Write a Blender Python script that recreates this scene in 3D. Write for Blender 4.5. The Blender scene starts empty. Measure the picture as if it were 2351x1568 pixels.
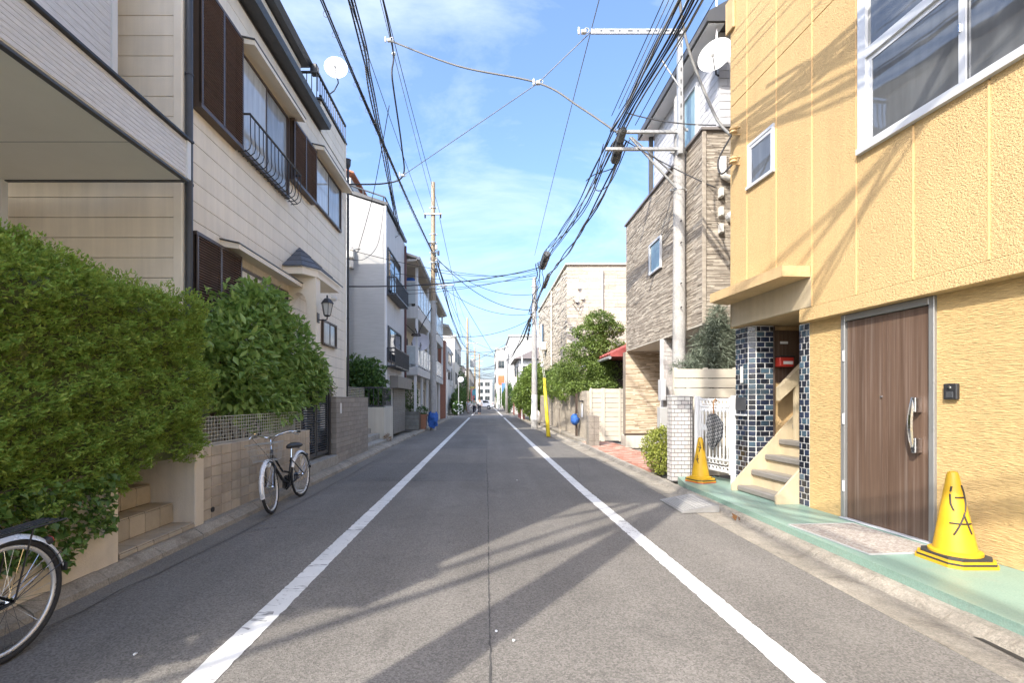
import bpy, bmesh, math, random
import numpy as np
from mathutils import Matrix, Vector
random.seed(7); RNG = np.random.default_rng(11)
SC = bpy.context.scene
COL = SC.collection
R = math.radians
# ------------------------------------------------------------------ camera, sky, sun, exposure
cam = bpy.data.cameras.new('camera'); camo = bpy.data.objects.new('camera', cam); COL.objects.link(camo)
camo.location = (0, 0, 1.45); camo.rotation_euler = (R(90), 0, 0)
cam.sensor_fit = 'HORIZONTAL'; cam.sensor_width = 36.0; cam.lens = 36.0 * 1050 / 2350
cam.shift_x = 0.0247; cam.shift_y = 0.0579; cam.clip_start = 0.05; cam.clip_end = 2000
SC.camera = camo
SUN_EL, SUN_DX, SUN_DY = R(40), 0.60, 0.80            # light travels towards +X +Y
world = bpy.data.worlds.new('World'); SC.world = world; world.use_nodes = True
wn = world.node_tree; wn.nodes.clear()
def wnode(t, **k):
    n = wn.nodes.new(t)
    for a, v in k.items(): setattr(n, a, v)
    return n
sky = wnode('ShaderNodeTexSky', sky_type='NISHITA'); sky.sun_disc = False
sky.sun_elevation = SUN_EL; sky.sun_rotation = math.atan2(-SUN_DX, -SUN_DY)
sky.air_density = 1.0; sky.dust_density = 4.6; sky.ozone_density = 6.0; sky.altitude = 20
bg = wnode('ShaderNodeBackground'); bg.inputs[1].default_value = 0.15
out = wnode('ShaderNodeOutputWorld')
tc = wnode('ShaderNodeTexCoord'); mp = wnode('ShaderNodeMapping'); mp.inputs['Scale'].default_value = (1.0, 1.9, 3.6)
mp.inputs['Rotation'].default_value = (0.15, 0.1, 0.5)
nz = wnode('ShaderNodeTexNoise'); nz.inputs['Scale'].default_value = 1.7; nz.inputs['Detail'].default_value = 9; nz.inputs['Roughness'].default_value = 0.62
nz.inputs['Distortion'].default_value = 0.5
rp = wnode('ShaderNodeValToRGB'); rp.color_ramp.elements[0].position = 0.44; rp.color_ramp.elements[1].position = 0.86
rp.color_ramp.elements[0].color = (0, 0, 0, 1); rp.color_ramp.elements[1].color = (0.62, 0.62, 0.62, 1)
mx = wnode('ShaderNodeMix', data_type='RGBA'); mx.inputs['B'].default_value = (3.3, 3.55, 4.0, 1)
wn.links.new(tc.outputs['Generated'], mp.inputs[0]); wn.links.new(mp.outputs[0], nz.inputs[0]); wn.links.new(nz.outputs[0], rp.inputs[0])
wn.links.new(rp.outputs[0], mx.inputs['Factor']); wn.links.new(sky.outputs[0], mx.inputs['A']); wn.links.new(mx.outputs['Result'], bg.inputs[0]); wn.links.new(bg.outputs[0], out.inputs[0])
sun = bpy.data.lights.new('sun', 'SUN'); suno = bpy.data.objects.new('sun', sun); COL.objects.link(suno)
sun.energy = 2.0; sun.angle = R(0.53); sun.color = (1.0, 0.93, 0.82)
suno.rotation_euler = Vector((SUN_DX * math.cos(SUN_EL), SUN_DY * math.cos(SUN_EL), -math.sin(SUN_EL))).to_track_quat('-Z', 'Y').to_euler()
suno.location = (-20, -30, 40)
SC.view_settings.view_transform = 'Standard'; SC.view_settings.look = 'None'; SC.view_settings.gamma = 1
SC.view_settings.exposure = 1.72
try: SC.view_settings.use_curve_mapping = False
except Exception: pass
SC.render.engine = 'CYCLES'; SC.cycles.max_bounces = 6; SC.cycles.diffuse_bounces = 4; SC.cycles.glossy_bounces = 3
SC.cycles.transparent_max_bounces = 6; SC.cycles.use_denoising = True

# ------------------------------------------------------------------ materials
MATS = {}
def s2l(c):
    return tuple(((v / 255) / 12.92 if v / 255 <= 0.04045 else ((v / 255 + 0.055) / 1.055) ** 2.4) for v in c)
class NT:
    def __init__(self, name):
        self.m = bpy.data.materials.new(name); self.m.use_nodes = True; self.t = self.m.node_tree
        self.b = self.t.nodes['Principled BSDF']; self.pos = None
    def n(self, t, **k):
        nd = self.t.nodes.new(t)
        for a, v in k.items(): setattr(nd, a, v)
        return nd
    def l(self, a, b): self.t.links.new(a, b)
    def P(self, scale=(1, 1, 1), rot=(0, 0, 0), obj=False):
        if obj:
            g = self.n('ShaderNodeTexCoord').outputs['Object']
        else:
            g = self.n('ShaderNodeNewGeometry').outputs['Position']
        m = self.n('ShaderNodeMapping'); m.inputs['Scale'].default_value = scale; m.inputs['Rotation'].default_value = rot
        self.l(g, m.inputs[0]); return m.outputs[0]
    def noise(self, vec, scale, detail=4, rough=0.55, dist=0):
        n = self.n('ShaderNodeTexNoise'); n.inputs['Scale'].default_value = scale; n.inputs['Detail'].default_value = detail
        n.inputs['Roughness'].default_value = rough; n.inputs['Distortion'].default_value = dist
        self.l(vec, n.inputs['Vector']); return n.outputs[0]
    def rng(self, v, a, b, c, d):
        n = self.n('ShaderNodeMapRange'); n.inputs[1].default_value = a; n.inputs[2].default_value = b; n.inputs[3].default_value = c; n.inputs[4].default_value = d
        self.l(v, n.inputs[0]); return n.outputs[0]
    def mul(self, c, v):
        n = self.n('ShaderNodeVectorMath', operation='SCALE')
        if isinstance(c, tuple): n.inputs[0].default_value = c[:3]
        else: self.l(c, n.inputs[0])
        self.l(v, n.inputs['Scale']); return n.outputs[0]
    def mathn(self, op, a, b):
        n = self.n('ShaderNodeMath', operation=op)
        for i, x in enumerate((a, b)):
            if isinstance(x, (int, float)): n.inputs[i].default_value = x
            else: self.l(x, n.inputs[i])
        return n.outputs[0]
    def mix(self, f, a, b):
        n = self.n('ShaderNodeMix', data_type='RGBA')
        if isinstance(f, (int, float)): n.inputs['Factor'].default_value = f
        else: self.l(f, n.inputs['Factor'])
        for s, x in (('A', a), ('B', b)):
            if isinstance(x, tuple): n.inputs[s].default_value = (x[0], x[1], x[2], 1)
            else: self.l(x, n.inputs[s])
        return n.outputs['Result']
    def bump(self, h, strength, dist=0.02):
        n = self.n('ShaderNodeBump'); n.inputs['Strength'].default_value = strength; n.inputs['Distance'].default_value = dist
        self.l(h, n.inputs['Height']); self.l(n.outputs[0], self.b.inputs['Normal'])
    def col(self, c):
        if isinstance(c, tuple): self.b.inputs['Base Color'].default_value = (c[0], c[1], c[2], 1)
        else: self.l(c, self.b.inputs['Base Color'])
def mat(name, c, rough=0.75, var=0.12, vs=3.0, bump=0.0, bs=60.0, rnd=0.0, isl=0.0, metal=0.0, streak=0.0, stretch=(1, 1, 1), spec=None, trans=0, dirt=0.0, dcol=(0.09, 0.075, 0.055)):
    """plain procedural surface: blotchy noise, optional per-piece tint, vertical rain streaks, grime and fine relief"""
    if name in MATS: return MATS[name]
    t = NT(name); c = tuple(c); p = t.P()
    v = t.rng(t.noise(p, vs, 7, 0.6), 0.25, 0.75, 1 - var, 1 + var)
    colr = t.mul(c, v)
    if rnd: colr = t.mul(colr, t.rng(t.n('ShaderNodeObjectInfo').outputs['Random'], 0, 1, 1 - rnd, 1 + rnd))
    if isl: colr = t.mul(colr, t.rng(t.n('ShaderNodeNewGeometry').outputs['Random Per Island'], 0, 1, 1 - isl, 1 + isl))
    if streak:
        colr = t.mul(colr, t.rng(t.noise(t.P((9, 9, 0.5)), 1.0, 5, 0.6), 0.35, 0.75, 1, 1 - streak))
    if dirt:
        colr = t.mix(t.mathn('MULTIPLY', t.rng(t.noise(t.P(), 1.3, 8, 0.7, 0.6), 0.48, 0.72, 0, 1), dirt), colr, dcol)
    t.col(colr)
    rr = t.rng(t.noise(p, vs * 2.3, 5), 0.3, 0.7, max(0.02, rough - 0.08), min(1, rough + 0.08)); t.l(rr, t.b.inputs['Roughness'])
    t.b.inputs['Metallic'].default_value = metal
    if spec is not None: t.b.inputs['Specular IOR Level'].default_value = spec
    if bump: t.bump(t.noise(t.P(stretch), bs, 6, 0.65), bump)
    MATS[name] = t.m; return t.m
def leafmat(name, lo, hi, trans=0.28, rough=0.5, ns=3.5):
    if name in MATS: return MATS[name]
    t = NT(name); g = t.n('ShaderNodeNewGeometry').outputs['Random Per Island']
    f = t.mathn('ADD', t.mathn('MULTIPLY', g, 0.65), t.rng(t.noise(t.P(), ns, 3), 0.3, 0.7, 0, 0.35))
    c = t.mix(f, lo, hi); t.col(c); t.b.inputs['Roughness'].default_value = rough
    t.b.inputs['Specular IOR Level'].default_value = 0.5
    tr = t.n('ShaderNodeBsdfTranslucent'); t.l(t.mul(c, t.mathn('ADD', 1.1, 0.0)), tr.inputs[0])
    ms = t.n('ShaderNodeMixShader'); ms.inputs[0].default_value = trans
    t.l(t.b.outputs[0], ms.inputs[1]); t.l(tr.outputs[0], ms.inputs[2]); t.l(ms.outputs[0], t.t.nodes['Material Output'].inputs[0])
    MATS[name] = t.m; return t.m
def glassmat(name, c, rough=0.04, spec=0.9):
    """window pane: mirror-like skin over whatever tone hangs behind it"""
    if name in MATS: return MATS[name]
    t = NT(name); t.col(t.mul(tuple(c), t.rng(t.noise(t.P((3, 3, 0.4)), 2.5, 3), 0.3, 0.7, 0.8, 1.2)))
    t.b.inputs['Roughness'].default_value = rough; t.b.inputs['Specular IOR Level'].default_value = spec; t.b.inputs['IOR'].default_value = 1.6
    t.bump(t.noise(t.P(), 1.2, 2), 0.05, 0.05)
    MATS[name] = t.m; return t.m

def asphalt(name, base, speck=1.0):
    t = NT(name); p = t.P()
    big = t.rng(t.noise(p, 0.55, 8, 0.62), 0.3, 0.72, 0.84, 1.16)
    lane = t.rng(t.noise(t.P((1.5, 0.09, 1)), 1.0, 4), 0.3, 0.7, 0.86, 1.12)
    c = t.mul(t.mul(tuple(base), big), lane)
    v = t.n('ShaderNodeTexVoronoi'); v.inputs['Scale'].default_value = 110; t.l(p, v.inputs['Vector'])
    gr = t.n('ShaderNodeSeparateColor'); t.l(v.outputs['Color'], gr.inputs[0])
    c = t.mul(c, t.rng(gr.outputs[0], 0, 1, 1 - 0.3 * speck, 1 + 0.36 * speck))
    fl = t.mathn('GREATER_THAN', t.noise(p, 42, 2, 0.5), 0.735)
    c = t.mix(t.mathn('MULTIPLY', fl, 0.4 * speck), c, (0.34, 0.32, 0.28))
    st = t.rng(t.noise(p, 1.1, 9, 0.7, 0.8), 0.56, 0.74, 0, 0.45); c = t.mix(st, c, (0.06, 0.057, 0.052)); dl = t.rng(t.noise(t.P((1, 0.5, 1)), 0.5, 9, 0.72, 0.5), 0.55, 0.75, 0, 0.35); c = t.mix(dl, c, (0.26, 0.245, 0.215))
    t.col(c); t.b.inputs['Roughness'].default_value = 0.86; t.b.inputs['Specular IOR Level'].default_value = 0.3
    hm = t.mathn('ADD', t.noise(p, 130, 3, 0.6), t.mathn('MULTIPLY', v.outputs['Distance'], 0.8)); t.bump(hm, 0.55, 0.006)
    MATS[name] = t.m; return t.m
A_ROAD = asphalt('asphalt', (0.172, 0.160, 0.144))
A_EDGE = asphalt('asphalt_edge', (0.185, 0.172, 0.152), 0.7)
A_PATCH = asphalt('asphalt_patch', (0.148, 0.141, 0.131), 1.2)
def paintline():
    t = NT('road_paint'); p = t.P()
    w = t.mathn('ADD', t.noise(p, 26, 8, 0.7), t.mathn('MULTIPLY', t.noise(t.P((1, 0.35, 1)), 2.2, 5), 0.55))
    f = t.rng(w, 0.86, 1.0, 0, 0.9)
    rd = t.mathn('ABSOLUTE', t.mathn('SUBTRACT', t.noise(t.P((0.9, 5.5, 1)), 1.0, 5, 0.5), 0.5), 0.0); crk = t.rng(rd, 0.005, 0.011, 0.75, 0)
    crk = t.mathn('MULTIPLY', crk, t.mathn('GREATER_THAN', t.noise(t.P((1, 1, 1)), 1.7, 2), 0.5))
    t.col(t.mix(t.mathn('MAXIMUM', f, crk), t.mul((0.71, 0.705, 0.68), t.rng(t.noise(p, 3, 6), 0.3, 0.7, 0.86, 1.06)), (0.14, 0.135, 0.13)))
    t.b.inputs['Roughness'].default_value = 0.65; t.bump(t.noise(p, 90, 4), 0.3, 0.006); MATS['road_paint'] = t.m; return t.m
M_PAINT = paintline()
def concrete(name, base, var=0.18, stain=0.5, scol=(0.10, 0.085, 0.06)):
    t = NT(name); p = t.P()
    c = t.mul(tuple(base), t.rng(t.noise(p, 1.6, 9, 0.65), 0.28, 0.74, 1 - var, 1 + var))
    c = t.mul(c, t.rng(t.noise(p, 70, 5, 0.75), 0.3, 0.7, 0.68, 1.3)); c = t.mul(c, t.rng(t.noise(p, 11, 6, 0.7), 0.3, 0.7, 0.85, 1.14))
    c = t.mix(t.rng(t.noise(p, 3.1, 9, 0.72, 1.0), 0.52, 0.72, 0, stain), c, scol)
    t.col(c); t.b.inputs['Roughness'].default_value = 0.88; t.bump(t.noise(p, 45, 8, 0.75), 0.8, 0.02); MATS[name] = t.m; return t.m
M_KERB = concrete('kerb_concrete', (0.33, 0.295, 0.24), 0.3, 0.8, (0.12, 0.10, 0.075))
M_CONC = concrete('weathered_concrete', (0.36, 0.34, 0.30))
M_BLOCK = concrete('block_concrete', (0.46, 0.40, 0.32), 0.16, 0.42)
M_POLE = concrete('pole_concrete', (0.42, 0.405, 0.38), 0.1, 0.3, (0.2, 0.18, 0.15))
def greenpaint():
    t = NT('green_floor_paint'); p = t.P()
    c = t.mul((0.22, 0.335, 0.275), t.rng(t.noise(p, 2.5, 8, 0.6), 0.3, 0.7, 0.88, 1.08))
    c = t.mix(t.rng(t.noise(p, 5, 9, 0.75), 0.52, 0.72, 0, 0.55), c, (0.24, 0.26, 0.21)); c = t.mul(c, t.rng(t.noise(p, 90, 3), 0.3, 0.7, 0.85, 1.12)); t.col(c)
    t.b.inputs['Roughness'].default_value = 0.42; t.bump(t.noise(p, 60, 5), 0.2, 0.006); MATS['gp'] = t.m; return t.m
M_GREEN = greenpaint()
def stucco(name, base, stretch, scale, strength, dist, hi=1.16):
    t = NT(name); p = t.P(stretch)
    h1 = t.noise(p, scale, 2, 0.5, 0.0); h2 = t.noise(p, scale * 2.3, 2, 0.5)
    h = t.mathn('ADD', h1, t.mathn('MULTIPLY', h2, 0.4))
    c = t.mul(tuple(base), t.rng(h, 0.45, 0.95, 0.82, hi))  # dimple shade put into the colour: low relief darker, high relief lighter
    c = t.mul(c, t.rng(t.noise(t.P(), 0.8, 7, 0.6), 0.3, 0.7, 0.93, 1.05))
    c = t.mul(c, t.rng(t.noise(t.P((7, 7, 0.35)), 1, 5, 0.6), 0.5, 0.8, 1, 0.9))
    t.col(c); t.b.inputs['Roughness'].default_value = 0.8; t.bump(h, strength, dist); MATS[name] = t.m; return t.m
M_YEL_UP = stucco('yellow_stucco_upper', (0.555, 0.385, 0.18), (1, 1, 1.3), 62, 0.9, 0.012)
M_YEL_LOW = stucco('yellow_stucco_combed', (0.555, 0.385, 0.17), (1, 0.28, 2.4), 46, 1.0, 0.016)
M_YEL_SM = mat('yellow_smooth_render', (0.565, 0.395, 0.20), 0.75, 0.1, 2, 0.5, 40, streak=0.2, dirt=0.22)
M_YEL_CREAM = mat('cream_render', (0.52, 0.43, 0.285), 0.7, 0.08, 2, 0.2, 50, streak=0.14, dirt=0.12)
M_YEL_JOINT = mat('pale_yellow_joint', (0.70, 0.46, 0.21), 0.7, 0.05)
def woodmat(name, base, dark, light):
    t = NT(name); p = t.P((16, 16, 0.45))
    a = t.noise(p, 1.0, 8, 0.65, 0.4); b = t.noise(t.P((55, 55, 0.7)), 1.0, 4)
    c = t.mix(t.rng(a, 0.36, 0.62, 0, 1), tuple(dark), tuple(base)); c = t.mix(t.rng(b, 0.52, 0.75, 0, 0.65), c, tuple(light))
    c = t.mul(c, t.rng(t.noise(t.P((3, 3, 0.8)), 1, 4), 0.3, 0.7, 0.85, 1.12))
    t.col(c); t.b.inputs['Roughness'].default_value = 0.42; t.bump(b, 0.06, 0.01); MATS[name] = t.m; return t.m
M_DOOR = woodmat('door_woodgrain', (0.135, 0.086, 0.06), (0.09, 0.055, 0.037), (0.22, 0.175, 0.148))
M_WOODPOLE = woodmat('weathered_pole', (0.36, 0.27, 0.16), (0.25, 0.185, 0.11), (0.48, 0.40, 0.29))
M_ALU = mat('aluminium', (0.66, 0.67, 0.68), 0.38, 0.06, 8, metal=0.3)
M_WHITEM = mat('white_enamel', (0.76, 0.76, 0.75), 0.4, 0.05, 4, dirt=0.06)
M_GALV = mat('galvanised_steel', (0.43, 0.43, 0.42), 0.5, 0.16, 9, metal=0.4, dirt=0.08)
M_RUST = mat('rusty_galvanised', (0.52, 0.45, 0.36), 0.65, 0.2, 14, metal=0.2, dirt=0.5, dcol=(0.3, 0.15, 0.06))
M_BLACK = mat('black_metal', (0.025, 0.025, 0.027), 0.45, 0.2, 9)
M_DGREY = mat('dark_grey_metal', (0.055, 0.057, 0.062), 0.45, 0.12, 6)
M_CABLE = mat('cable_black', (0.028, 0.028, 0.032), 0.6, 0.2, 3)
M_CABLEG = mat('cable_grey', (0.20, 0.20, 0.195), 0.6, 0.2, 3)
M_BROWNM = mat('brown_aluminium', (0.075, 0.052, 0.04), 0.42, 0.1, 5, rnd=0.1)
M_SLAT = mat('brown_louvre', (0.22, 0.135, 0.10), 0.5, 0.12, 6, rnd=0.14)
M_RUB = mat('tyre_rubber', (0.022, 0.022, 0.023), 0.75, 0.15, 20)
M_CHROME = mat('chrome', (0.78, 0.78, 0.78), 0.16, 0.04, 8, metal=1.0)
M_IVORY = mat('ivory_plastic', (0.68, 0.65, 0.58), 0.5, 0.05, 5, dirt=0.05)
M_GREYP = mat('grey_plastic', (0.42, 0.42, 0.41), 0.55, 0.06, 6, dirt=0.1)
M_BLUE = mat('blue_netting', (0.03, 0.12, 0.42), 0.7, 0.3, 12, 0.5, 60)
M_RED = mat('red_enamel', (0.5, 0.045, 0.03), 0.4, 0.1, 4)
M_TWIG = mat('bark', (0.105, 0.08, 0.055), 0.9, 0.3, 10, 0.6, 30)

# ------------------------------------------------------------------ geometry helpers
WM = {}
I4 = Matrix.Identity(4)
class MB:
    """collects shapes for one mesh object"""
    def __init__(s): s.v = []; s.f = []
    def add(s, vs, fs):
        k = len(s.v); s.v += [tuple(p) for p in vs]; s.f += [tuple(i + k for i in f) for f in fs]; return s
    def box(s, x0, x1, y0, y1, z0, z1, M=None):
        vs = [Vector((x, y, z)) for z in (z0, z1) for y in (y0, y1) for x in (x0, x1)]
        if M is not None: vs = [M @ p for p in vs]
        return s.add(vs, [(0, 2, 3, 1), (4, 5, 7, 6), (0, 1, 5, 4), (1, 3, 7, 5), (3, 2, 6, 7), (2, 0, 4, 6)])
    def cbox(s, x0, x1, y0, y1, z0, z1, b=0.004, M=None):
        v, f = chamfer((x0, x1), (y0, y1), (z0, z1), b)
        if M is not None: v = [M @ Vector(p) for p in v]
        return s.add(v, f)
    def prism(s, pts, axis, a, b):
        """polygon pts (2-D) extruded along axis 'x','y','z' from a to b"""
        n = len(pts)
        def mk(p, t): return {'x': (t, p[0], p[1]), 'y': (p[0], t, p[1]), 'z': (p[0], p[1], t)}[axis]
        vs = [mk(p, a) for p in pts] + [mk(p, b) for p in pts]
        return s.add(vs, [tuple(range(n))[::-1], tuple(range(n, 2 * n))] + [(i, (i + 1) % n, n + (i + 1) % n, n + i) for i in range(n)])
    def tube(s, path, r, n=6, caps=True, closed=False):
        P = [Vector(p) for p in path]; m = len(P); rs = r if isinstance(r, (list, tuple)) else [r] * m
        k = len(s.v); up = Vector((0, 0, 1)); prev = None
        for i, p in enumerate(P):
            a = P[i - 1] if (i or closed) else P[i]; b = P[(i + 1) % m] if (i < m - 1 or closed) else P[i]
            d = (b - a); d = d.normalized() if d.length > 1e-9 else up
            if prev is None:
                q = up if abs(d.z) < 0.9 else Vector((1, 0, 0)); u = d.cross(q).normalized()
            else:
                u = (prev - d * prev.dot(d)); u = u.normalized() if u.length > 1e-6 else d.orthogonal().normalized()
            prev = u; w = d.cross(u)
            for j in range(n):
                t = 2 * math.pi * j / n; s.v.append(tuple(p + (u * math.cos(t) + w * math.sin(t)) * rs[i]))
        for i in range(m if closed else m - 1):
            i2 = (i + 1) % m
            for j in range(n):
                j2 = (j + 1) % n; s.f.append((k + i * n + j, k + i * n + j2, k + i2 * n + j2, k + i2 * n + j))
        if caps and not closed:
            s.f.append(tuple(k + j for j in range(n))[::-1]); s.f.append(tuple(k + (m - 1) * n + j for j in range(n)))
        return s
    def lathe(s, prof, n=20, M=None, cap=True):
        k = len(s.v); m = len(prof)
        for r, z in prof:
            for j in range(n):
                t = 2 * math.pi * j / n; p = Vector((r * math.cos(t), r * math.sin(t), z)); s.v.append(tuple(M @ p if M is not None else p))
        for i in range(m - 1):
            for j in range(n):
                j2 = (j + 1) % n; s.f.append((k + i * n + j, k + i * n + j2, k + (i + 1) * n + j2, k + (i + 1) * n + j))
        if cap:
            s.f.append(tuple(k + j for j in range(n))[::-1]); s.f.append(tuple(k + (m - 1) * n + j for j in range(n)))
        return s
    def torus(s, c, R_, r, axis='x', n=24, k=8, a0=0, a1=2 * math.pi):
        full = abs(a1 - a0 - 2 * math.pi) < 1e-6; pts = []
        for i in range(n if full else n + 1):
            t = a0 + (a1 - a0) * i / n; a, b = R_ * math.cos(t), R_ * math.sin(t)
            pts.append({'x': (c[0], c[1] + a, c[2] + b), 'y': (c[0] + a, c[1], c[2] + b), 'z': (c[0] + a, c[1] + b, c[2])}[axis])
        return s.tube(pts, r, k, closed=full)
    def mesh(s, name, smooth=False):
        me = bpy.data.meshes.new(name); me.from_pydata(s.v, [], s.f); me.update()
        if smooth: me.shade_smooth()
        return me
def chamfer(X, Y, Z, b):
    v = []; idx = {}
    for i in (0, 1):
        for j in (0, 1):
            for k in (0, 1):
                x, y, z = X[i], Y[j], Z[k]; sx, sy, sz = (b, -b)[i], (b, -b)[j], (b, -b)[k]
                for a, p in enumerate(((x, y + sy, z + sz), (x + sx, y, z + sz), (x + sx, y + sy, z))):
                    idx[(i, j, k, a)] = len(v); v.append(p)
    f = []
    g = lambda a, *q: tuple(idx[(i, j, k, a)] for i, j, k in q)
    f.append(g(0, (0, 0, 0), (0, 0, 1), (0, 1, 1), (0, 1, 0))); f.append(g(0, (1, 0, 0), (1, 1, 0), (1, 1, 1), (1, 0, 1)))
    f.append(g(1, (0, 0, 0), (1, 0, 0), (1, 0, 1), (0, 0, 1))); f.append(g(1, (0, 1, 0), (0, 1, 1), (1, 1, 1), (1, 1, 0)))
    f.append(g(2, (0, 0, 0), (0, 1, 0), (1, 1, 0), (1, 0, 0))); f.append(g(2, (0, 0, 1), (1, 0, 1), (1, 1, 1), (0, 1, 1)))
    for i in (0, 1):
        for j in (0, 1):
            q = [idx[(i, j, 0, 0)], idx[(i, j, 0, 1)], idx[(i, j, 1, 1)], idx[(i, j, 1, 0)]]; f.append(tuple(q if i ^ j == 0 else q[::-1]))
            q = [idx[(i, 0, j, 0)], idx[(i, 1, j, 0)], idx[(i, 1, j, 2)], idx[(i, 0, j, 2)]]; f.append(tuple(q if i ^ j == 0 else q[::-1]))
            q = [idx[(0, i, j, 1)], idx[(0, i, j, 2)], idx[(1, i, j, 2)], idx[(1, i, j, 1)]]; f.append(tuple(q if i ^ j == 0 else q[::-1]))
            for k in (0, 1):
                q = [idx[(i, j, k, 0)], idx[(i, j, k, 1)], idx[(i, j, k, 2)]]; f.append(tuple(q if (i + j + k) % 2 else q[::-1]))
    return v, f
def put(o, parent=None, F=I4, basis=I4):
    COL.objects.link(o)
    if parent is None: o.matrix_basis = F @ basis
    else:
        o.parent = parent; o.matrix_parent_inverse = WM[parent.name].inverted() @ F; o.matrix_basis = basis
    WM[o.name] = F @ basis; return o
def tag(o, label=None, cat=None, group=None, kind=None):
    if label: o['label'] = label
    if cat: o['category'] = cat
    if group: o['group'] = group
    if kind: o['kind'] = kind
    return o
def thing(name, label, cat, loc=(0, 0, 0), rz=0, group=None, kind=None):
    o = bpy.data.objects.new(name, None); o.empty_display_size = 0.2
    put(o, None, Matrix.Translation(loc) @ Matrix.Rotation(rz, 4, 'Z')); return tag(o, label, cat, group, kind)
def ob(name, mb, m, parent=None, F=I4, smooth=False, label=None, cat=None, group=None, kind=None, autos=None):
    me = mb.mesh(name, smooth) if isinstance(mb, MB) else mb
    if m is not None and not me.materials: me.materials.append(m)
    o = bpy.data.objects.new(name, me); put(o, parent, F); tag(o, label, cat, group, kind)
    if autos:
        try: me.set_sharp_from_angle(angle=R(autos))
        except Exception: pass
    return o
PC = {}
def piece(name, size, m, parent, loc, F=I4, rz=0, b=0.004, rx=0, ry=0):
    """one brick / board / slat: shared chamfered-box mesh centred on loc"""
    key = (name, tuple(round(x, 3) for x in size), m.name, b)
    if key not in PC:
        w, d, h = size; mb = MB(); mb.cbox(-w / 2, w / 2, -d / 2, d / 2, -h / 2, h / 2, b); me = mb.mesh(name); me.materials.append(m); PC[key] = me
    o = bpy.data.objects.new(name, PC[key])
    M = Matrix.Translation(loc)
    if rz: M = M @ Matrix.Rotation(rz, 4, 'Z')
    if rx: M = M @ Matrix.Rotation(rx, 4, 'X')
    if ry: M = M @ Matrix.Rotation(ry, 4, 'Y')
    return put(o, parent, F, M)
def bricks(name, parent, face, c, a0, a1, z0, z1, tw, th, gap, thick, mats, F=I4, bond=0.5, b=0.003, skip=None, jit=0.0, cut=None):
    """lay pieces over a wall face. face 'x': plane x=c running along y; face 'y': plane y=c running along x. thick signed outward"""
    rows = max(1, int(round((z1 - z0) / (th + gap)))); hh = (z1 - z0) / rows
    for r in range(rows):
        off = (r % 2) * bond * (tw + gap); a = a0 - off; z = z0 + r * hh + hh / 2
        while a < a1 - 1e-4:
            s, e = max(a, a0), min(a + tw, a1); a += tw + gap
            if e - s < 0.025: continue
            mid = (s + e) / 2
            if skip and skip(mid, z): continue
            w = round(e - s, 2); t = abs(thick)
            jj = random.uniform(-jit, jit); pos = (c + thick / 2 + jj, mid, z) if face == 'x' else (mid, c + thick / 2 + jj, z)
            piece(name, (w, t, hh - gap), random.choice(mats), parent, pos, F, R(90) if face == 'x' else 0, b)
def npmesh(name, V, Fq, m):
    """numpy verts (n,3) and faces (k,4) or (k,3)"""
    me = bpy.data.meshes.new(name); k = Fq.shape[1]
    me.vertices.add(len(V)); me.vertices.foreach_set('co', V.astype(np.float32).ravel())
    me.loops.add(Fq.size); me.loops.foreach_set('vertex_index', Fq.astype(np.int32).ravel())
    me.polygons.add(len(Fq)); me.polygons.foreach_set('loop_start', np.arange(0, Fq.size, k, dtype=np.int32)); me.polygons.foreach_set('loop_total', np.full(len(Fq), k, dtype=np.int32))
    me.update(calc_edges=True); me.materials.append(m); return me
def leaves(C, N, L, W, m, name='foliage', fold=0.35, droop=0.25, spread=0.8, flat=1.0):
    """C centres, N outward dirs; each leaf a folded two-quad blade with its own size and heading"""
    n = len(C); N = N / np.maximum(np.linalg.norm(N, axis=1, keepdims=True), 1e-6)
    D = N + RNG.normal(0, spread, (n, 3)); D[:, 2] -= droop * RNG.random(n); D /= np.linalg.norm(D, axis=1, keepdims=True)
    S = np.cross(D, RNG.normal(0, 1, (n, 3)) * 0.6 + np.array([0, 0, flat])); S /= np.maximum(np.linalg.norm(S, axis=1, keepdims=True), 1e-6)
    U = np.cross(S, D); sz = RNG.uniform(0.65, 1.25, (n, 1)); l = L * sz; w = W * sz
    base = C - D * l * 0.5; tip = C + D * l * 0.5 - U * l * 0.12
    left = C + S * w * 0.5 + U * w * fold; right = C - S * w * 0.5 + U * w * fold
    V = np.stack([base, left, tip, right, C], 1).reshape(-1, 3); i = np.arange(n)[:, None] * 5
    Fc = np.concatenate([np.concatenate([i, i + 4, i + 1], 1), np.concatenate([i + 1, i + 4, i + 2], 1), np.concatenate([i + 2, i + 4, i + 3], 1), np.concatenate([i + 3, i + 4, i], 1)], 0)
    return npmesh(name, V, Fc, m)
def shell(ells, n, lo=0.62, noise=0.18, top=None):
    """points in the outer shell of lumpy ellipsoids (cx,cy,cz,rx,ry,rz)"""
    E = np.array(ells); vol = (E[:, 3] * E[:, 4] + E[:, 4] * E[:, 5] + E[:, 3] * E[:, 5]); k = RNG.choice(len(E), n, p=vol / vol.sum())
    d = RNG.normal(0, 1, (n, 3)); d /= np.linalg.norm(d, axis=1, keepdims=True)
    ph = np.array([1.3, 4.1, 2.2]); lump = 1 + noise * (np.sin(d @ np.array([7.1, 3.3, 4.7]) + k * 1.7) * np.sin(d @ np.array([2.9, 8.3, 5.1]) + k * 2.3))
    rr = (lo + (1 - lo) * RNG.random((n, 1)) ** 0.6) * lump[:, None]
    return E[k, :3] + d * rr * E[k, 3:6], d / E[k, 3:6]
def at(x, y, Y):
    """photo measure (2350-wide) at street depth Y -> metres"""
    return Vector(((x - 1117) * Y / 1050, Y, 1.45 + (920 - y) * Y / 1050))
def ring(name, mb, parent, m, F=I4): return ob(name, mb, m, parent, F, True)
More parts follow.
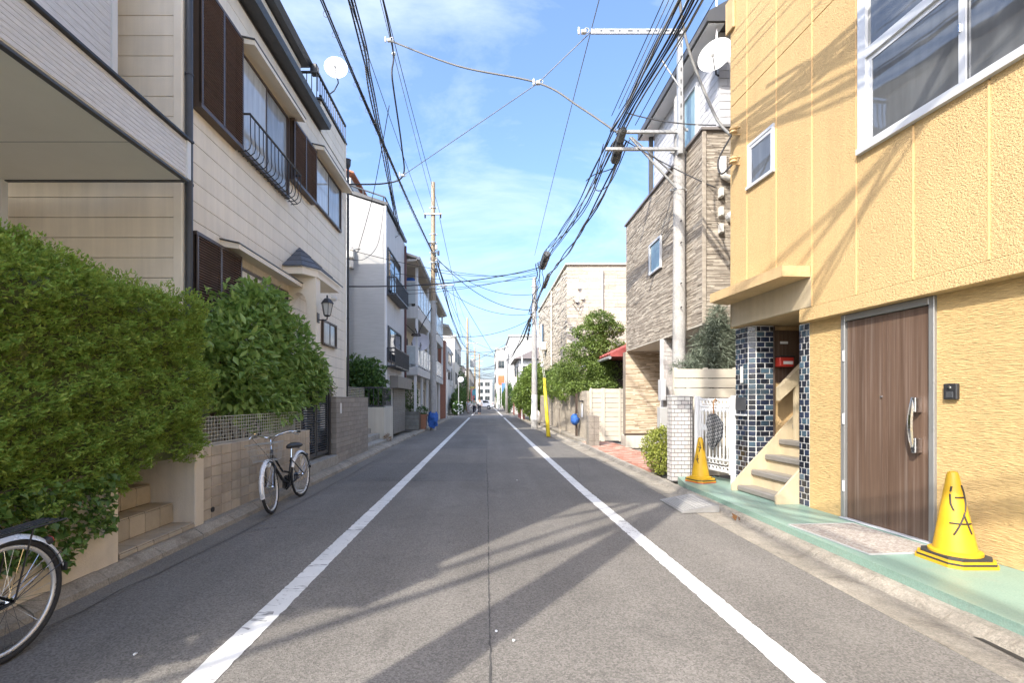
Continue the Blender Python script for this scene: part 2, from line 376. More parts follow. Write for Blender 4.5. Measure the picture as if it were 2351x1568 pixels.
# ================================================================== GROUND, ROAD, KERBS
M_GROUND = concrete('bare_ground', (0.27, 0.25, 0.21))
ob('ground', MB().add([(-500, -300, -0.012), (500, -300, -0.012), (500, 900, -0.012), (-500, 900, -0.012)], [(0, 1, 2, 3)]), M_GROUND, kind='structure', label='bare paved ground running out to the horizon')
road = ob('road', MB().add([(-3.02, -30, 0), (2.72, -30, 0), (2.72, 20, 0), (2.62, 42, 0), (2.62, 300, 0), (-2.95, 300, 0), (-3.02, 20, 0)], [(0, 1, 2, 3, 4, 5, 6)]), A_ROAD, kind='structure', label='grey asphalt street running straight away from the viewer')
for y0, y1 in ((39.6, 44.8), (76, 84)):
    ob('side_street', MB().add([(-70, y0, -0.006), (70, y0, -0.006), (70, y1, -0.006), (-70, y1, -0.006)], [(0, 1, 2, 3)]), A_EDGE, kind='structure', label='asphalt side street crossing further down the road')
def ribbon(xs, w, z, jag=0.006, step=0.05, gaps=()):
    """painted strip following (y, x) knots with ragged edges"""
    mb = MB(); ys = np.arange(xs[0][0], xs[-1][0], step); K = np.array(xs); X = np.interp(ys, K[:, 0], K[:, 1]); prev = None
    for y, x in zip(ys, X):
        if any(a < y < b for a, b in gaps): prev = None; continue
        a, b = x - w / 2 + random.gauss(0, jag), x + w / 2 + random.gauss(0, jag); mb.v += [(a, y, z), (b, y, z)]; k = len(mb.v) - 2
        if prev is not None: mb.f.append((prev, prev + 1, k + 1, k))
        prev = k
    return mb
ob('road_marking', ribbon([(-6, -1.48), (2.3, -1.48), (10, -1.47), (47, -1.45), (75, -1.45)], 0.165, 0.004, 0.0028, 0.035, ((38.6, 44.6),)), M_PAINT, road, label='white edge line on the side of the bicycles')
ob('road_marking', ribbon([(-6, 1.66), (2.3, 1.66), (4.4, 1.615), (7.6, 1.55), (16, 1.5), (40, 1.48), (100, 1.45)], 0.155, 0.004, 0.0028, 0.035, ((38.8, 43.4), (76, 84))), M_PAINT, road, label='white edge line on the side of the yellow house')
M_TAR = mat('tar_seam', (0.075, 0.072, 0.068), 0.9, 0.3, 6)
ob('tar_seam', ribbon([(-4, 0.02), (3, 0.02), (3.6, 0.015), (6, 0.02), (11, 0.0), (20, 0.02), (40, 0.0)], 0.009, 0.0045, 0.003, 0.04), M_TAR, road)
ob('asphalt_patch', ribbon([(8.2, -1.27), (10.6, -1.27)], 2.5, 0.0022, 0.012, 0.1), A_PATCH, road)
ob('asphalt_patch', ribbon([(13.8, -0.8), (19.5, -0.8)], 1.6, 0.0022, 0.012, 0.1), A_PATCH, road)
ob('asphalt_edge', ribbon([(-4, -2.93), (2.9, -2.92), (7.0, -2.82), (14, -2.86), (38, -2.86)], 0.28, 0.003, 0.01, 0.1), A_EDGE, road)
for pts in ([(-2.83, 2.0), (-2.8, 3.0), (-2.7, 4.6), (-2.64, 6.4), (-2.66, 8.2), (-2.7, 11)], [(-2.5, 8.25), (-1.9, 8.3), (-1.2, 8.22), (-0.1, 8.3)], [(-2.5, 10.55), (-1.4, 10.5), (-0.2, 10.6)],
            [(1.75, 8.6), (2.05, 10.2), (2.25, 11.8)], [(-2.6, 5.1), (-2.1, 5.35)], [(0.03, 7.6), (-0.02, 9.5)]):
    mb = MB(); n = 24; T = np.linspace(0, 1, n); K = np.array(pts); s = np.linspace(0, 1, len(K)); p = None
    for t in T:
        x, y = np.interp(t, s, K[:, 0]) + random.gauss(0, 0.012), np.interp(t, s, K[:, 1]) + random.gauss(0, 0.012); mb.v += [(x, y, 0.0055), (x + 0.008, y + 0.008, 0.0055)]; k = len(mb.v) - 2
        if p is not None: mb.f.append((p, p + 1, k + 1, k))
        p = k
    ob('crack', mb, M_TAR, road)
kr = thing('kerb', 'worn concrete gutter and kerb below the green footway', None, (2.72, 0, 0), kind='structure')
prof = [(2.70, -0.1), (2.70, 0.006), (2.99, 0.012), (3.03, 0.045), (3.06, 0.066), (3.135, 0.07), (3.135, -0.1)]
for k in range(40):
    y = -3 + k * 0.6; d = random.uniform(-0.004, 0.004); x = 0 if y < 9 else -0.012 * (y - 9)
    ob('kerb_stone', MB().prism([(a + x, z + (d if z > 0 else 0)) for a, z in prof], 'y', y + 0.004, y + 0.596), M_KERB, kr)
ob('kerb_stone', MB().prism([(a - 0.15, z) for a, z in prof], 'y', 21.0, 39.5), M_KERB, kr)
ob('drain_slot', MB().add([(2.93, 2.0, 0.0165), (2.985, 2.0, 0.018), (2.985, 2.75, 0.018), (2.95, 2.78, 0.0165)], [(0, 1, 2, 3)]), M_BLACK, kr, label='black open drain slot at the foot of the kerb')
kl = thing('kerb', 'mossy concrete kerb under the hedge and tiled garden wall', None, (-3.0, 0, 0), kind='structure')
for k in range(36):
    y = -3 + k * 0.6; d = random.uniform(-0.006, 0.006)
    ob('kerb_stone', MB().prism([(-2.955, -0.1), (-2.975, 0.05 + d), (-3.06, 0.105 + d), (-3.30, 0.108 + d), (-3.30, -0.1)], 'y', y + 0.004, y + 0.596), M_KERB, kl)
ob('kerb_stone', MB().prism([(-2.9, -0.1), (-2.92, 0.05), (-3.0, 0.09), (-3.3, 0.09), (-3.3, -0.1)], 'y', 18.6, 39.5), M_KERB, kl)
# litter
for x, y in ((0.06, 2.86), (0.16, 2.75), (-2.0, 2.6), (0.55, 8.3)):
    mb = MB()
    mb.prism([(x + random.uniform(0.6, 1.3) * 0.009 * math.cos(q * 0.785), y + random.uniform(0.5, 1.4) * 0.013 * math.sin(q * 0.785)) for q in range(8)], 'z', 0.005, 0.011)
    ob('paper_scrap', mb, M_WHITEM, label='tiny torn white paper scrap lying on the asphalt', cat='litter', group='paper scraps on the road')

# ================================================================== LEFT: GARDEN WALLS
M_TAN = mat('tan_render', (0.70, 0.61, 0.48), 0.8, 0.08, 3, 0.35, 90, streak=0.14, dirt=0.12)
t = thing('planter_wall', 'tan rendered planter wall under the big clipped hedge', 'wall', (-3.1, 2.0, 0))
ob('wall', MB().cbox(-3.24, -3.085, -1.3, 3.84, 0.09, 0.73, 0.012), M_TAN, t)
ob('soil', MB().box(-4.3, -3.24, -1.3, 3.84, 0.02, 0.62), M_TWIG, t)
M_STEPT = mat('step_tile', (0.42, 0.355, 0.265), 0.55, 0.12, 8, 0.2, 60, rnd=0.12, dirt=0.2)
M_GROUT = mat('dark_grout', (0.13, 0.105, 0.08), 0.9, 0.15, 10)
t = thing('garden_steps', 'brown tiled steps rising from the kerb beside the hedge', 'steps', (-3.4, 4.3, 0))
for i, (x, z0, z1) in enumerate(((-3.10, 0.10, 0.157), (-3.33, 0.157, 0.364), (-3.57, 0.364, 0.565), (-3.81, 0.565, 0.76))):
    ob('step_core', MB().box(-4.4, x - 0.014, 3.86, 4.86, 0.02 - 0.003 * i, z1 - 0.014), M_GROUT, t)
    for k in range(5):
        y = 3.965 + k * 0.2
        piece('tile', (0.193, 0.014, z1 - z0 - 0.02), M_STEPT, t, (x - 0.007, y, (z0 + z1) / 2 - 0.006), rz=R(90))
        piece('tile', (0.193, 0.236, 0.014), M_STEPT, t, (x - 0.125, y, z1 - 0.007), rz=R(90))
ob('stair_wall', MB().cbox(-4.5, -3.10, 4.87, 5.02, 0.09, 0.985, 0.01), M_TAN, label='tan rendered low wall between brown steps and tiled garden wall', cat='wall')
M_GT = [mat('garden_tile', (0.47, 0.395, 0.30), 0.6, 0.12, 6, 0.2, 50, rnd=0.14, streak=0.2), mat('garden_tile_b', (0.43, 0.36, 0.28), 0.6, 0.12, 6, 0.2, 50, rnd=0.14, streak=0.2)]
M_GROUTL = mat('pale_grout', (0.58, 0.50, 0.40), 0.9, 0.2, 5, dirt=0.5)
t = thing('garden_wall', 'brown tiled garden wall behind the leaning bicycle', 'wall', (-3.2, 6.5, 0))
ob('backing', MB().box(-3.4, -3.162, 5.025, 8.15, 0.09, 0.93), M_GROUTL, t)
bricks('tile', t, 'x', -3.162, 5.03, 8.14, 0.10, 0.93, 0.2, 0.11, 0.009, 0.012, M_GT, bond=0)
ob('drain_hole', MB().lathe([(0.03, 0), (0.03, 0.012)], 10, Matrix.Translation((-3.150, 5.25, 0.2)) @ Matrix.Rotation(R(90), 4, 'Y')), M_BLACK, t)
M_MESH = mat('cream_wire', (0.6, 0.58, 0.50), 0.5, 0.1, 5)
def meshfence(label, x, y0, y1, z0, z1, ny, nz, rod=0.005):
    t = thing('mesh_fence', label, 'fence', (x, (y0 + y1) / 2, z0))
    for k in range(ny + 1):
        y = y0 + (y1 - y0) * k / ny; piece('wire', (rod, rod, z1 - z0), M_MESH, t, (x, y, (z0 + z1) / 2), b=0.001)
    for k in range(nz + 1):
        z = z0 + (z1 - z0) * k / nz; piece('wire', (rod * 1.3, y1 - y0, rod * 1.3), M_MESH, t, (x + 0.006, (y0 + y1) / 2, z), b=0.001)
meshfence('cream wire mesh fence on the brown tiled garden wall', -3.22, 5.06, 7.9, 0.95, 1.26, 48, 7)
meshfence('small cream wire mesh panel on the grey brick wall', -3.3, 10.9, 12.3, 1.53, 1.78, 18, 6)
# louvred gate
t = thing('garden_gate', 'dark grey louvred double gate next to the bicycle', 'gate', (-3.35, 9.0, 0.3))
for (y0, y1, z1) in ((8.22, 8.93, 1.62), (8.97, 9.62, 1.66)):
    lf = ob('gate_leaf', MB().box(-3.375, -3.335, y0, y0 + 0.05, 0.36, z1).box(-3.375, -3.335, y1 - 0.05, y1, 0.36, z1).box(-3.374, -3.336, y0 + 0.05, y1 - 0.05, z1 - 0.06, z1).box(-3.374, -3.336, y0 + 0.05, y1 - 0.05, 0.36, 0.43), M_DGREY, t)
    z = 0.46
    while z < z1 - 0.08:
        piece('slat', (0.04, y1 - y0 - 0.1, 0.012), M_DGREY, lf, (-3.355, (y0 + y1) / 2, z), ry=R(-38), b=0.002); z += 0.046
    ob('handle', MB().tube([(-3.33, y1 - 0.03 if y0 < 8.5 else y0 + 0.03, 1.05), (-3.29, y1 - 0.03 if y0 < 8.5 else y0 + 0.03, 1.05), (-3.29, y1 - 0.13 if y0 < 8.5 else y0 + 0.13, 1.05)], 0.01, 6), M_BLACK, lf)
for y in (8.16, 9.67): ob('gate_post', MB().cbox(-3.40, -3.31, y - 0.045, y + 0.045, 0.16, 1.70, 0.005), M_BLACK, t)
ob('gate_sill', MB().cbox(-3.9, -3.16, 8.16, 9.74, 0.1, 0.30, 0.01), M_CONC, t)
M_GB = [mat('grey_wall_tile', (0.30, 0.27, 0.235), 0.65, 0.1, 5, 0.3, 70, rnd=0.1, streak=0.12)]
t = thing('boundary_wall', 'grey brick boundary wall with white nameplate past the louvred gate', 'wall', (-3.2, 11, 0))
ob('backing', MB().box(-3.4, -3.212, 9.75, 12.34, 0.09, 1.515), M_GROUT, t)
bricks('brick', t, 'x', -3.212, 9.75, 12.34, 0.10, 1.515, 0.33, 0.1, 0.006, 0.012, M_GB)
bricks('brick', t, 'y', 9.75, -3.4, -3.2, 0.10, 1.515, 0.19, 0.1, 0.006, -0.012, M_GB)
ob('coping', MB().cbox(-3.41, -3.195, 9.73, 12.36, 1.517, 1.54, 0.004), M_GB[0], t)
pl = ob('nameplate', MB().cbox(-3.199, -3.19, 9.98, 10.07, 1.17, 1.40, 0.003), M_WHITEM, t)
# neighbour's steps and rendered planter block
t = thing('entrance_steps', 'plain concrete entrance steps past the grey brick wall', 'steps', (-3.5, 13.5, 0))
for x, z in ((-3.25, 0.19), (-3.55, 0.36), (-3.85, 0.53), (-4.15, 0.7)): ob('step', MB().cbox(-4.8, x, 12.38, 15.18, 0.02, z, 0.008), M_CONC, t)
t = thing('planter_block', 'pale rendered planter block with railing beside the grey shutter', 'planter', (-3.7, 15.8, 0))
M_PALE = mat('pale_render', (0.60, 0.565, 0.48), 0.8, 0.06, 2, 0.2, 60, streak=0.15)
ob('block', MB().cbox(-4.6, -3.40, 15.2, 16.6, 0.02, 1.23, 0.01), M_PALE, t)
rl = ob('top_rail', MB().cbox(-4.6, -3.44, 15.24, 15.28, 1.86, 1.91, 0.004).cbox(-3.48, -3.44, 15.28, 16.55, 1.86, 1.91, 0.004), M_DGREY, t)
ob('bottom_rail', MB().cbox(-4.6, -3.44, 15.24, 15.28, 1.26, 1.30, 0.004).cbox(-3.48, -3.44, 15.28, 16.55, 1.26, 1.30, 0.004), M_DGREY, t)
for k in range(8): piece('baluster', (0.025, 0.025, 0.6), M_DGREY, t, (-4.55 + k * 0.155, 15.26, 1.57))
for k in range(8): piece('baluster', (0.025, 0.025, 0.6), M_DGREY, t, (-3.46, 15.42 + k * 0.155, 1.57))
t = thing('weed', 'dry brown weed tuft at the foot of the pale planter block', 'plant', (-3.3, 15.0, 0.03))
C, N = shell([(-3.28, 15.1, 0.16, 0.14, 0.3, 0.2)], 260); ob('foliage', leaves(C, N, 0.12, 0.012, leafmat('dry_leaf', (0.16, 0.09, 0.035), (0.32, 0.2, 0.09)), spread=0.5), None, t)

# ================================================================== LEFT: WHITE NEIGHBOUR WITH OVERHANGING BALCONY
def ribbed(name, base, axis_scale, streakamt=0.25):
    t_ = NT(name); p = t_.P()
    w = t_.noise(t_.P(axis_scale), 1.0, 5, 0.65); c = t_.mul(tuple(base), t_.rng(w, 0.3, 0.72, 1 - streakamt, 1 + streakamt * 0.5))
    c = t_.mul(c, t_.rng(t_.noise(p, 0.7, 5), 0.3, 0.7, 0.95, 1.05)); t_.col(c); t_.b.inputs['Roughness'].default_value = 0.7; t_.bump(w, 0.4, 0.01); MATS[name] = t_.m; return t_.m
M_FASC = ribbed('white_streaked_siding', (0.74, 0.73, 0.73), (7, 7, 160), 0.3)
M_SOFF = mat('grey_soffit', (0.82, 0.795, 0.73), 0.8, 0.04, 1.5)
M_TRIMW = mat('white_trim', (0.72, 0.72, 0.71), 0.5, 0.04, 3)
t = thing('white_house', 'white house with overhanging streaked balcony above the hedge', 'house', (-5, 2.5, 0))
ob('balcony_parapet', MB().box(-4.12, -4.02, -1.0, 6.13, 4.44, 4.92).box(-5.0, -4.12, 6.03, 6.13, 4.44, 4.92), M_SOFF, t)
for k in range(9): piece('siding_board', (7.1, 0.012, 0.05), M_FASC, t, (-4.014, 2.56, 4.475 + k * 0.0535), rz=R(90), b=0.004)
ob('parapet_cap', MB().cbox(-4.15, -3.96, -1.0, 6.2, 4.93, 4.965, 0.004), M_BLACK, t)
ob('corner_trim', MB().cbox(-4.03, -3.985, 6.10, 6.17, 4.42, 4.93, 0.004), M_TRIMW, t)
ob('soffit', MB().box(-6.6, -4.03, -1.0, 6.12, 4.40, 4.435), M_SOFF, t)
for yj in (1.5, 3.4, 5.2): ob('soffit_joint', MB().box(-6.5, -4.06, yj, yj + 0.012, 4.397, 4.401), M_GREYP, t)
ob('soffit_trim', MB().cbox(-4.06, -3.995, -1.0, 6.14, 4.385, 4.415, 0.004).cbox(-6.5, -4.06, 6.1, 6.15, 4.385, 4.43, 0.004), M_DGREY, t)
ob('upper_wall', MB().box(-9, -5.06, -1.0, 6.2, 4.97, 8.2), M_SOFF, t)
for k in range(30): piece('siding_board', (7.2, 0.012, 0.1), M_FASC, t, (-5.053, 2.6, 5.03 + k * 0.104), rz=R(90), b=0.004)
ob('corner_trim', MB().cbox(-5.1, -5.02, 6.14, 6.23, 4.97, 8.2, 0.004), M_TRIMW, t)
ob('ground_wall', MB().box(-9, -6.5, -1.0, 6.1, 0.5, 4.4), M_SOFF, t)
for k in range(36): piece('siding_board', (7.1, 0.012, 0.1), M_FASC, t, (-6.493, 2.55, 0.6 + k * 0.106), rz=R(90), b=0.004)
ob('corner_trim', MB().cbox(-6.53, -6.43, 6.06, 6.15, 0.5, 4.4, 0.004), M_TRIMW, t)
ob('shadow_bay', MB().box(-5.05, -4.02, -0.72, 2.3, 4.975, 7.95), M_FASC, t)  # unseen block added so the house shadow has a straight edge on the road
ob('roof', MB().box(-9.2, -3.0, -1.1, 3.9, 7.95, 8.1).box(-9.2, -4.7, 3.9, 6.35, 8.2, 8.35), M_DGREY, t)  # unseen; overhang and raised rear part shaped to shade road and next wall
ob('attic_wall', MB().box(-9, -4.1, -0.72, 3.8, 7.3, 7.95), M_SOFF, t)  # unseen; near end set flush with the bay for one shadow edge

# ================================================================== LEFT: BEIGE SIDING HOUSE
M_SIDE = mat('beige_siding', (0.86, 0.76, 0.61), 0.72, 0.06, 2, 0.12, 120, rnd=0.03, streak=0.12)
M_GAP = mat('siding_joint', (0.12, 0.10, 0.08), 0.9, 0.1)
M_TRIMB = mat('beige_trim', (0.83, 0.74, 0.60), 0.65, 0.05, 3)
M_CURT = glassmat('curtained_pane', (0.47, 0.46, 0.42)); M_FROST = glassmat('frosted_pane', (0.30, 0.31, 0.31), 0.12, 0.5)
M_PANE = glassmat('dark_pane', (0.035, 0.045, 0.05))
h = thing('beige_house', 'beige siding house with brown louvred shutters behind the laurel bush', 'house', (-6.5, 10.4, 0))
ob('core', MB().box(-9, -4.425, 6.635, 14.26, 0.3, 8.62).box(-9, -4.425, 12.1, 14.26, 8.62, 9.42).box(-9, -4.9, 6.7, 12.0, 8.8, 10.3), M_GAP, h)
for k in range(28):
    z = 0.66 + k * 0.292 + 0.146
    if z < 8.6:
        piece('siding_board', (4.53, 0.02, 0.284), M_SIDE, h, (-4.411, 6.68 + 4.53 / 2, z), rz=R(90)); piece('siding_board', (3.02, 0.02, 0.284), M_SIDE, h, (-4.411, 11.222 + 1.51, z), rz=R(90))
        piece('siding_board', (4.5, 0.02, 0.284), M_SIDE, h, (-6.76, 6.621, z - 0.06))
    else: pass
for k in range(3): piece('siding_board', (2.1, 0.02, 0.27), M_SIDE, h, (-4.411, 13.2, 8.72 + k * 0.28), rz=R(90))
for k in range(5): piece('siding_board', (5.3, 0.02, 0.284), M_SIDE, h, (-4.885, 9.35, 8.95 + k * 0.292), rz=R(90))
ob('corner_trim', MB().cbox(-4.52, -4.40, 6.595, 6.64, 0.5, 8.6, 0.004).cbox(-4.43, -4.385, 6.6, 6.70, 0.5, 8.6, 0.004), M_TRIMB, h)
ob('corner_trim', MB().cbox(-4.43, -4.385, 14.2, 14.29, 0.5, 9.45, 0.004), M_TRIMB, h)
def pipe(parent, path, r, m, nm='downpipe'):
    o = ob(nm, MB().tube(path, r, 10), m, parent, smooth=True, autos=40)
    P0, P1 = Vector(path[0]), Vector(path[-1]); n = max(1, int((P1 - P0).length / 1.6))
    for k in range(n):
        p = P0.lerp(P1, (k + 0.5) / n); ob('pipe_bracket', MB().tube([p - Vector((0, 0, 0.012)), p + Vector((0, 0, 0.012))], r * 1.18, 10), m, o)
    return o
pipe(h, [(-4.33, 6.66, 0.6), (-4.33, 6.66, 8.6)], 0.05, M_DGREY)
pipe(h, [(-4.36, 14.38, 1.2), (-4.36, 14.38, 8.75)], 0.036, M_BLACK)
ob('rain_hopper', MB().lathe([(0.04, 0), (0.09, 0.1), (0.10, 0.26), (0.11, 0.28)], 8, Matrix.Translation((-4.36, 14.36, 8.74))), M_BLACK, h)
ob('gutter', MB().prism([(-4.42, 8.62), (-4.14, 8.62), (-4.10, 8.74), (-4.42, 8.78)], 'y', 6.4, 12.1), M_DGREY, h)
ob('eave', MB().prism([(-9, 8.7), (-4.2, 8.7), (-4.2, 8.8), (-4.9, 9.0), (-9, 9.0)], 'y', 6.45, 12.0), M_BLACK, h)
ob('roof', MB().prism([(-9, 10.3), (-4.7, 10.3), (-4.62, 10.42), (-9, 11.5)], 'y', 6.45, 12.15), M_DGREY, h)
ob('finial', MB().cbox(-4.68, -4.5, 12.1, 12.3, 10.15, 10.4, 0.02), M_BLACK, h)
ob('parapet_cap', MB().cbox(-4.52, -4.36, 12.1, 14.32, 9.45, 9.50, 0.004), M_DGREY, h)
def louvre(parent, y0, y1, z0, z1, x=-4.25):
    s = ob('shutter', MB().box(-4.40, x - 0.02, y0, y0 + 0.03, z0, z1).box(-4.40, x - 0.02, y1 - 0.03, y1, z0, z1).box(-4.40, x, y0 - 0.01, y1 + 0.01, z0 - 0.06, z0).box(-4.40, x, y0 - 0.01, y1 + 0.01, z1, z1 + 0.05)
           .box(x - 0.04, x + 0.004, y0, y0 + 0.035, z0, z1).box(x - 0.04, x + 0.004, y1 - 0.035, y1, z0, z1).box(x - 0.04, x + 0.003, (y0 + y1) / 2 - 0.025, (y0 + y1) / 2 + 0.025, z0, z1).box(-4.385, -4.375, y0 + 0.03, y1 - 0.03, z0, z1), M_BROWNM, parent)
    n = int((z1 - z0) / 0.04)
    for k in range(n):
        for a, b in ((y0 + 0.035, (y0 + y1) / 2 - 0.025), ((y0 + y1) / 2 + 0.025, y1 - 0.035)):
            piece('slat', (0.036, b - a, 0.008), M_SLAT, s, (x - 0.016, (a + b) / 2, z0 + (k + 0.5) * (z1 - z0) / n), ry=R(38), b=0.001)
def slider(parent, y0, y1, z0, z1, x=-4.39, fr=0.045, m1=None, m2=None, fm=None):
    """two-leaf sliding window: frame, two sashes with panes"""
    fm = fm or M_BROWNM; d = 0.06
    w = ob('window', MB().box(x, x + d, y0, y0 + fr, z0, z1).box(x, x + d, y1 - fr, y1, z0, z1).box(x + 0.001, x + d, y0 + fr, y1 - fr, z1 - fr, z1).box(x + 0.001, x + d + 0.02, y0 + fr, y1 - fr, z0, z0 + fr), fm, parent)
    ym = (y0 + y1) / 2
    for a, b, xx, pm in ((y0 + fr, ym + 0.02, x + 0.028, m1 or M_CURT), (ym - 0.02, y1 - fr, x + 0.012, m2 or M_FROST)):
        ob('sash', MB().box(xx, xx + 0.022, a, a + 0.035, z0 + fr, z1 - fr).box(xx, xx + 0.022, b - 0.035, b, z0 + fr, z1 - fr), fm, w)
        ob('pane', MB().box(xx + 0.004, xx + 0.010, a + 0.035, b - 0.035, z0 + fr, z1 - fr), pm, w)
    return w
louvre(h, 6.83, 8.0, 5.9, 7.74); slider(h, 8.02, 10.05, 5.87, 7.66)
louvre(h, 10.12, 11.46, 6.42, 7.66); slider(h, 11.48, 13.66, 6.46, 7.72)
louvre(h, 6.72, 7.95, 1.9, 3.9); slider(h, 7.97, 10.0, 1.9, 3.82)
slider(h, 12.15, 13.25, 2.95, 3.62, m1=M_FROST)
def hood(y0, y1, z):
    ob('window_hood', MB().prism([(-4.40, z + 0.02), (-4.08, z - 0.02), (-4.08, z + 0.06), (-4.40, z + 0.13)], 'y', y0, y1), M_TRIMB, h)
    ob('hood_flashing', MB().prism([(-4.40, z + 0.133), (-4.07, z + 0.063), (-4.07, z + 0.083), (-4.40, z + 0.155)], 'y', y0 - 0.02, y1 + 0.02), M_DGREY, h)
hood(8.05, 10.3, 7.74); hood(11.5, 13.95, 7.78); hood(7.55, 10.14, 3.98)
t = ob('window_railing', MB().tube([(-4.38, 8.0, 6.47), (-4.14, 8.0, 6.47), (-4.14, 10.2, 6.47), (-4.38, 10.2, 6.47)], 0.022, 6).tube([(-4.30, 8.0, 5.82), (-4.30, 10.2, 5.82)], 0.012, 5).tube([(-4.22, 8.0, 5.84), (-4.22, 10.2, 5.84)], 0.012, 5), M_BLACK, h)
for k in range(15):
    y = 8.02 + k * 2.16 / 14; ob('baluster', MB().tube([(-4.14, y, 6.47), (-4.14, y, 6.12), (-4.125, y, 5.97), (-4.15, y, 5.88), (-4.22, y, 5.83), (-4.36, y, 5.82)], 0.009, 5), M_BLACK, t)
# arched porch fin and slated hood
pts = [(-4.40, 0.5), (-4.40, 4.2), (-3.79, 4.2), (-3.79, 0.5), (-3.97, 0.5)] + [(-4.22 + 0.25 * math.cos(a), 3.55 + 0.33 * math.sin(a)) for a in np.linspace(0, math.pi, 12)][0:]
pts = [(-4.40, 0.5), (-4.40, 4.2), (-3.79, 4.2), (-3.79, 0.5), (-3.98, 0.5), (-3.98, 3.5)] + [(-4.18 + 0.2 * math.cos(a), 3.5 + 0.36 * math.sin(a)) for a in np.linspace(0.1, math.pi - 0.1, 10)] + [(-4.38, 3.5), (-4.38, 0.5)]
ob('porch_arch', MB().prism(pts, 'y', 10.15, 10.42), M_TRIMB, h)
ob('porch_eave', MB().prism([(-4.40, 9.88), (-3.98, 9.88), (-3.76, 10.2), (-3.76, 11.68), (-4.40, 11.68)], 'z', 4.2, 4.36), M_TRIMB, h)
M_SLATE = mat('blue_slate', (0.085, 0.095, 0.115), 0.55, 0.15, 9, 0.2, 60, rnd=0.15)
ap = Vector((-4.40, 10.75, 5.05)); ring0 = [Vector(p) for p in ((-4.40, 9.83, 4.36), (-3.98, 9.83, 4.36), (-3.71, 10.2, 4.36), (-3.71, 11.8, 4.36))]
for c in range(4):
    a, b = c / 4, (c + 1.06) / 4
    for q in range(3):
        p0, p1 = ring0[q], ring0[q + 1]; nst = 3 if q == 2 else 1
        for s_ in range(nst):
            u0, u1 = s_ / nst, (s_ + 0.985) / nst
            A, B = p0.lerp(p1, u0), p0.lerp(p1, u1); v = [A.lerp(ap, a), B.lerp(ap, a), B.lerp(ap, min(b, 0.99)), A.lerp(ap, min(b, 0.99))]; up = Vector((0.01, 0, 0.028))
            ob('shingle', MB().add([x + up for x in v[:2]] + [x + up * 0.4 for x in v[2:]] + v, [(0, 1, 2, 3), (4, 7, 6, 5), (0, 4, 5, 1), (1, 5, 6, 2), (2, 6, 7, 3), (3, 7, 4, 0)]), M_SLATE, h)
l = thing('porch_lantern', 'black wall lantern on the arched porch pier', 'lamp', (-3.76, 10.28, 3.45))
ob('bracket', MB().cbox(-3.795, -3.775, 10.2, 10.34, 3.20, 3.42, 0.004).tube([(-3.78, 10.27, 3.27), (-3.66, 10.27, 3.25), (-3.58, 10.27, 3.28), (-3.58, 10.27, 3.34)], 0.014, 6), M_BLACK, l)
Lm = Matrix.Translation((-3.58, 10.27, 3.34))
ob('lantern_frame', MB().lathe([(0.05, 0), (0.075, 0.02), (0.075, 0.03)], 6, Lm).lathe([(0.15, 0.29), (0.125, 0.33), (0.08, 0.39), (0.02, 0.42), (0.018, 0.48)], 6, Lm), M_BLACK, l)
for k in range(6):
    a = k * math.pi / 3; ob('lantern_bar', MB().tube([Lm @ Vector((0.075 * math.cos(a), 0.075 * math.sin(a), 0.03)), Lm @ Vector((0.125 * math.cos(a), 0.125 * math.sin(a), 0.29))], 0.007, 4), M_BLACK, l)
ob('lantern_glass', MB().lathe([(0.07, 0.03), (0.12, 0.29)], 6, Lm), mat('lantern_glass', (0.55, 0.55, 0.52), 0.2, 0.05), l)
ob('vent_cap', MB().lathe([(0.07, 0), (0.07, 0.1), (0.045, 0.14)], 12, Matrix.Translation((-4.4, 13.0, 4.35)) @ Matrix.Rotation(R(90), 4, 'Y')), M_IVORY, h)
# roof terrace railing and dish
t = ob('terrace_railing', MB().cbox(-4.44, -4.38, 11.9, 14.28, 10.0, 10.05, 0.004).cbox(-5.0, -4.44, 11.9, 11.95, 10.0, 10.05, 0.004).cbox(-4.44, -4.38, 12.1, 14.28, 9.52, 9.56, 0.004).cbox(-5.0, -4.38, 11.9, 11.95, 9.05, 9.09, 0.004), M_BLACK, h)
for k in range(16): piece('baluster', (0.02, 0.02, 0.47), M_BLACK, t, (-4.41, 11.95 + k * 0.155, 9.78))
for k in range(5): piece('baluster', (0.02, 0.02, 0.93), M_BLACK, t, (-4.43 - k * 0.13, 11.92, 9.55))
def dish(label, loc, r, face, m, mast, name='satellite_dish', tilt=3):
    """parabolic dish facing direction `face` (radians about z from +x), arm with feed horn and mast"""
    t = thing(name, label, 'dish', mast[0])
    Mx = Matrix.Translation(loc) @ Matrix.Rotation(face, 4, 'Z') @ Matrix.Rotation(R(90 - tilt), 4, 'Y')
    ob('reflector', MB().lathe([(0.001, -0.2 * r)] + [(r * q / 6, -0.2 * r + 0.2 * r * (q / 6) ** 2) for q in range(1, 7)] + [(r * 1.02, 0.004), (r * q2 if False else r, -0.012)], 28, Mx, cap=False), m, t, smooth=True)
    tip = Mx @ Vector((r * 0.45, 0, 0.62 * r)); ob('feed_arm', MB().tube([Mx @ Vector((r * 0.95, 0, 0.0)), tip], 0.012, 6), M_GREYP, t)
    ob('feed_horn', MB().tube([tip, tip + (Mx @ Vector((0, 0, -0.1 * r)) - tip) * 0.12], 0.035, 8), M_GREYP, t)
    ob('mast', MB().tube(list(mast) + [Vector(loc) - (Mx.to_3x3() @ Vector((0, 0, 1))) * 0.24 * r], 0.018, 6), M_BLACK, t)
    return t
M_DISH = mat('dish_white', (0.80, 0.80, 0.78), 0.4, 0.04, 3)
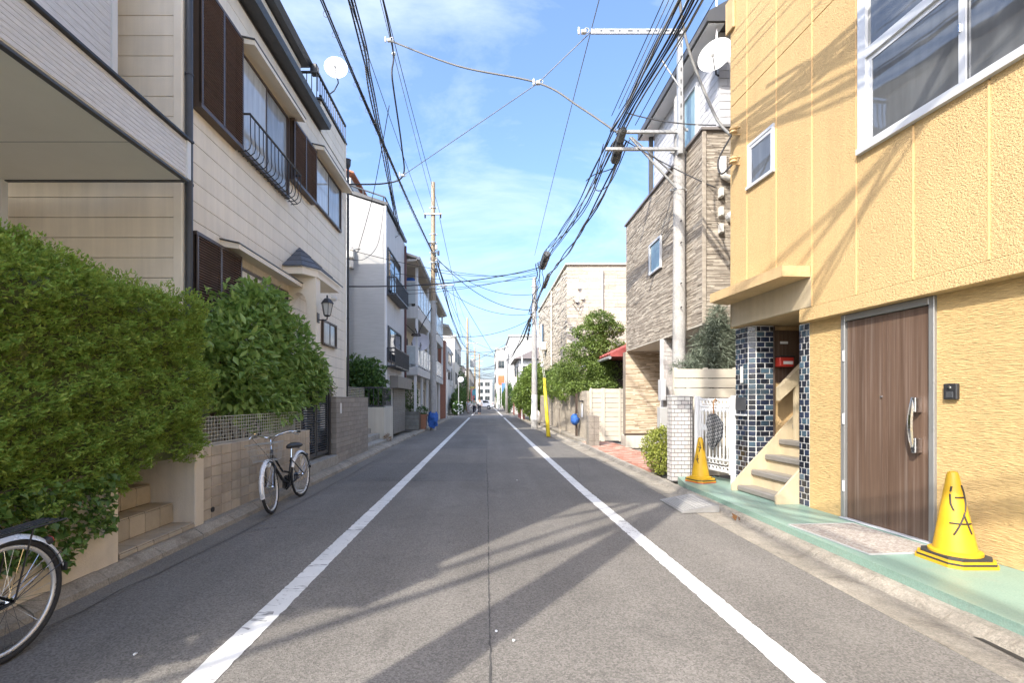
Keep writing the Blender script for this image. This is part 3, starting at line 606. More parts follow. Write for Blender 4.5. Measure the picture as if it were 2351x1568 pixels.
dish('white satellite dish on the beige house roof terrace railing', (-4.2, 12.75, 10.75), 0.31, R(-78), M_DISH, [(-4.42, 12.8, 10.02), (-4.3, 12.9, 10.2), (-4.2, 12.95, 10.45)])
# ================================================================== LEFT: VEGETATION
LM_HEDGE = leafmat('hedge_leaf', (0.15, 0.225, 0.035), (0.42, 0.53, 0.10), 0.4, 0.6, 11)
LM_HTIP = leafmat('hedge_tip', (0.18, 0.31, 0.05), (0.36, 0.52, 0.10), 0.4, 0.55)
LM_LAUREL = leafmat('laurel_leaf', (0.13, 0.24, 0.05), (0.36, 0.49, 0.13), 0.32, 0.33)
LM_IVY = leafmat('ivy_leaf', (0.07, 0.14, 0.028), (0.20, 0.31, 0.065), 0.28, 0.42)
LM_DARK = leafmat('dark_leaf', (0.05, 0.11, 0.026), (0.13, 0.23, 0.055), 0.28, 0.45)
LM_LITE = leafmat('bright_leaf', (0.09, 0.16, 0.025), (0.25, 0.33, 0.07), 0.32, 0.45)
LM_YEL = leafmat('yellow_green_leaf', (0.17, 0.22, 0.03), (0.45, 0.46, 0.10), 0.3, 0.5)
LM_GREY = leafmat('grey_green_needle', (0.12, 0.15, 0.10), (0.28, 0.32, 0.24), 0.2, 0.7)
LM_PINE = leafmat('pine_pad_leaf', (0.09, 0.15, 0.03), (0.27, 0.35, 0.09), 0.25, 0.4)
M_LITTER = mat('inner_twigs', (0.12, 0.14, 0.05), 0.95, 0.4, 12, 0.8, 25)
def vnoise(P, f, s):
    return (np.sin(P @ np.array([1.0, 1.7, 0.6]) * f + s) * np.sin(P @ np.array([-0.8, 1.1, 1.9]) * f * 1.3 + s * 2.1) + 0.6 * np.sin(P @ np.array([2.1, -0.7, 1.3]) * f * 2.1 + s * 0.7))
def hedgepts(n, x0, x1, y0, y1, z0, z1, amp=0.07, faces=((0, 1, 4), (0, 0, 2.5), (0, 0, 0))):
    """points on the street face, far end and top of a lumpy clipped block"""
    u = RNG.random((n, 2)); k = RNG.choice(4, n, p=[0.62, 0.12, 0.2, 0.06])
    P = np.zeros((n, 3)); N = np.zeros((n, 3))
    yy, zz, xx = y0 + (y1 - y0) * u[:, 0], z0 + (z1 - z0) * u[:, 1], x0 + (x1 - x0) * u[:, 0]
    m = k == 0; P[m] = np.stack([np.full(m.sum(), x1), yy[m], zz[m]], 1); N[m] = (1, 0, 0)
    m = k == 1; P[m] = np.stack([xx[m], np.full(m.sum(), y1), zz[m]], 1); N[m] = (0, 1, 0)
    m = k == 2; P[m] = np.stack([xx[m], y0 + (y1 - y0) * u[m, 1], np.full(m.sum(), z1)], 1); N[m] = (0, 0, 1)
    m = k == 3; P[m] = np.stack([xx[m], np.full(m.sum(), y0), zz[m]], 1); N[m] = (0, -1, 0)
    # round the edges
    c = np.array([(x0 + x1) / 2, (y0 + y1) / 2, (z0 + z1) / 2]); h = np.array([(x1 - x0) / 2, (y1 - y0) / 2, (z1 - z0) / 2]); rad = 0.22
    Q = np.clip(P, c - (h - rad), c + (h - rad)); D = P - Q; L = np.maximum(np.linalg.norm(D, axis=1, keepdims=True), 1e-5); N = D / L; P = Q + N * np.minimum(L, rad)
    d = amp * vnoise(P, 3.1, 1.0) + amp * 0.8 * vnoise(P, 9.0, 2.0) + amp * 0.6 * vnoise(P, 21.0, 4.0); P = P + N * (d - 0.09 * RNG.random(n) ** 1.5)[:, None]
    return P, N
t = thing('hedge', 'big clipped conifer hedge on the tan planter beside the steps', 'hedge', (-3.7, 3.0, 0.7))
P, N = hedgepts(105000, -4.5, -3.02, 0.8, 5.02, 0.62, 2.5)
keep = ~((P[:, 1] > 3.95) & (P[:, 2] < 0.82 + 0.10 * np.sin(P[:, 1] * 9) + 0.12 * (P[:, 1] - 3.95)) & (P[:, 0] > -4.2)); P, N = P[keep], N[keep]
# a taller shoulder towards the viewer
P2, N2 = hedgepts(26000, -4.6, -3.3, 0.8, 3.75, 2.1, 2.72, 0.06)
P = np.concatenate([P, P2]); N = np.concatenate([N, N2]); N[:, 2] += 0.35
ob('foliage', leaves(P, N, 0.040, 0.015, LM_HEDGE, spread=0.6, droop=0.0, flat=0.15), None, t, kind='stuff')
sel = RNG.random(len(P)) < 0.24; ob('tip_growth', leaves(P[sel] + N[sel] * 0.015, N[sel], 0.042, 0.014, LM_HTIP, 'tip_growth', spread=0.4, droop=0, flat=0.15), None, t, kind='stuff')
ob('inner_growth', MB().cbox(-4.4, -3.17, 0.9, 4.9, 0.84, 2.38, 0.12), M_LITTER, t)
for k in range(5): ob('trunk', MB().tube([(-3.75, 1.2 + k * 0.62, 0.6), (-3.7 + random.uniform(-.1, .1), 1.2 + k * 0.62, 1.6)], [0.05, 0.03], 7), M_TWIG, t)
C = np.stack([RNG.uniform(-3.10, -2.98, 2600), RNG.uniform(1.5, 3.86, 2600), 0], 1) if False else np.stack([-3.03 + RNG.normal(0, 0.035, 2600), RNG.uniform(1.2, 3.72, 2600), np.zeros(2600)], 1)
low = 0.34 + 0.07 * np.sin(C[:, 1] * 5.3) + 0.05 * np.sin(C[:, 1] * 13) + 0.10 * np.maximum(0, C[:, 1] - 3.3); C[:, 2] = low + (0.86 - low) * RNG.random(2600)
ob('ivy', leaves(C, np.tile([1.0, 0, -0.3], (2600, 1)), 0.06, 0.045, LM_IVY, spread=0.6), None, None, label='trailing ivy spilling over the tan planter wall', cat='ivy', kind='stuff')
# laurel: the largest-showing leaves are pieces, the mass behind is joined
t = thing('laurel_bush', 'broad glossy laurel bush above the brown tiled garden wall', 'bush', (-3.8, 7.1, 0.9))
ell = [(-3.7, 7.2, 2.25, 0.55, 1.2, 0.9), (-3.65, 7.35, 2.9, 0.42, 0.6, 0.45), (-3.55, 8.2, 2.2, 0.48, 0.85, 0.75), (-3.5, 6.35, 1.95, 0.42, 0.65, 0.65), (-3.5, 7.3, 1.5, 0.42, 1.3, 0.5), (-3.45, 8.8, 1.85, 0.4, 0.55, 0.5)]
C, N = shell(ell, 9500, 0.6, 0.2); keep = (C[:, 2] > 0.95) & (C[:, 0] < -3.02); C, N = C[keep], N[keep]; N[:, 2] += 0.5 * np.abs(N[:, 2]).mean()
ob('foliage', leaves(C, N, 0.15, 0.062, LM_LAUREL, spread=0.7), None, t, kind='stuff')
LF = []
for q in range(3):
    w = 0.026 + 0.004 * q; mb = MB().add([(0, 0, 0), (0.035, w, 0.012), (0.09, w * 0.9, 0.012), (0.145, 0, -0.01), (0.09, -w * 0.9, 0.012), (0.035, -w, 0.012), (0.04, 0, 0), (0.09, 0, -0.002)],
        [(0, 6, 1), (1, 6, 7, 2), (2, 7, 3), (3, 7, 4), (4, 7, 6, 5), (5, 6, 0)]); me = mb.mesh('leaf'); me.materials.append(LM_LAUREL); LF.append(me)
C, N = shell(ell, 1500, 0.95, 0.2); sel = np.where((C[:, 0] > -3.75) & (C[:, 0] < -3.0) & (C[:, 2] > 1.05) & (N[:, 0] > 0))[0][:300]
for i in sel:
    d = Vector(N[i]).normalized() + Vector((random.gauss(0.1, .4), random.gauss(-0.1, .4), random.gauss(0, .35))); o = bpy.data.objects.new('leaf', LF[i % 3])
    put(o, t, I4, Matrix.Translation(C[i]) @ d.to_track_quat('X', 'Z').to_matrix().to_4x4() @ Matrix.Scale(random.uniform(0.75, 1.1), 4))
for k in range(6):
    y = 6.2 + k * 0.4; ob('stem', MB().tube([(-3.8, 7.1 + (y - 7.1) * 0.3, 0.7), (-3.8, y, 1.4), (-3.75, y + (y - 7.1) * 0.4, 2.3)], [0.03, 0.02, 0.008], 6), M_TWIG, t)
def shrub(label, ell, n, L, W, lm, name='shrub', cat='shrub', base=None, stems=3, lo=0.6, group=None, spread=0.8):
    e = ell[0]; t = thing(name, label, cat, base or (e[0], e[1], max(0, e[2] - e[5])), group=group)
    C, N = shell(ell, n, lo, 0.22); k = C[:, 2] > 0.03; ob('foliage', leaves(C[k], N[k], L, W, lm, spread=spread), None, t, kind='stuff')
    b = Vector(base or (e[0], e[1], max(0, e[2] - e[5])))
    for q in range(stems):
        g = ell[q % len(ell)]; ob('stem', MB().tube([b + Vector((random.uniform(-.08, .08), random.uniform(-.08, .08), -0.05)), b.lerp(Vector(g[:3]), 0.5), Vector(g[:3]) + Vector((0, 0, g[5] * 0.4))], [0.03, 0.02, 0.008], 5), M_TWIG, t)
    return t
LM_AZ = leafmat('azalea_leaf', (0.09, 0.10, 0.022), (0.24, 0.23, 0.06), 0.25, 0.5)
shrub('olive leaved shrub peeping over the louvred gate', [(-4.0, 9.9, 1.75, 0.4, 0.55, 0.42), (-3.8, 10.5, 1.65, 0.3, 0.5, 0.3)], 2600, 0.075, 0.032, LM_AZ, base=(-4.0, 10.0, 0.4))
shrub('dense dark green round shrub by the white siding building', [(-4.6, 15.9, 2.0, 0.95, 0.7, 0.95), (-4.2, 16.0, 1.7, 0.8, 0.7, 0.8), (-5.0, 15.7, 2.2, 0.8, 0.6, 0.7), (-4.3, 16.2, 2.35, 0.7, 0.6, 0.6)], 6500, 0.15, 0.085, LM_DARK, base=(-4.5, 15.9, 0.8))

# ================================================================== LEFT: WHITE SIDING BUILDING
M_WSIDE = ribbed('white_ribbed_siding', (0.47, 0.47, 0.46), (2.5, 2.5, 70), 0.16)
M_WFLAT = mat('white_render', (0.60, 0.59, 0.565), 0.75, 0.05, 1.5, 0.15, 60, streak=0.16)
M_WFLAT2 = mat('off_white_render', (0.60, 0.565, 0.50), 0.75, 0.05, 1.5, 0.15, 60, streak=0.12)
b = thing('siding_building', 'white ribbed siding building with black window rails past the beige house', 'building', (-5.5, 19, 0))
ob('end_wall', MB().prism([(-8.5, 0.3), (-8.5, 10.0), (-5.2, 9.15), (-3.77, 8.68), (-3.77, 0.3)], 'y', 17.0, 17.12), M_WSIDE, b)
ob('street_wall', MB().box(-8.5, -3.75, 17.12, 21.0, 0.3, 8.62), M_WFLAT, b)
ob('corner_trim', MB().cbox(-3.79, -3.735, 16.97, 17.14, 0.3, 8.7, 0.004), M_TRIMW, b)
ob('roof', MB().prism([(-8.6, 10.06), (-5.2, 9.18), (-3.68, 8.70), (-3.66, 8.80), (-5.2, 9.32), (-8.6, 10.2)], 'y', 16.94, 21.05), M_DGREY, b)
rr = ob('roof_railing', MB().tube([(-6.5, 17.05, 9.85), (-5.2, 17.05, 9.52), (-3.8, 17.05, 9.05), (-3.8, 20.9, 9.05)], 0.03, 6), M_DGREY, b)
for x, z in ((-6.3, 9.6), (-5.4, 9.35), (-4.6, 9.05), (-3.85, 8.8)): ob('rail_post', MB().tube([(x, 17.05, z - 0.15), (x, 17.05, z + 0.24)], 0.022, 6), M_DGREY, rr)
def fwin(parent, x, y0, y1, z0, z1, m=None, fm=None, nleaf=2, out=1):
    """window on a street-side wall at plane x; out=+1 looks to +x, -1 to -x"""
    fm = fm or M_DGREY; s = out; lo, hi = sorted((x, x + 0.05 * s)); f = 0.05
    w = ob('window', MB().box(lo, hi, y0, y0 + f, z0, z1).box(lo, hi, y1 - f, y1, z0, z1).box(lo, hi, y0 + f, y1 - f, z1 - f, z1).box(lo, hi, y0 + f, y1 - f, z0, z0 + f), fm, parent)
    for k in range(nleaf):
        a, c = y0 + f + k * (y1 - y0 - 2 * f) / nleaf, y0 + f + (k + 1) * (y1 - y0 - 2 * f) / nleaf
        lo2, hi2 = sorted((x + 0.004 * s, x + 0.022 * s)); ob('pane', MB().box(lo2, hi2, a + 0.02, c - 0.02, z0 + f, z1 - f), m or M_PANE, w)
        if k: lo3, hi3 = sorted((x + 0.003 * s, x + 0.04 * s)); ob('mullion', MB().box(lo3, hi3, a - 0.02, a + 0.02, z0 + f, z1 - f), fm, w)
def nwin(parent, y, x0, x1, z0, z1, m=None, fm=None, nleaf=2):
    """window on a wall facing the viewer at plane y"""
    fm = fm or M_DGREY; f = 0.05
    w = ob('window', MB().box(x0, x0 + f, y - 0.05, y, z0, z1).box(x1 - f, x1, y - 0.05, y, z0, z1).box(x0 + f, x1 - f, y - 0.05, y, z1 - f, z1).box(x0 + f, x1 - f, y - 0.05, y, z0, z0 + f), fm, parent)
    for k in range(nleaf):
        a, c = x0 + f + k * (x1 - x0 - 2 * f) / nleaf, x0 + f + (k + 1) * (x1 - x0 - 2 * f) / nleaf
        ob('pane', MB().box(a + 0.015, c - 0.015, y - 0.022, y - 0.004, z0 + f, z1 - f), m or M_PANE, w)
def railbox(parent, x0, x1, y0, y1, z0, z1, m, step=0.16, nm='window_railing'):
    o = ob(nm, MB().cbox(x1 - 0.04, x1, y0, y1, z1 - 0.05, z1, 0.004).cbox(x0, x1 - 0.04, y0, y0 + 0.04, z1 - 0.05, z1, 0.004).cbox(x0, x1 - 0.04, y1 - 0.04, y1, z1 - 0.05, z1, 0.004)
           .cbox(x0, x1, y0, y1, z0, z0 + 0.06, 0.004), m, parent)
    n = int((y1 - y0) / step)
    for k in range(n + 1): piece('baluster', (0.03, 0.03, z1 - z0 - 0.11), m, o, (x1 - 0.02, y0 + 0.02 + k * (y1 - y0 - 0.04) / n, (z0 + z1) / 2 + 0.005))
    n = max(1, int((x1 - x0) / step))
    for k in range(n): piece('baluster', (0.03, 0.03, z1 - z0 - 0.11), m, o, (x0 + 0.02 + k * (x1 - x0 - 0.04) / n, y0 + 0.02, (z0 + z1) / 2 + 0.005))
    return o
fwin(b, -3.75, 17.25, 19.7, 5.5, 7.25); fwin(b, -3.75, 17.3, 19.9, 2.95, 4.3)
railbox(b, -3.75, -3.38, 17.15, 19.8, 5.42, 6.12, M_DGREY); railbox(b, -3.75, -3.4, 17.1, 18.5, 2.72, 3.45, M_DGREY); railbox(b, -3.75, -3.4, 18.6, 20.1, 2.72, 3.45, M_DGREY)
t = ob('shutter_box', MB().cbox(-3.75, -3.42, 17.7, 20.95, 1.95, 2.42, 0.01), mat('grey_brown_panel', (0.22, 0.2, 0.175), 0.6, 0.08), b)
M_SHUT = mat('grey_shutter', (0.24, 0.225, 0.2), 0.55, 0.08, 3, rnd=0.05)
for k in range(24): piece('shutter_slat', (2.6, 0.03, 0.074), M_SHUT, b, (-3.72, 19.5, 0.14 + k * 0.077), rz=R(90), b=0.012)
pipe(b, [(-5.15, 16.93, 0.9), (-5.15, 16.93, 7.0)], 0.05, M_TRIMW); pipe(b, [(-3.70, 20.85, 2.5), (-3.70, 20.85, 8.5)], 0.05, mat('maroon_pipe', (0.12, 0.05, 0.045), 0.5, 0.1))
t = ob('meter_box', MB().cbox(-5.1, -4.9, 16.8, 16.98, 6.7, 7.05, 0.02).cbox(-5.08, -4.92, 16.82, 16.98, 6.35, 6.62, 0.02), M_IVORY, b)
ob('meter_dome', MB().lathe([(0.075, 0), (0.075, 0.05), (0.04, 0.1)], 10, Matrix.Translation((-5.0, 16.9, 7.05))), M_GREYP, b)
t = thing('rooftop_cabin', 'white rooftop cabin with orange tiled roof above the siding building', 'building', (-7, 19, 9.4))
ob('wall', MB().box(-8.4, -5.35, 18.0, 20.9, 9.0, 10.25), M_WFLAT, t); M_OTILE = mat('orange_tile', (0.42, 0.16, 0.08), 0.7, 0.2, 6, rnd=0.15)
for k in range(8): ob('roof_tile_row', MB().prism([(-8.6 + k * 0.42, 11.5 - k * 0.145), (-8.12 + k * 0.42, 11.34 - k * 0.145), (-8.12 + k * 0.42, 11.40 - k * 0.145), (-8.6 + k * 0.42, 11.58 - k * 0.145)], 'y', 17.8, 21.1), M_OTILE, t)

# ================================================================== LEFT: BALCONY APARTMENTS
a = thing('balcony_apartments', 'cream apartments with frosted balcony panels behind the utility pole', 'building', (-5, 28, 0))
ob('wall', MB().box(-9, -4.5, 21.1, 34.9, 0.02, 7.7), M_WFLAT2, a)
ob('roof', MB().prism([(-9, 9.9), (-3.15, 7.95), (-3.15, 8.05), (-9, 10.1)], 'y', 20.9, 35.1).prism([(-4.6, 7.7), (-3.2, 7.86), (-3.2, 7.93), (-4.6, 7.93)], 'y', 20.9, 35.1), mat('tan_soffit', (0.42, 0.385, 0.33), 0.8, 0.06), a)
ob('gutter', MB().prism([(-3.2, 7.9), (-3.06, 7.9), (-3.04, 8.02), (-3.2, 8.02)], 'y', 20.85, 35.15), M_GREYP, a)
M_FPAN = mat('frosted_panel', (0.48, 0.53, 0.54), 0.25, 0.06, 2, spec=0.6)
for lv, (z0, z1, zt) in enumerate(((2.68, 3.08, 4.06), (5.4, 5.98, 7.15))):
    ob('balcony_slab', MB().cbox(-4.5, -3.3, 21.9, 34.6, z0, z1, 0.01), M_WFLAT, a)
    fr = ob('balcony_frame', MB().box(-3.36, -3.31, 21.95, 34.55, zt, zt + 0.05).box(-4.45, -3.36, 21.95, 22.0, zt, zt + 0.05).box(-3.36, -3.31, 21.95, 34.55, z1 + 0.08, z1 + 0.12), M_TRIMW, a)
    for k in range(12):
        y = 22.0 + k * 1.045; ob('panel', MB().box(-3.345, -3.325, y + 0.06, y + 0.98, z1 + 0.14, zt), M_FPAN, a); piece('frame_post', (0.05, 0.05, zt - z1), M_TRIMW, a, (-3.335, y + 0.02, (zt + z1) / 2))
    ob('panel', MB().box(-4.4, -3.95, 21.965, 21.985, z1 + 0.14, zt), M_FPAN, a); ob('panel', MB().box(-3.85, -3.42, 21.965, 21.985, z1 + 0.14, zt), M_FPAN, a)
    for y in (23.2, 27.4, 31.6): fwin(a, -4.5, y, y + 2.6, z1 + 0.1, zt + 0.9 if lv == 0 else zt + 0.35)
    for y in (21.98, 26.1, 30.3, 34.5): ob('post', MB().cbox(-3.42, -3.30, y - 0.05, y + 0.05, z1 + 0.01, (5.4 if lv == 0 else 7.85), 0.004), M_TRIMW, a)
for y in (22.0, 24.2, 26.4, 28.6, 30.8, 33.0): ob('post', MB().cbox(-3.5, -3.38, y, y + 0.12, 0.06, 2.68, 0.005), M_TRIMW, a)
for y, m in ((24.4, M_DGREY), (26.7, M_WFLAT), (28.9, M_TRIMW), (31.1, M_DGREY)): ob('door', MB().cbox(-4.5, -4.42, y, y + 1.5, 0.06, 2.2, 0.01), m, a)
dish('grey satellite dish clamped to the apartments lower balcony', (-3.25, 22.6, 4.35), 0.42, R(-80), mat('dish_grey', (0.62, 0.61, 0.66), 0.45, 0.05), [(-3.34, 22.6, 3.6), (-3.3, 22.6, 4.1)])
shrub('dark potted tree under the apartments balcony', [(-3.75, 22.6, 1.6, 0.4, 0.5, 0.8)], 1500, 0.1, 0.04, LM_DARK, base=(-3.75, 22.6, 0.4), name='potted_tree', cat='tree')
t = thing('planter_box', 'weathered grey wooden planter box at the apartments entrance', 'planter', (-3.4, 21.4, 0.09))
for k in range(5): piece('plank', (0.9, 0.03, 0.16), mat('grey_plank', (0.2, 0.2, 0.18), 0.9, 0.2, 8, rnd=0.15), t, (-3.6, 21.2, 0.19 + k * 0.17))
ob('box', MB().cbox(-4.05, -3.15, 21.22, 21.8, 0.09, 0.9, 0.01), M_GROUT, t)
t = thing('terracotta_planter', 'square terracotta planter next to the wooden planter box', 'planter', (-3.2, 22.2, 0.09)); M_TERRA = mat('terracotta', (0.36, 0.17, 0.10), 0.8, 0.12, 6)
ob('pot', MB().lathe([(0.26, 0.09), (0.32, 0.7), (0.36, 0.71), (0.36, 0.8), (0.30, 0.8), (0.28, 0.72)], 4, Matrix.Translation((-3.12, 22.1, 0)) @ Matrix.Rotation(R(45), 4, 'Z')), M_TERRA, t)
C, N = shell([(-3.12, 22.1, 0.95, 0.3, 0.3, 0.25)], 350); ob('foliage', leaves(C, N, 0.11, 0.04, LM_DARK), None, t, kind='stuff')
ob('blue_tarp', MB().cbox(-3.95, -3.5, 22.1, 22.5, 7.2, 7.42, 0.06), M_BLUE, label='blue tarp bundle on the apartments upper balcony', cat='tarp')
# red brick corner block with eaves
b = thing('brick_corner_house', 'white balcony house with red brick side wall after the apartments', 'building', (-5, 37, 0))
M_RBR = [mat('red_brick', (0.36, 0.17, 0.12), 0.8, 0.15, 8, rnd=0.15)]
ob('wall', MB().box(-9, -3.75, 35.2, 39.4, 0.02, 7.0), M_WFLAT, b); ob('brick_pier', MB().cbox(-3.75, -3.17, 35.25, 36.3, 0.05, 6.1, 0.01), M_RBR[0], b)
ob('pier_pipe', MB().tube([(-3.13, 35.4, 0.1), (-3.13, 35.4, 6)], 0.05, 8), M_TRIMW, b)
ob('eave', MB().prism([(-6, 7.1), (-2.9, 7.1), (-2.9, 7.28), (-6, 7.9)], 'y', 35.0, 39.6), M_WFLAT2, b); ob('balcony', MB().cbox(-3.75, -3.05, 35.3, 39.3, 3.9, 5.7, 0.02), M_WFLAT, b)
fwin(b, -3.05, 36, 39, 4.4, 5.3); fwin(b, -3.75, 36.6, 38.8, 0.4, 2.4)
# ================================================================== RIGHT: GREEN FOOTWAY + YELLOW HOUSE
FY = Matrix.Translation((4.13, 3.52, 0)) @ Matrix.Rotation(math.atan(0.0758), 4, 'Z')   # local x into the house, local y along the wall
pv = ob('pavement', MB().prism([(3.137, -6), (5.2, -6), (4.3, 7.2), (3.95, 7.95), (3.62, 8.0), (3.30, 7.9), (3.137, 7.2)], 'z', 0.02, 0.134), M_GREEN, kind='structure', label='glossy green painted footway along the yellow house')
y = thing('yellow_house', 'yellow stuccoed house with a wood-grain door and navy tiled stair entrance', 'house', tuple(FY.to_translation()), math.atan(0.0758))
ob('core', MB().box(0.03, 8, -6, 2.27, 0.1, 2.42).box(-0.085, 8, -6, 3.50, 2.57, 9.2).box(1.6, 8, 2.27, 3.6, 0.1, 2.57), M_YEL_SM, y, FY)
# combed lower stucco: two bays either side of the door
ob('lower_panel', MB().box(0, 0.03, 1.60, 2.11, 0.136, 2.41), M_YEL_LOW, y, FY); ob('lower_panel', MB().box(0, 0.03, -6, 0.64, 0.136, 2.41), M_YEL_LOW, y, FY)
ob('band', MB().cbox(-0.125, 0.03, -6, 2.13, 2.41, 2.568, 0.006), M_YEL_UP, y, FY)
js = [0.132 + 0.6 * k for k in range(-9, 6)]
edges = [-6] + [j for j in js if j > -5.9] + [3.53]
for i in range(len(edges) - 1):
    u0, u1 = edges[i] + 0.008, edges[i + 1] - 0.008
    if u1 - u0 < 0.05: continue
    for z0, z1 in ((2.572, 5.943), (5.957, 9.2)):
        if u0 > -1.3 and u1 < 1.4 and z0 < 3:
            for (q0, q1) in ((2.572, 4.05),): ob('wall_panel', MB().box(-0.12, -0.086, u0, u1, q0, q1), M_YEL_UP, y, FY)
        elif u0 > -1.3 and u1 < 1.4:
            ob('wall_panel', MB().box(-0.12, -0.086, u0, u1, 5.957, 9.2), M_YEL_UP, y, FY)
        else: ob('wall_panel', MB().box(-0.12, -0.086, u0, u1, max(z0, 3.062 if u0 > 1.93 else z0), z1), M_YEL_UP, y, FY)
for j in js:
    z1 = 4.0 if -1.0 < j < 1.3 else 9.2
    if -5.9 < j < 3.5: ob('joint_strip', MB().box(-0.126, -0.09, j - 0.007, j + 0.007, 3.064 if j > 1.96 else 2.574, z1), M_YEL_JOINT, y, FY)
ob('end_wall', MB().box(-0.118, 8, 3.502, 3.53, 2.56, 9.2), M_YEL_SM, y, FY)
ob('end_wall_lower', MB().box(0.33, 8, 3.6, 3.63, 0.1, 2.56), M_YEL_SM, y, FY)
ob('eave', MB().cbox(-0.30, 8.2, -6, 3.62, 9.2, 9.4, 0.02).cbox(-0.16, -0.12, 3.40, 3.60, 7.1, 7.6, 0.01), M_YEL_SM, y, FY)
# stair canopy
ob('stair_fascia', MB().cbox(-0.118, 0.3, 1.95, 3.53, 2.575, 2.95, 0.004), M_YEL_CREAM, y, FY)
ob('canopy', MB().prism([(-0.12, 1.95), (-0.48, 1.95), (-0.50, 3.44), (-0.12, 3.60)], 'z', 2.93, 3.06), M_YEL_SM, y, FY)
# big sliding window
M_WGL = glassmat('street_window_pane', (0.10, 0.105, 0.11), 0.02, 1.0)
w = ob('window', MB().box(-0.15, -0.06, 1.20, 1.29, 4.08, 6.0).box(-0.15, -0.06, -1.25, -1.17, 4.08, 6.0).box(-0.15, -0.06, -1.17, 1.20, 5.93, 6.0).box(-0.17, -0.06, -1.25, 1.29, 4.02, 4.08).box(-0.15, -0.06, -1.17, 1.20, 4.98, 5.07), M_ALU, y, FY)
for u0, u1, x in ((0.30, 1.20, -0.125), (-0.55, 0.36, -0.105), (-1.17, -0.5, -0.125)):
    s_ = ob('sash', MB().box(x, x + 0.02, u0, u0 + 0.05, 4.08, 4.98).box(x, x + 0.02, u1 - 0.05, u1, 4.08, 4.98).box(x, x + 0.02, u0 + 0.05, u1 - 0.05, 4.08, 4.13).box(x, x + 0.02, u0 + 0.05, u1 - 0.05, 4.93, 4.98), M_ALU, w, FY)
    ob('pane', MB().box(x + 0.007, x + 0.012, u0 + 0.05, u1 - 0.05, 4.13, 4.93), M_WGL, w, FY); ob('transom_pane', MB().box(x + 0.007, x + 0.012, u0, u1, 5.07, 5.93), M_WGL, w, FY)
ob('latch', MB().cbox(-0.14, -0.125, 0.325, 0.345, 4.55, 4.62, 0.004), M_CHROME, w, FY)
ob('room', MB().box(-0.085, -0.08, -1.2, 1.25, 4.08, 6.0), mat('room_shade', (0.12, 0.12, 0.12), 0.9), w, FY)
w = ob('window', MB().box(-0.14, -0.06, 2.56, 2.60, 4.52, 5.14).box(-0.14, -0.06, 3.06, 3.10, 4.52, 5.14).box(-0.14, -0.06, 2.60, 3.06, 5.10, 5.14).box(-0.16, -0.06, 2.55, 3.11, 4.49, 4.53), M_ALU, y, FY)
ob('sash', MB().box(-0.13, -0.11, 2.60, 2.63, 4.53, 5.10).box(-0.13, -0.11, 3.03, 3.06, 4.53, 5.10).box(-0.13, -0.11, 2.63, 3.03, 5.05, 5.10), M_ALU, w, FY); ob('pane', MB().box(-0.124, -0.118, 2.63, 3.03, 4.53, 5.05), M_WGL, w, FY)
# door
d = ob('door', MB().cbox(0.0, 0.045, 0.685, 1.575, 0.15, 2.33, 0.004), M_DOOR, y, FY)
for u in (1.10, 1.15): ob('door_groove', MB().box(-0.0035, 0.0, u, u + 0.008, 0.16, 2.32), mat('groove', (0.11, 0.07, 0.05), 0.6), d, FY)
ob('door_frame', MB().cbox(-0.03, 0.05, 1.58, 1.63, 0.136, 2.405, 0.004).cbox(-0.03, 0.05, 0.63, 0.68, 0.136, 2.405, 0.004).cbox(-0.03, 0.05, 0.68, 1.58, 2.335, 2.405, 0.004), mat('bronze_frame', (0.30, 0.30, 0.29), 0.4, 0.05, metal=0.5), d, FY)
ob('threshold', MB().cbox(-0.05, 0.04, 0.63, 1.63, 0.136, 0.149, 0.003), M_ALU, d, FY)
hp = [(-0.06 - 0.03 * math.sin(math.pi * k / 12), 0.79, 0.98 + 0.5 * k / 12) for k in range(13)]
ob('door_handle', MB().tube(hp, [0.014 + 0.009 * math.sin(math.pi * k / 12) for k in range(13)], 8).cbox(-0.075, 0, 0.755, 0.80, 0.96, 1.10, 0.006).cbox(-0.075, 0, 0.755, 0.80, 1.34, 1.48, 0.006), M_CHROME, d, FY, smooth=False)
ob('keyhole', MB().lathe([(0.012, 0), (0.012, 0.012)], 10, Matrix.Translation((-0.078, 0.775, 1.0)) @ Matrix.Rotation(R(-90), 4, 'Y')), M_BLACK, d, FY)
ob('peephole', MB().lathe([(0.014, 0), (0.01, 0.012)], 10, Matrix.Translation((-0.004, 1.16, 1.49)) @ Matrix.Rotation(R(-90), 4, 'Y')), M_CHROME, d, FY)
for z in (0.5, 1.25, 1.95): ob('hinge', MB().tube([(-0.035, 1.585, z - 0.06), (-0.035, 1.585, z + 0.06)], 0.012, 8), M_ALU, d, FY)
ic = thing('intercom', 'black intercom panel on the yellow wall by the wood-grain door', 'intercom', (4.09, 4.0, 1.5))
ob('housing', MB().cbox(-0.035, 0.0, 0.44, 0.55, 1.46, 1.60, 0.006), M_BLACK, ic, FY); ob('camera_lens', MB().lathe([(0.014, 0), (0.01, 0.008)], 12, Matrix.Translation((-0.036, 0.495, 1.565)) @ Matrix.Rotation(R(-90), 4, 'Y')), M_CHROME, ic, FY)
ob('speaker_grille', MB().cbox(-0.039, -0.034, 0.465, 0.525, 1.475, 1.53, 0.003), M_DGREY, ic, FY)
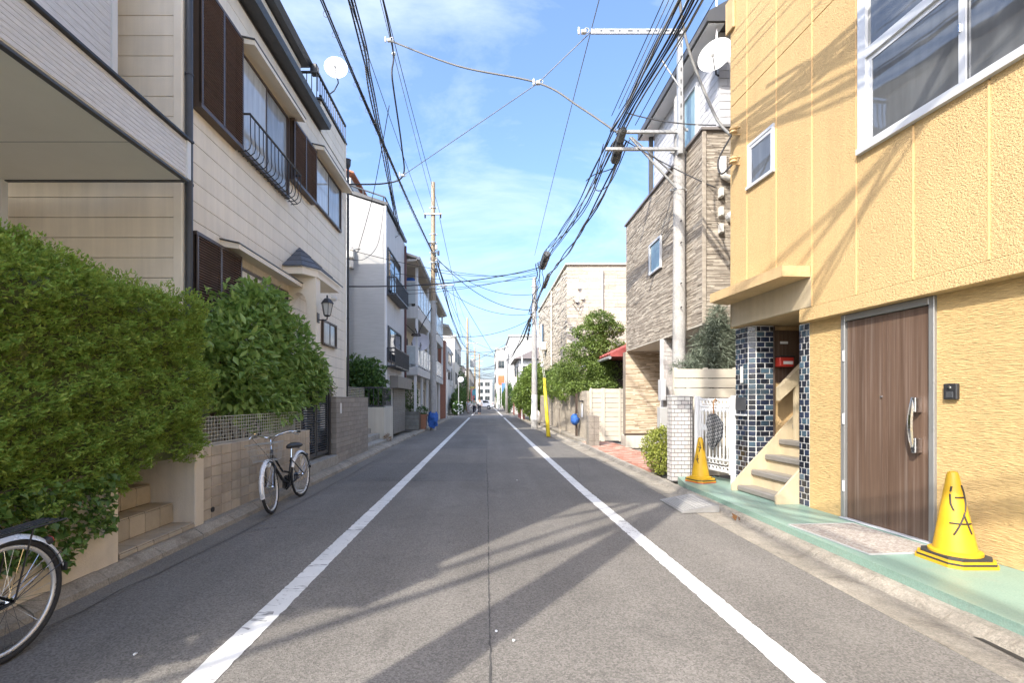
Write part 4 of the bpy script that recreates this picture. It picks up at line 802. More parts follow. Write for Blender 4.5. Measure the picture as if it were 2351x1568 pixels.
# cable brackets with insulators near the corner
br = thing('insulator_bracket', 'yellow painted cable insulator rack on the yellow house corner', 'bracket', (3.75, 6.9, 5.2))
for z in (5.42, 4.98):
    ob('insulator', MB().lathe([(0.03, 0), (0.055, 0.01), (0.055, 0.03), (0.035, 0.045), (0.055, 0.06), (0.055, 0.08), (0.03, 0.09)], 12, FY @ Matrix.Translation((-0.22, 3.30, z))), M_YEL_SM, br)
    ob('bracket_arm', MB().cbox(-0.24, -0.12, 3.29, 3.31, z - 0.02, z, 0.003).cbox(-0.24, -0.12, 3.29, 3.31, z + 0.09, z + 0.11, 0.003), M_YEL_SM, br, FY)
# navy tiled piers
M_NAVY = [mat('navy_tile', (0.022, 0.03, 0.055), 0.12, 0.25, 9, 0.06, 30, rnd=0.4, spec=0.7), mat('blue_black_tile', (0.014, 0.017, 0.026), 0.14, 0.25, 9, 0.06, 30, rnd=0.4, spec=0.7), mat('teal_grey_tile', (0.045, 0.075, 0.10), 0.15, 0.25, 9, 0.06, 30, rnd=0.35, spec=0.7)]
M_WGROUT = mat('white_grout', (0.66, 0.65, 0.62), 0.9, 0.08, 5, dirt=0.1)
pr = thing('tiled_pier', 'navy tiled pier carrying a slotted mail plate beside the white gate', 'pier', (3.9, 6.9, 0.1))
ob('core', MB().prism([(0.012, 3.30), (0.09, 3.232), (0.36, 3.232), (0.36, 3.60), (0.012, 3.60)], 'z', 0.06, 2.56), M_WGROUT, pr, FY)
bricks('tile', pr, 'x', 0.012, 3.305, 3.59, 0.07, 2.55, 0.105, 0.066, 0.011, -0.01, M_NAVY, FY)
bricks('tile', pr, 'y', 3.232, 0.092, 0.35, 0.07, 2.55, 0.125, 0.066, 0.011, -0.01, M_NAVY, FY)
hh = (2.55 - 0.07) / 32
for k in range(32):
    piece('tile', (0.092, 0.01, hh - 0.011), random.choice(M_NAVY), pr, (0.047, 3.262, 0.07 + hh * (k + 0.5)), FY, rz=math.atan2(-0.068, 0.078))
for (z, w_, hgt) in ((1.72, 0.035, 0.25), (1.42, 0.05, 0.03), (1.34, 0.05, 0.03)): ob('sticker', MB().cbox(-0.003, 0.0, 3.40, 3.40 + w_ * 2, z, z + hgt, 0.0008), M_IVORY, pr, FY)
ob('mail_slot', MB().cbox(-0.012, 0.0, 3.33, 3.57, 1.30, 1.50, 0.002), M_DGREY, pr, FY); ob('mail_lip', MB().cbox(-0.03, 0.0, 3.31, 3.58, 1.22, 1.245, 0.002), M_ALU, pr, FY)
ob('pier_edge', MB().cbox(0.352, 0.375, 3.215, 3.30, 0.13, 2.55, 0.003), M_BROWNM, pr, FY)
pr = thing('tiled_jamb', 'slim navy tiled jamb between the stair and the yellow wall', 'pier', (3.97, 5.7, 0.13))
ob('core', MB().box(0.006, 0.10, 2.115, 2.28, 0.136, 2.41), M_WGROUT, pr, FY); bricks('tile', pr, 'x', 0.006, 2.12, 2.278, 0.14, 2.405, 0.074, 0.066, 0.011, -0.01, M_NAVY, FY)
# outside stair
st = thing('stair', 'cream outdoor staircase with grey treads between the navy tiled piers', 'staircase', (4.1, 6.2, 0.13))
M_TREAD = mat('grey_tread', (0.20, 0.185, 0.165), 0.6, 0.1, 5, 0.2, 50); M_TREADL = mat('tread_cover', (0.25, 0.225, 0.185), 0.6, 0.1, 5)
for k in range(9):
    x, z = -0.22 + 0.212 * k, 0.215 + 0.222 * k
    ob('riser', MB().box(x + 0.03, x + 0.25, 2.32, 3.20, z - 0.222 if k else 0.136, z - 0.03), M_YEL_CREAM, st, FY)
    tr = ob('tread', MB().cbox(x + 0.05, x + 0.26, 2.32, 3.20, z - 0.03, z, 0.003), M_TREADL, st, FY); ob('nosing', MB().cbox(x - 0.01, x + 0.07, 2.32, 3.20, z - 0.075, z + 0.004, 0.014), M_TREAD, tr, FY)
for u0, u1 in ((2.285, 2.318), (3.202, 3.228)):
    ob('stringer', MB().prism([(-0.30, 0.136), (-0.30, 0.24), (1.7, 2.32), (1.7, 1.9), (0.02, 0.136)], 'y', u0, u1), M_YEL_CREAM, st, FY)
ob('balustrade', MB().prism([(0.30, 1.45), (0.30, 1.64), (1.5, 2.84), (1.5, 2.5)], 'y', 3.02, 3.10), M_YEL_CREAM, st, FY)
ob('newel', MB().cbox(0.55, 0.60, 3.03, 3.09, 0.85, 1.75, 0.004), M_YEL_CREAM, st, FY)
ob('stair_wall', MB().box(0.376, 2.6, 3.30, 3.34, 0.13, 2.56), M_YEL_SM, st, FY)
ob('wood_panel', MB().box(0.38, 1.6, 3.285, 3.299, 1.72, 2.5), M_DOOR, st, FY)
mbx = thing('mailbox', 'red mailbox with a white label inside the stairwell', 'mailbox', (4.4, 6.7, 1.9))
ob('box', MB().cbox(0.40, 0.62, 3.15, 3.28, 1.95, 2.09, 0.01), M_RED, mbx, FY); ob('label_plate', MB().cbox(0.45, 0.60, 3.145, 3.15, 1.985, 2.03, 0.001), M_WHITEM, mbx, FY); ob('lid', MB().cbox(0.395, 0.625, 3.13, 3.28, 2.092, 2.11, 0.005), M_BLACK, mbx, FY)
ob('notice_plate', MB().cbox(0.50, 0.62, 3.277, 3.284, 2.30, 2.335, 0.001), M_WHITEM, st, FY)
# mat
def matmat():
    t = NT('floor_mat'); p = t.P(); b = t.n('ShaderNodeTexBrick'); b.inputs['Scale'].default_value = 14; b.inputs['Color1'].default_value = (0.36, 0.31, 0.26, 1); b.inputs['Color2'].default_value = (0.43, 0.39, 0.33, 1); b.inputs['Mortar'].default_value = (0.46, 0.43, 0.38, 1); b.inputs['Mortar Size'].default_value = 0.06
    t.l(p, b.inputs['Vector']); c = t.mix(t.rng(t.noise(p, 38, 4), 0.4, 0.6, 0, 1), b.outputs[0], (0.29, 0.245, 0.21)); t.col(c); t.b.inputs['Roughness'].default_value = 0.95; t.bump(t.noise(p, 140, 4), 0.6, 0.01); MATS['fm'] = t.m; return t.m
t = thing('doormat', 'worn pinkish patterned mat on the green footway before the door', 'mat', (3.65, 4.4, 0.134))
ob('mat', MB().cbox(-0.84, -0.12, 0.44, 1.36, 0.135, 0.147, 0.004), matmat(), t, FY); ob('mat_border', MB().cbox(-0.852, -0.841, 0.43, 1.37, 0.135, 0.149, 0.002).cbox(-0.841, -0.12, 0.428, 0.439, 0.135, 0.149, 0.002).cbox(-0.841, -0.12, 1.361, 1.372, 0.135, 0.149, 0.002), M_GREYP, t, FY)
# cones
M_CONE = mat('yellow_cone_plastic', (0.60, 0.35, 0.015), 0.5, 0.08, 6, dirt=0.3, dcol=(0.35, 0.25, 0.08)); M_INK = mat('marker_ink', (0.03, 0.02, 0.015), 0.6, 0.1)
M_CBLK = mat('black_cone_base', (0.035, 0.035, 0.035), 0.7, 0.15, 8)
def cone(label, loc, h, strokes, cam_ang, rz, bases, lean=0.0):
    t = thing('traffic_cone', label, 'cone', loc, rz, 'yellow traffic cones on the green footway'); F = Matrix.Translation(loc) @ Matrix.Rotation(rz, 4, 'Z'); z = 0.0
    for (s_, th, m) in bases:
        mb = MB(); c = 0.06; hx = s_ / 2
        oct_ = [(-hx + c, -hx), (hx - c, -hx), (hx, -hx + c), (hx, hx - c), (hx - c, hx), (-hx + c, hx), (-hx, hx - c), (-hx, -hx + c)]
        mb.prism(oct_, 'z', z, z + th); ob('base_plate', mb, m, t, F); z += th + 0.001
    FL = F @ Matrix.Rotation(lean, 4, 'Y'); r0, r1 = 0.135, 0.038
    ob('cone_shell', MB().lathe([(0.165, z), (0.165, z + 0.022), (r0, z + 0.03), (r1, h - 0.03), (0.030, h - 0.008), (0.014, h), (0.001, h + 0.001)], 32, FL, cap=False), M_CONE, t, smooth=True, autos=35)
    def S(th, f):
        zz = z + 0.03 + f * (h - 0.06 - z); r = r0 + (r1 - r0) * f + 0.0025; return FL @ Vector((r * math.cos(th), r * math.sin(th), zz))
    for st_ in strokes:
        pts = []
        for i in range(len(st_) - 1):
            for q in range(4): pts.append((st_[i][0] + (st_[i + 1][0] - st_[i][0]) * q / 4, st_[i][1] + (st_[i + 1][1] - st_[i][1]) * q / 4))
        pts.append(st_[-1]); ob('marker_stroke', MB().tube([S(cam_ang - rz + a, f) for a, f in pts], 0.0068, 5), M_INK, t)
def cs(x, y):   # stroke point from the photo detail: angle from the viewer line, fraction of height
    c = 1865 + (y - 300) * 0.12; r = 45 + (y - 300) * 0.178; return (math.asin(max(-0.95, min(0.95, (x - c) / r))), (810 - y) / 585)
S1 = [[(1860, 310), (1858, 352)], [(1858, 370), (1868, 445), (1890, 495)], [(1905, 300), (1928, 360), (1944, 440), (1950, 500)], [(1885, 395), (1935, 393)], [(1948, 505), (1938, 580), (1908, 678)], [(1948, 530), (1972, 590), (2003, 668)], [(1875, 590), (1930, 592), (1990, 592)]]
cone('yellow traffic cone with marker strokes in front of the wood-grain door', (3.83, 3.74, 0.135), 0.74, [[cs(*p) for p in s_] for s_ in S1], math.atan2(-3.74, -3.83), 0, [(0.40, 0.022, M_CONE), (0.385, 0.014, M_CBLK), (0.38, 0.016, M_CONE), (0.35, 0.02, M_CBLK)], -0.03)
S2 = [[(-0.25, 0.93), (0.0, 0.78), (-0.3, 0.66)], [(-0.55, 0.79), (0.2, 0.77)], [(0.75, 0.9), (0.85, 0.7)], [(-0.6, 0.58), (-0.55, 0.45), (-0.3, 0.35)], [(-0.75, 0.45), (-0.25, 0.47)]]
cone('smaller looking yellow traffic cone by the white tiled pillar', (3.48, 7.45, 0.135), 0.72, S2, math.atan2(-7.45, -3.48), 0.35, [(0.38, 0.014, M_RED), (0.38, 0.016, M_CONE), (0.38, 0.014, M_CBLK), (0.36, 0.014, M_CONE)])
# kerb ramp
rp_ = thing('kerb_ramp', 'grey chequered plastic kerb ramp against the footway edge', 'ramp', (2.8, 6.2, 0))
ob('ramp', MB().prism([(2.50, 0.006), (2.50, 0.02), (2.93, 0.105), (2.98, 0.105), (2.98, 0.02)], 'y', 5.86, 6.62), mat('ramp_grey', (0.25, 0.245, 0.235), 0.6, 0.15, 6, dirt=0.3), rp_)
for k in range(5): ob('tread_rib', MB().prism([(2.54 + k * 0.03, 0.0285 + k * 0.0059), (2.552 + k * 0.03, 0.031 + k * 0.0059), (2.552 + k * 0.03, 0.037 + k * 0.0059), (2.54 + k * 0.03, 0.0345 + k * 0.0059)], 'y', 5.9, 6.58), mat('ramp_rib', (0.33, 0.325, 0.31), 0.6, 0.1), rp_)
for i in range(5):
    for k in range(12): piece('tread_stud', (0.026, 0.034, 0.006), mat('ramp_rib', (0.33, 0.325, 0.31)), rp_, (2.72 + i * 0.045, 5.93 + k * 0.056, 0.067 + i * 0.0089), ry=R(-11), rz=0.6, b=0.001)
t = thing('fallen_leaf', 'crumpled brown dead leaf on the gutter concrete', 'leaf', (3.0, 5.5, 0.02)); C = np.array([[2.98, 5.52, 0.05], [3.0, 5.45, 0.04], [2.96, 5.48, 0.035]]); ob('blade', leaves(C, np.array([[0, 0, 1.0]] * 3), 0.09, 0.06, leafmat('dead_leaf', (0.18, 0.08, 0.03), (0.3, 0.15, 0.06)), spread=1), None, t)

# ================================================================== RIGHT: WHITE TILED PILLAR, GATE, SLATTED FENCE
pw = thing('tiled_pillar', 'white brick-tiled gate pillar with dark joints', 'pillar', (3.4, 8.2, 0.05))
ob('core', MB().prism([(3.215, 7.97), (3.55, 7.97), (3.615, 8.03), (3.615, 8.14), (3.215, 8.14)], 'z', 0.04, 1.52), mat('dark_joint', (0.12, 0.11, 0.11), 0.9), pw)
M_WT = [mat('white_tile', (0.50, 0.485, 0.465), 0.25, 0.06, 6, rnd=0.06, spec=0.5), mat('white_tile_b', (0.47, 0.435, 0.415), 0.25, 0.06, 6, rnd=0.06, spec=0.5)]
bricks('tile', pw, 'y', 7.97, 3.217, 3.54, 0.05, 1.52, 0.108, 0.06, 0.01, -0.01, M_WT); bricks('tile', pw, 'x', 3.615, 8.04, 8.13, 0.05, 1.52, 0.108, 0.06, 0.01, 0.01, M_WT); bricks('tile', pw, 'x', 3.215, 7.98, 8.13, 0.05, 1.52, 0.108, 0.06, 0.01, -0.01, M_WT)
n = 21; hh = 1.47 / n
for k in range(n): piece('tile', (0.07, 0.01, hh - 0.01), random.choice(M_WT), pw, (3.586, 7.992, 0.05 + hh * (k + 0.5)), rz=math.atan2(0.06, 0.065))
ob('cap', MB().cbox(3.20, 3.63, 7.95, 8.16, 1.521, 1.545, 0.006), M_WT[0], pw)
A, B = Vector((3.86, 7.12, 0)), Vector((3.64, 7.93, 0)); FG = Matrix.Translation(A) @ Matrix.Rotation(math.atan2(B.y - A.y, B.x - A.x), 4, 'Z'); LG = (B - A).length
g = thing('iron_gate', 'white ornamental iron gate next to the navy tiled pier', 'gate', tuple(A))
for x in (-0.02, LG - 0.05): ob('gate_post', MB().cbox(x, x + 0.07, -0.035, 0.035, 0.10, 1.53, 0.006), M_WHITEM, g, FG)
lf = ob('gate_leaf', MB().cbox(0.08, LG - 0.08, -0.015, 0.015, 0.30, 0.335, 0.004).cbox(0.08, LG - 0.08, -0.015, 0.015, 0.48, 0.51, 0.004).cbox(0.08, LG - 0.08, -0.015, 0.015, 1.34, 1.375, 0.004).cbox(0.08, LG - 0.08, -0.015, 0.015, 1.46, 1.485, 0.004).cbox(0.08, 0.11, -0.015, 0.015, 0.28, 1.50, 0.004).cbox(LG - 0.11, LG - 0.08, -0.015, 0.015, 0.28, 1.50, 0.004), M_WHITEM, g, FG)
nb = 8
for k in range(nb):
    x = 0.15 + k * (LG - 0.30) / (nb - 1); ob('gate_bar', MB().tube([(x, 0, 0.51), (x, 0, 1.28)], 0.013, 6).lathe([(0.02, 1.26), (0.028, 1.29), (0.001, 1.34)], 8, Matrix.Translation((x, 0, 0))), M_WHITEM, lf, FG)
    ob('scroll', MB().torus((x, 0, 1.30), 0.045, 0.008, 'y', 14, 5, 0, math.pi), M_WHITEM, lf, FG); ob('scroll', MB().torus((x + 0.02, 0, 1.425), 0.034, 0.009, 'y', 14, 5), M_WHITEM, lf, FG); ob('scroll', MB().torus((x, 0, 0.33), 0.055, 0.009, 'y', 14, 5, 0, math.pi).torus((x + 0.04, 0, 0.47), 0.05, 0.008, 'y', 14, 5, math.pi, 2 * math.pi), M_WHITEM, lf, FG)
ob('lock_plate', MB().cbox(LG - 0.32, LG - 0.06, -0.03, -0.012, 0.95, 1.05, 0.004), M_WHITEM, lf, FG); ob('latch', MB().cbox(LG - 0.12, LG - 0.04, -0.05, -0.02, 1.0, 1.03, 0.004), M_GALV, lf, FG)
def plaid():
    t = NT('plaid_cloth'); p = t.P((1, 1, 1), (0.2, 0.3, 0.5)); c = None
    for sc, dr in ((11, 'X'), (6, 'Z')):
        w = t.n('ShaderNodeTexWave', wave_type='BANDS', bands_direction=dr); w.inputs['Scale'].default_value = sc; w.inputs['Distortion'].default_value = 1.2; t.l(p, w.inputs['Vector'])
        f = t.rng(w.outputs['Fac'], 0.95, 0.99, 0, 0.7); c = t.mix(f, c or (0.03, 0.032, 0.038), (0.42, 0.42, 0.42))
    t.col(c); t.b.inputs['Roughness'].default_value = 0.8; MATS['plaid'] = t.m; return t.m
u = thing('umbrella', 'folded dark plaid umbrella hanging on the white iron gate', 'umbrella', (3.74, 7.35, 0.7)); pos = FG @ Vector((0.34, 0.06, 0)); mb = MB(); prof = [(0.035, 1.24), (0.06, 1.2), (0.10, 1.08), (0.085, 0.95), (0.09, 0.86), (0.055, 0.75), (0.012, 0.66)]; k0 = 0; nn = 20
for r_, z_ in prof:
    for j in range(nn):
        a_ = 2 * math.pi * j / nn; rr_ = r_ * (1 + (0.32 if j % 2 else -0.22)) * (1 + 0.12 * math.sin(3 * a_ + z_ * 9)); mb.v.append((pos.x - 0.06 + rr_ * math.cos(a_) + 0.02 * math.sin(z_ * 8), pos.y - 0.06 + rr_ * math.sin(a_), z_))
for i in range(len(prof) - 1):
    for j in range(nn): mb.f.append((i * nn + j, i * nn + (j + 1) % nn, (i + 1) * nn + (j + 1) % nn, (i + 1) * nn + j))
ob('canopy', mb, plaid(), u); hx, hy = pos.x - 0.06, pos.y - 0.06
ob('handle', MB().tube([(hx, hy, 1.22), (hx, hy, 1.40), (hx + 0.015, hy + 0.01, 1.46), (hx + 0.05, hy + 0.03, 1.475), (hx + 0.08, hy + 0.05, 1.44)], 0.012, 7), mat('cane_wood', (0.30, 0.16, 0.07), 0.4), u); ob('tip', MB().tube([(hx, hy, 0.67), (hx, hy, 0.6)], 0.005, 5), M_CHROME, u)
f = thing('slatted_fence', 'cream slatted privacy fence under the grey-green conifer', 'fence', (4.3, 9.0, 0)); M_CRW = mat('cream_wood', (0.56, 0.51, 0.42), 0.6, 0.05, 3, rnd=0.04)
for k in range(11): piece('slat', (1.2, 0.025, 0.165), M_CRW, f, (4.04, 8.4, 0.16 + k * 0.179))
for x in (3.44, 4.0, 4.55): ob('fence_post', MB().cbox(x, x + 0.07, 8.414, 8.48, 0.05, 2.06, 0.004), M_CRW, f)
shrub('tall grey-green feathery conifer behind the cream slatted fence', [(4.30, 8.72, 2.35, 0.42, 0.25, 0.62), (4.22, 8.7, 2.1, 0.46, 0.25, 0.35), (4.48, 8.72, 2.55, 0.35, 0.25, 0.6), (4.38, 8.7, 2.95, 0.2, 0.2, 0.38)], 9000, 0.12, 0.012, LM_GREY, base=(4.35, 8.72, 0), name='conifer', cat='tree', lo=0.45, spread=0.5)
shrub('low conifer sprigs spilling over the cream slatted fence by the pole', [(3.72, 8.6, 2.06, 0.3, 0.15, 0.2)], 600, 0.13, 0.011, LM_GREY, base=(3.8, 8.6, 0.1), lo=0.3, spread=0.5)
shrub('yellow-green clipped shrub at the corner of the brick forecourt', [(3.33, 8.72, 0.55, 0.34, 0.42, 0.40), (3.3, 8.65, 0.36, 0.28, 0.36, 0.3), (3.38, 8.95, 0.62, 0.26, 0.3, 0.3)], 4200, 0.05, 0.028, LM_YEL, base=(3.33, 8.75, 0.03))
t = thing('forecourt', 'red brick paved forecourt beyond the white tiled pillar', None, (3.7, 11, 0.02), kind='structure'); ob('bed', MB().box(3.15, 4.2, 9.0, 15.5, -0.01, 0.05), M_KERB, t)
M_PAV = [mat('paver_red', (0.37, 0.17, 0.12), 0.8, 0.12, 9, 0.3, 60, rnd=0.15), mat('paver_pink', (0.46, 0.28, 0.22), 0.8, 0.12, 9, 0.3, 60, rnd=0.15), mat('paver_buff', (0.50, 0.38, 0.30), 0.8, 0.12, 9, 0.3, 60, rnd=0.12)]
r_ = 0
for k in range(58):
    yy = 9.05 + k * 0.11
    for i in range(5):
        x = 3.26 + i * 0.21 + (0.105 if k % 2 else 0) - 0.05 * 0
        if x < 4.18: piece('paver', (0.2, 0.1, 0.03), random.choice(M_PAV[:2] if random.random() < .75 else M_PAV), t, (x, yy, 0.052 + random.uniform(-.002, .002)))
ob('edge_stone', MB().cbox(3.10, 3.15, 9.0, 15.5, -0.01, 0.072, 0.006), M_CONC, t)

# ================================================================== RIGHT: STONE-CLAD HOUSE
def strips(name, face, c, a0, a1, z0, z1, out, hole=None, rh=0.028):
    """thin split-stone strips laid proud of a wall, one joined mesh"""
    mb = MB(); n = int((z1 - z0) / rh); r = (z1 - z0) / n
    for k in range(n):
        a = a0
        while a < a1:
            e = min(a + random.uniform(0.14, 0.45), a1); zz0, zz1 = z0 + k * r + 0.0015, z0 + (k + 1) * r - 0.0015
            if e - a > 0.02 and not (hole and hole((a + e) / 2, (zz0 + zz1) / 2)):
                d = random.uniform(0.005, 0.016) * out
                lo, hi = sorted((c, c + d))
                if face == 'x': mb.box(lo, hi, a + 0.001, e - 0.001, zz0, zz1)
                else: mb.box(a + 0.001, e - 0.001, lo, hi, zz0, zz1)
            a = e
    return mb
def stonemat(name, lo, mid, hi):
    t = NT(name); g = t.n('ShaderNodeNewGeometry').outputs['Random Per Island']; cr = t.n('ShaderNodeValToRGB'); t.l(g, cr.inputs[0]); e = cr.color_ramp.elements
    e[0].color = (*lo, 1); e[1].color = (*hi, 1); e[1].position = 1.0; m_ = e.new(0.5); m_.color = (*mid, 1)
    c = t.mul(cr.outputs[0], t.rng(t.noise(t.P((6, 6, 20)), 1.0, 6), 0.3, 0.7, 0.8, 1.2)); t.col(c); t.b.inputs['Roughness'].default_value = 0.85; t.bump(t.noise(t.P(), 60, 5), 0.4, 0.01); MATS[name] = t.m; return t.m
M_STONE = stonemat('split_stone', (0.22, 0.185, 0.145), (0.33, 0.285, 0.23), (0.50, 0.445, 0.365)); M_STONE2 = stonemat('split_stone_warm', (0.30, 0.225, 0.15), (0.50, 0.40, 0.28), (0.70, 0.60, 0.46))
s = thing('stone_house', 'brown split-stone clad house with white upper storey behind the concrete pole', 'house', (6, 11.5, 0)); M_STB = mat('stone_backing', (0.25, 0.21, 0.165), 0.9, 0.1)
ob('core', MB().box(4.25, 10, 9.0, 13.87, 2.99, 6.72).box(5.35, 10, 9.2, 13.87, 0.02, 2.95).box(4.26, 5.35, 13.9, 14.3, 0.02, 2.95), M_STB, s)
hole = lambda a_, z_: 11.0 < a_ < 11.88 and 4.63 < z_ < 5.5
ob('stone_cladding', strips('c', 'x', 4.25, 8.98, 13.9, 2.97, 6.75, -1, hole), M_STONE, s, kind='stuff'); ob('stone_cladding', strips('c', 'y', 9.0, 4.23, 7.5, 2.97, 6.75, -1), M_STONE, s, kind='stuff')
ob('stone_cladding', strips('c', 'y', 13.9, 4.22, 5.36, 0.46, 2.94, -1), M_STONE2, s, kind='stuff'); ob('stone_cladding', strips('c', 'y', 13.88, 4.23, 5.3, 2.97, 6.75, 1), M_STONE, s, kind='stuff')
ob('corner_stone', MB().cbox(4.222, 4.30, 8.955, 8.985, 2.97, 6.75, 0.003), M_STONE, s); ob('coping', MB().cbox(4.19, 7.6, 8.93, 13.95, 6.75, 6.81, 0.006), mat('grey_brown_coping', (0.2, 0.18, 0.17), 0.5), s)
ob('soffit', MB().box(4.24, 5.4, 8.98, 13.89, 2.945, 2.968), M_PALE, s); ob('plinth', MB().cbox(4.2, 5.4, 13.76, 14.3, 0.02, 0.40, 0.006), M_PALE, s); ob('plinth_trim', MB().cbox(4.17, 5.35, 13.8, 13.88, 0.40, 0.46, 0.004), M_BROWNM, s)
wt = ob('tiled_wall', MB().box(4.24, 5.35, 11.0, 11.2, 0.05, 2.94), M_WGROUT, s); bricks('tile', s, 'y', 11.0, 4.245, 4.75, 0.06, 2.93, 0.15, 0.095, 0.008, -0.01, M_WT)
fwin(s, 4.235, 11.05, 11.83, 4.68, 5.46, glassmat('sky_pane', (0.12, 0.2, 0.22)), M_ALU, 1, -1)
M_SCALE = [mat('white_scallop_siding', (0.50, 0.50, 0.51), 0.6, 0.05, 3, rnd=0.05)]
ob('upper_core', MB().box(4.52, 10, 8.9, 12.35, 6.8, 8.6), mat('white_backing', (0.42, 0.42, 0.43), 0.8), s)
bricks('siding_tile', s, 'x', 4.52, 8.92, 12.33, 6.82, 8.62, 0.3, 0.145, 0.008, -0.012, M_SCALE); bricks('siding_tile', s, 'y', 8.9, 4.52, 5.6, 6.82, 8.62, 0.3, 0.145, 0.008, -0.012, M_SCALE)
ob('eave', MB().prism([(4.15, 8.62), (4.16, 8.80), (6.5, 10.1), (10, 8.9), (10, 8.62)], 'y', 8.62, 12.6), mat('dark_roof_trim', (0.07, 0.068, 0.066), 0.5), s); ob('eave_soffit', MB().box(4.2, 4.5, 8.66, 12.56, 8.59, 8.615), M_TRIMW, s)
ob('verge_board', MB().cbox(4.40, 4.50, 12.36, 12.44, 6.85, 8.6, 0.004), mat('dark_roof_trim', (0.07, 0.068, 0.066), 0.5), s)
fwin(s, 4.508, 9.75, 10.75, 6.86, 8.25, glassmat('teal_curtain_pane', (0.26, 0.38, 0.40)), M_TRIMW, 1, -1)
dish('white satellite dish by the yellow house corner on the stone house', (4.35, 8.72, 8.05), 0.30, R(-128), M_DISH, [(4.49, 8.86, 7.75), (4.42, 8.82, 7.75), (4.40, 8.8, 7.95)])
an = thing('tv_antenna', 'aerial antenna on a tall mast over the stone house roof', 'antenna', (4.5, 8.8, 8.3)); ob('mast', MB().tube([(4.40, 8.75, 8.2), (4.40, 8.75, 10.4)], 0.018, 6), M_ALU, an); ob('boom', MB().tube([(4.40, 8.75, 9.55), (4.13, 9.1, 9.45)], 0.012, 5), M_ALU, an); ob('boom', MB().tube([(4.2, 8.5, 10.0), (4.0, 9.3, 9.45)], 0.010, 5), M_ALU, an)
for k in range(9):
    p = Vector((4.2, 8.5, 10.0)).lerp(Vector((4.0, 9.3, 9.45)), k / 8); ob('element', MB().tube([p + Vector((-0.1, -0.03, 0)), p + Vector((0.1, 0.03, 0))], 0.005, 4), M_ALU, an)
def box_on(nm, label, cat, x0, x1, y0, y1, z0, z1, m, extra=None, b=0.008):
    t = thing(nm, label, cat, ((x0 + x1) / 2, (y0 + y1) / 2, z0)); ob('housing', MB().cbox(x0, x1, y0, y1, z0, z1, b), m, t); ob('cover', MB().cbox(x0 + 0.01, x1 - 0.01, y0 - 0.008, y0, z0 + 0.015, z1 - 0.015, 0.003), m, t); return t
box_on('junction_box', 'white conduit box high on the stone house wall', 'box', 4.53, 4.65, 8.86, 8.97, 5.92, 6.2, M_WHITEM)
ob('conduit', MB().tube([(4.59, 8.9, 5.92), (4.60, 8.88, 5.82), (4.68, 8.88, 5.78), (5.2, 8.88, 5.76)], 0.06, 10), M_IVORY, None, smooth=True, label='fat white conduit elbow under the high conduit box', cat='pipe')
for z, nm_ in ((5.42, 'topmost'), (5.05, 'middle'), (4.72, 'lowest')): box_on('junction_box', nm_ + ' of three small ivory boxes on the stone house wall', 'box', 4.53, 4.61, 8.88, 8.97, z, z + 0.18, M_IVORY)
ob('vent_hood', MB().lathe([(0.10, 0), (0.10, 0.12), (0.06, 0.17)], 14, Matrix.Translation((4.78, 8.98, 5.05)) @ Matrix.Rotation(R(90), 4, 'X')), M_ALU, label='round steel vent hood on the stone house wall', cat='vent')
box_on('meter_cabinet', 'grey electricity meter cabinet by the white tiled pillar', 'cabinet', 4.02, 4.2, 10.6, 10.8, 0.4, 1.3, M_GREYP)
box_on('post_box', 'small steel letter box on the white tiled wall', 'letter box', 4.1, 4.22, 10.75, 10.95, 1.45, 1.95, M_ALU)
# ================================================================== RIGHT: FENCES, WALL, TREES, CREAM BUILDING
f = thing('board_fence', 'cream horizontal board fence between block wall and stone house', 'fence', (4.1, 15.6, 0))
for k in range(11): piece('board', (1.22, 0.03, 0.152), M_CRW, f, (4.11, 15.6, 0.16 + k * 0.162))
for x in (3.52, 3.9, 4.5): ob('fence_post', MB().cbox(x, x + (0.12 if x == 3.9 else 0.06), 15.55, 15.582, 0.06, 1.88, 0.004), M_CRW, f)
f2 = thing('block_pillar', 'short grey concrete block pillar at the forecourt corner', 'pillar', (3.29, 14.2, 0)); M_GBL = [concrete('grey_block', (0.30, 0.265, 0.225), 0.2, 0.5)]
ob('core', MB().box(3.135, 3.445, 14.01, 14.35, 0.02, 0.975), M_GROUT, f2); bricks('block', f2, 'y', 14.01, 3.13, 3.45, 0.03, 0.98, 0.155, 0.185, 0.008, -0.015, M_GBL, bond=0); bricks('block', f2, 'x', 3.135, 14.0, 14.35, 0.03, 0.98, 0.17, 0.185, 0.008, -0.015, M_GBL, bond=0)
w = thing('block_wall', 'weathered cream concrete block wall under the pine', 'wall', (3.6, 23, 0)); ob('core', MB().box(3.575, 3.72, 16.25, 30.5, 0.02, 1.62), M_GROUTL, w)
bricks('block', w, 'x', 3.575, 16.25, 30.5, 0.06, 1.64, 0.39, 0.19, 0.008, -0.02, [M_BLOCK], jit=0.003, bond=0.5); bricks('block', w, 'y', 16.25, 3.56, 3.73, 0.06, 1.64, 0.17, 0.19, 0.008, -0.02, [M_BLOCK])
for k in range(18):
    y0 = 16.25 + k * 0.79; z = 1.64
    ob('coping', MB().prism([(y0 + 0.785 * q / 6, z + 0.14 + 0.03 * math.sin(math.pi * q / 6 + k)) for q in range(7)] + [(y0 + 0.785, z), (y0, z)], 'x', 3.55, 3.74), M_BLOCK, w)
ob('footing', MB().cbox(3.2, 3.56, 15.5, 30.5, -0.01, 0.10, 0.01), M_KERB, w)
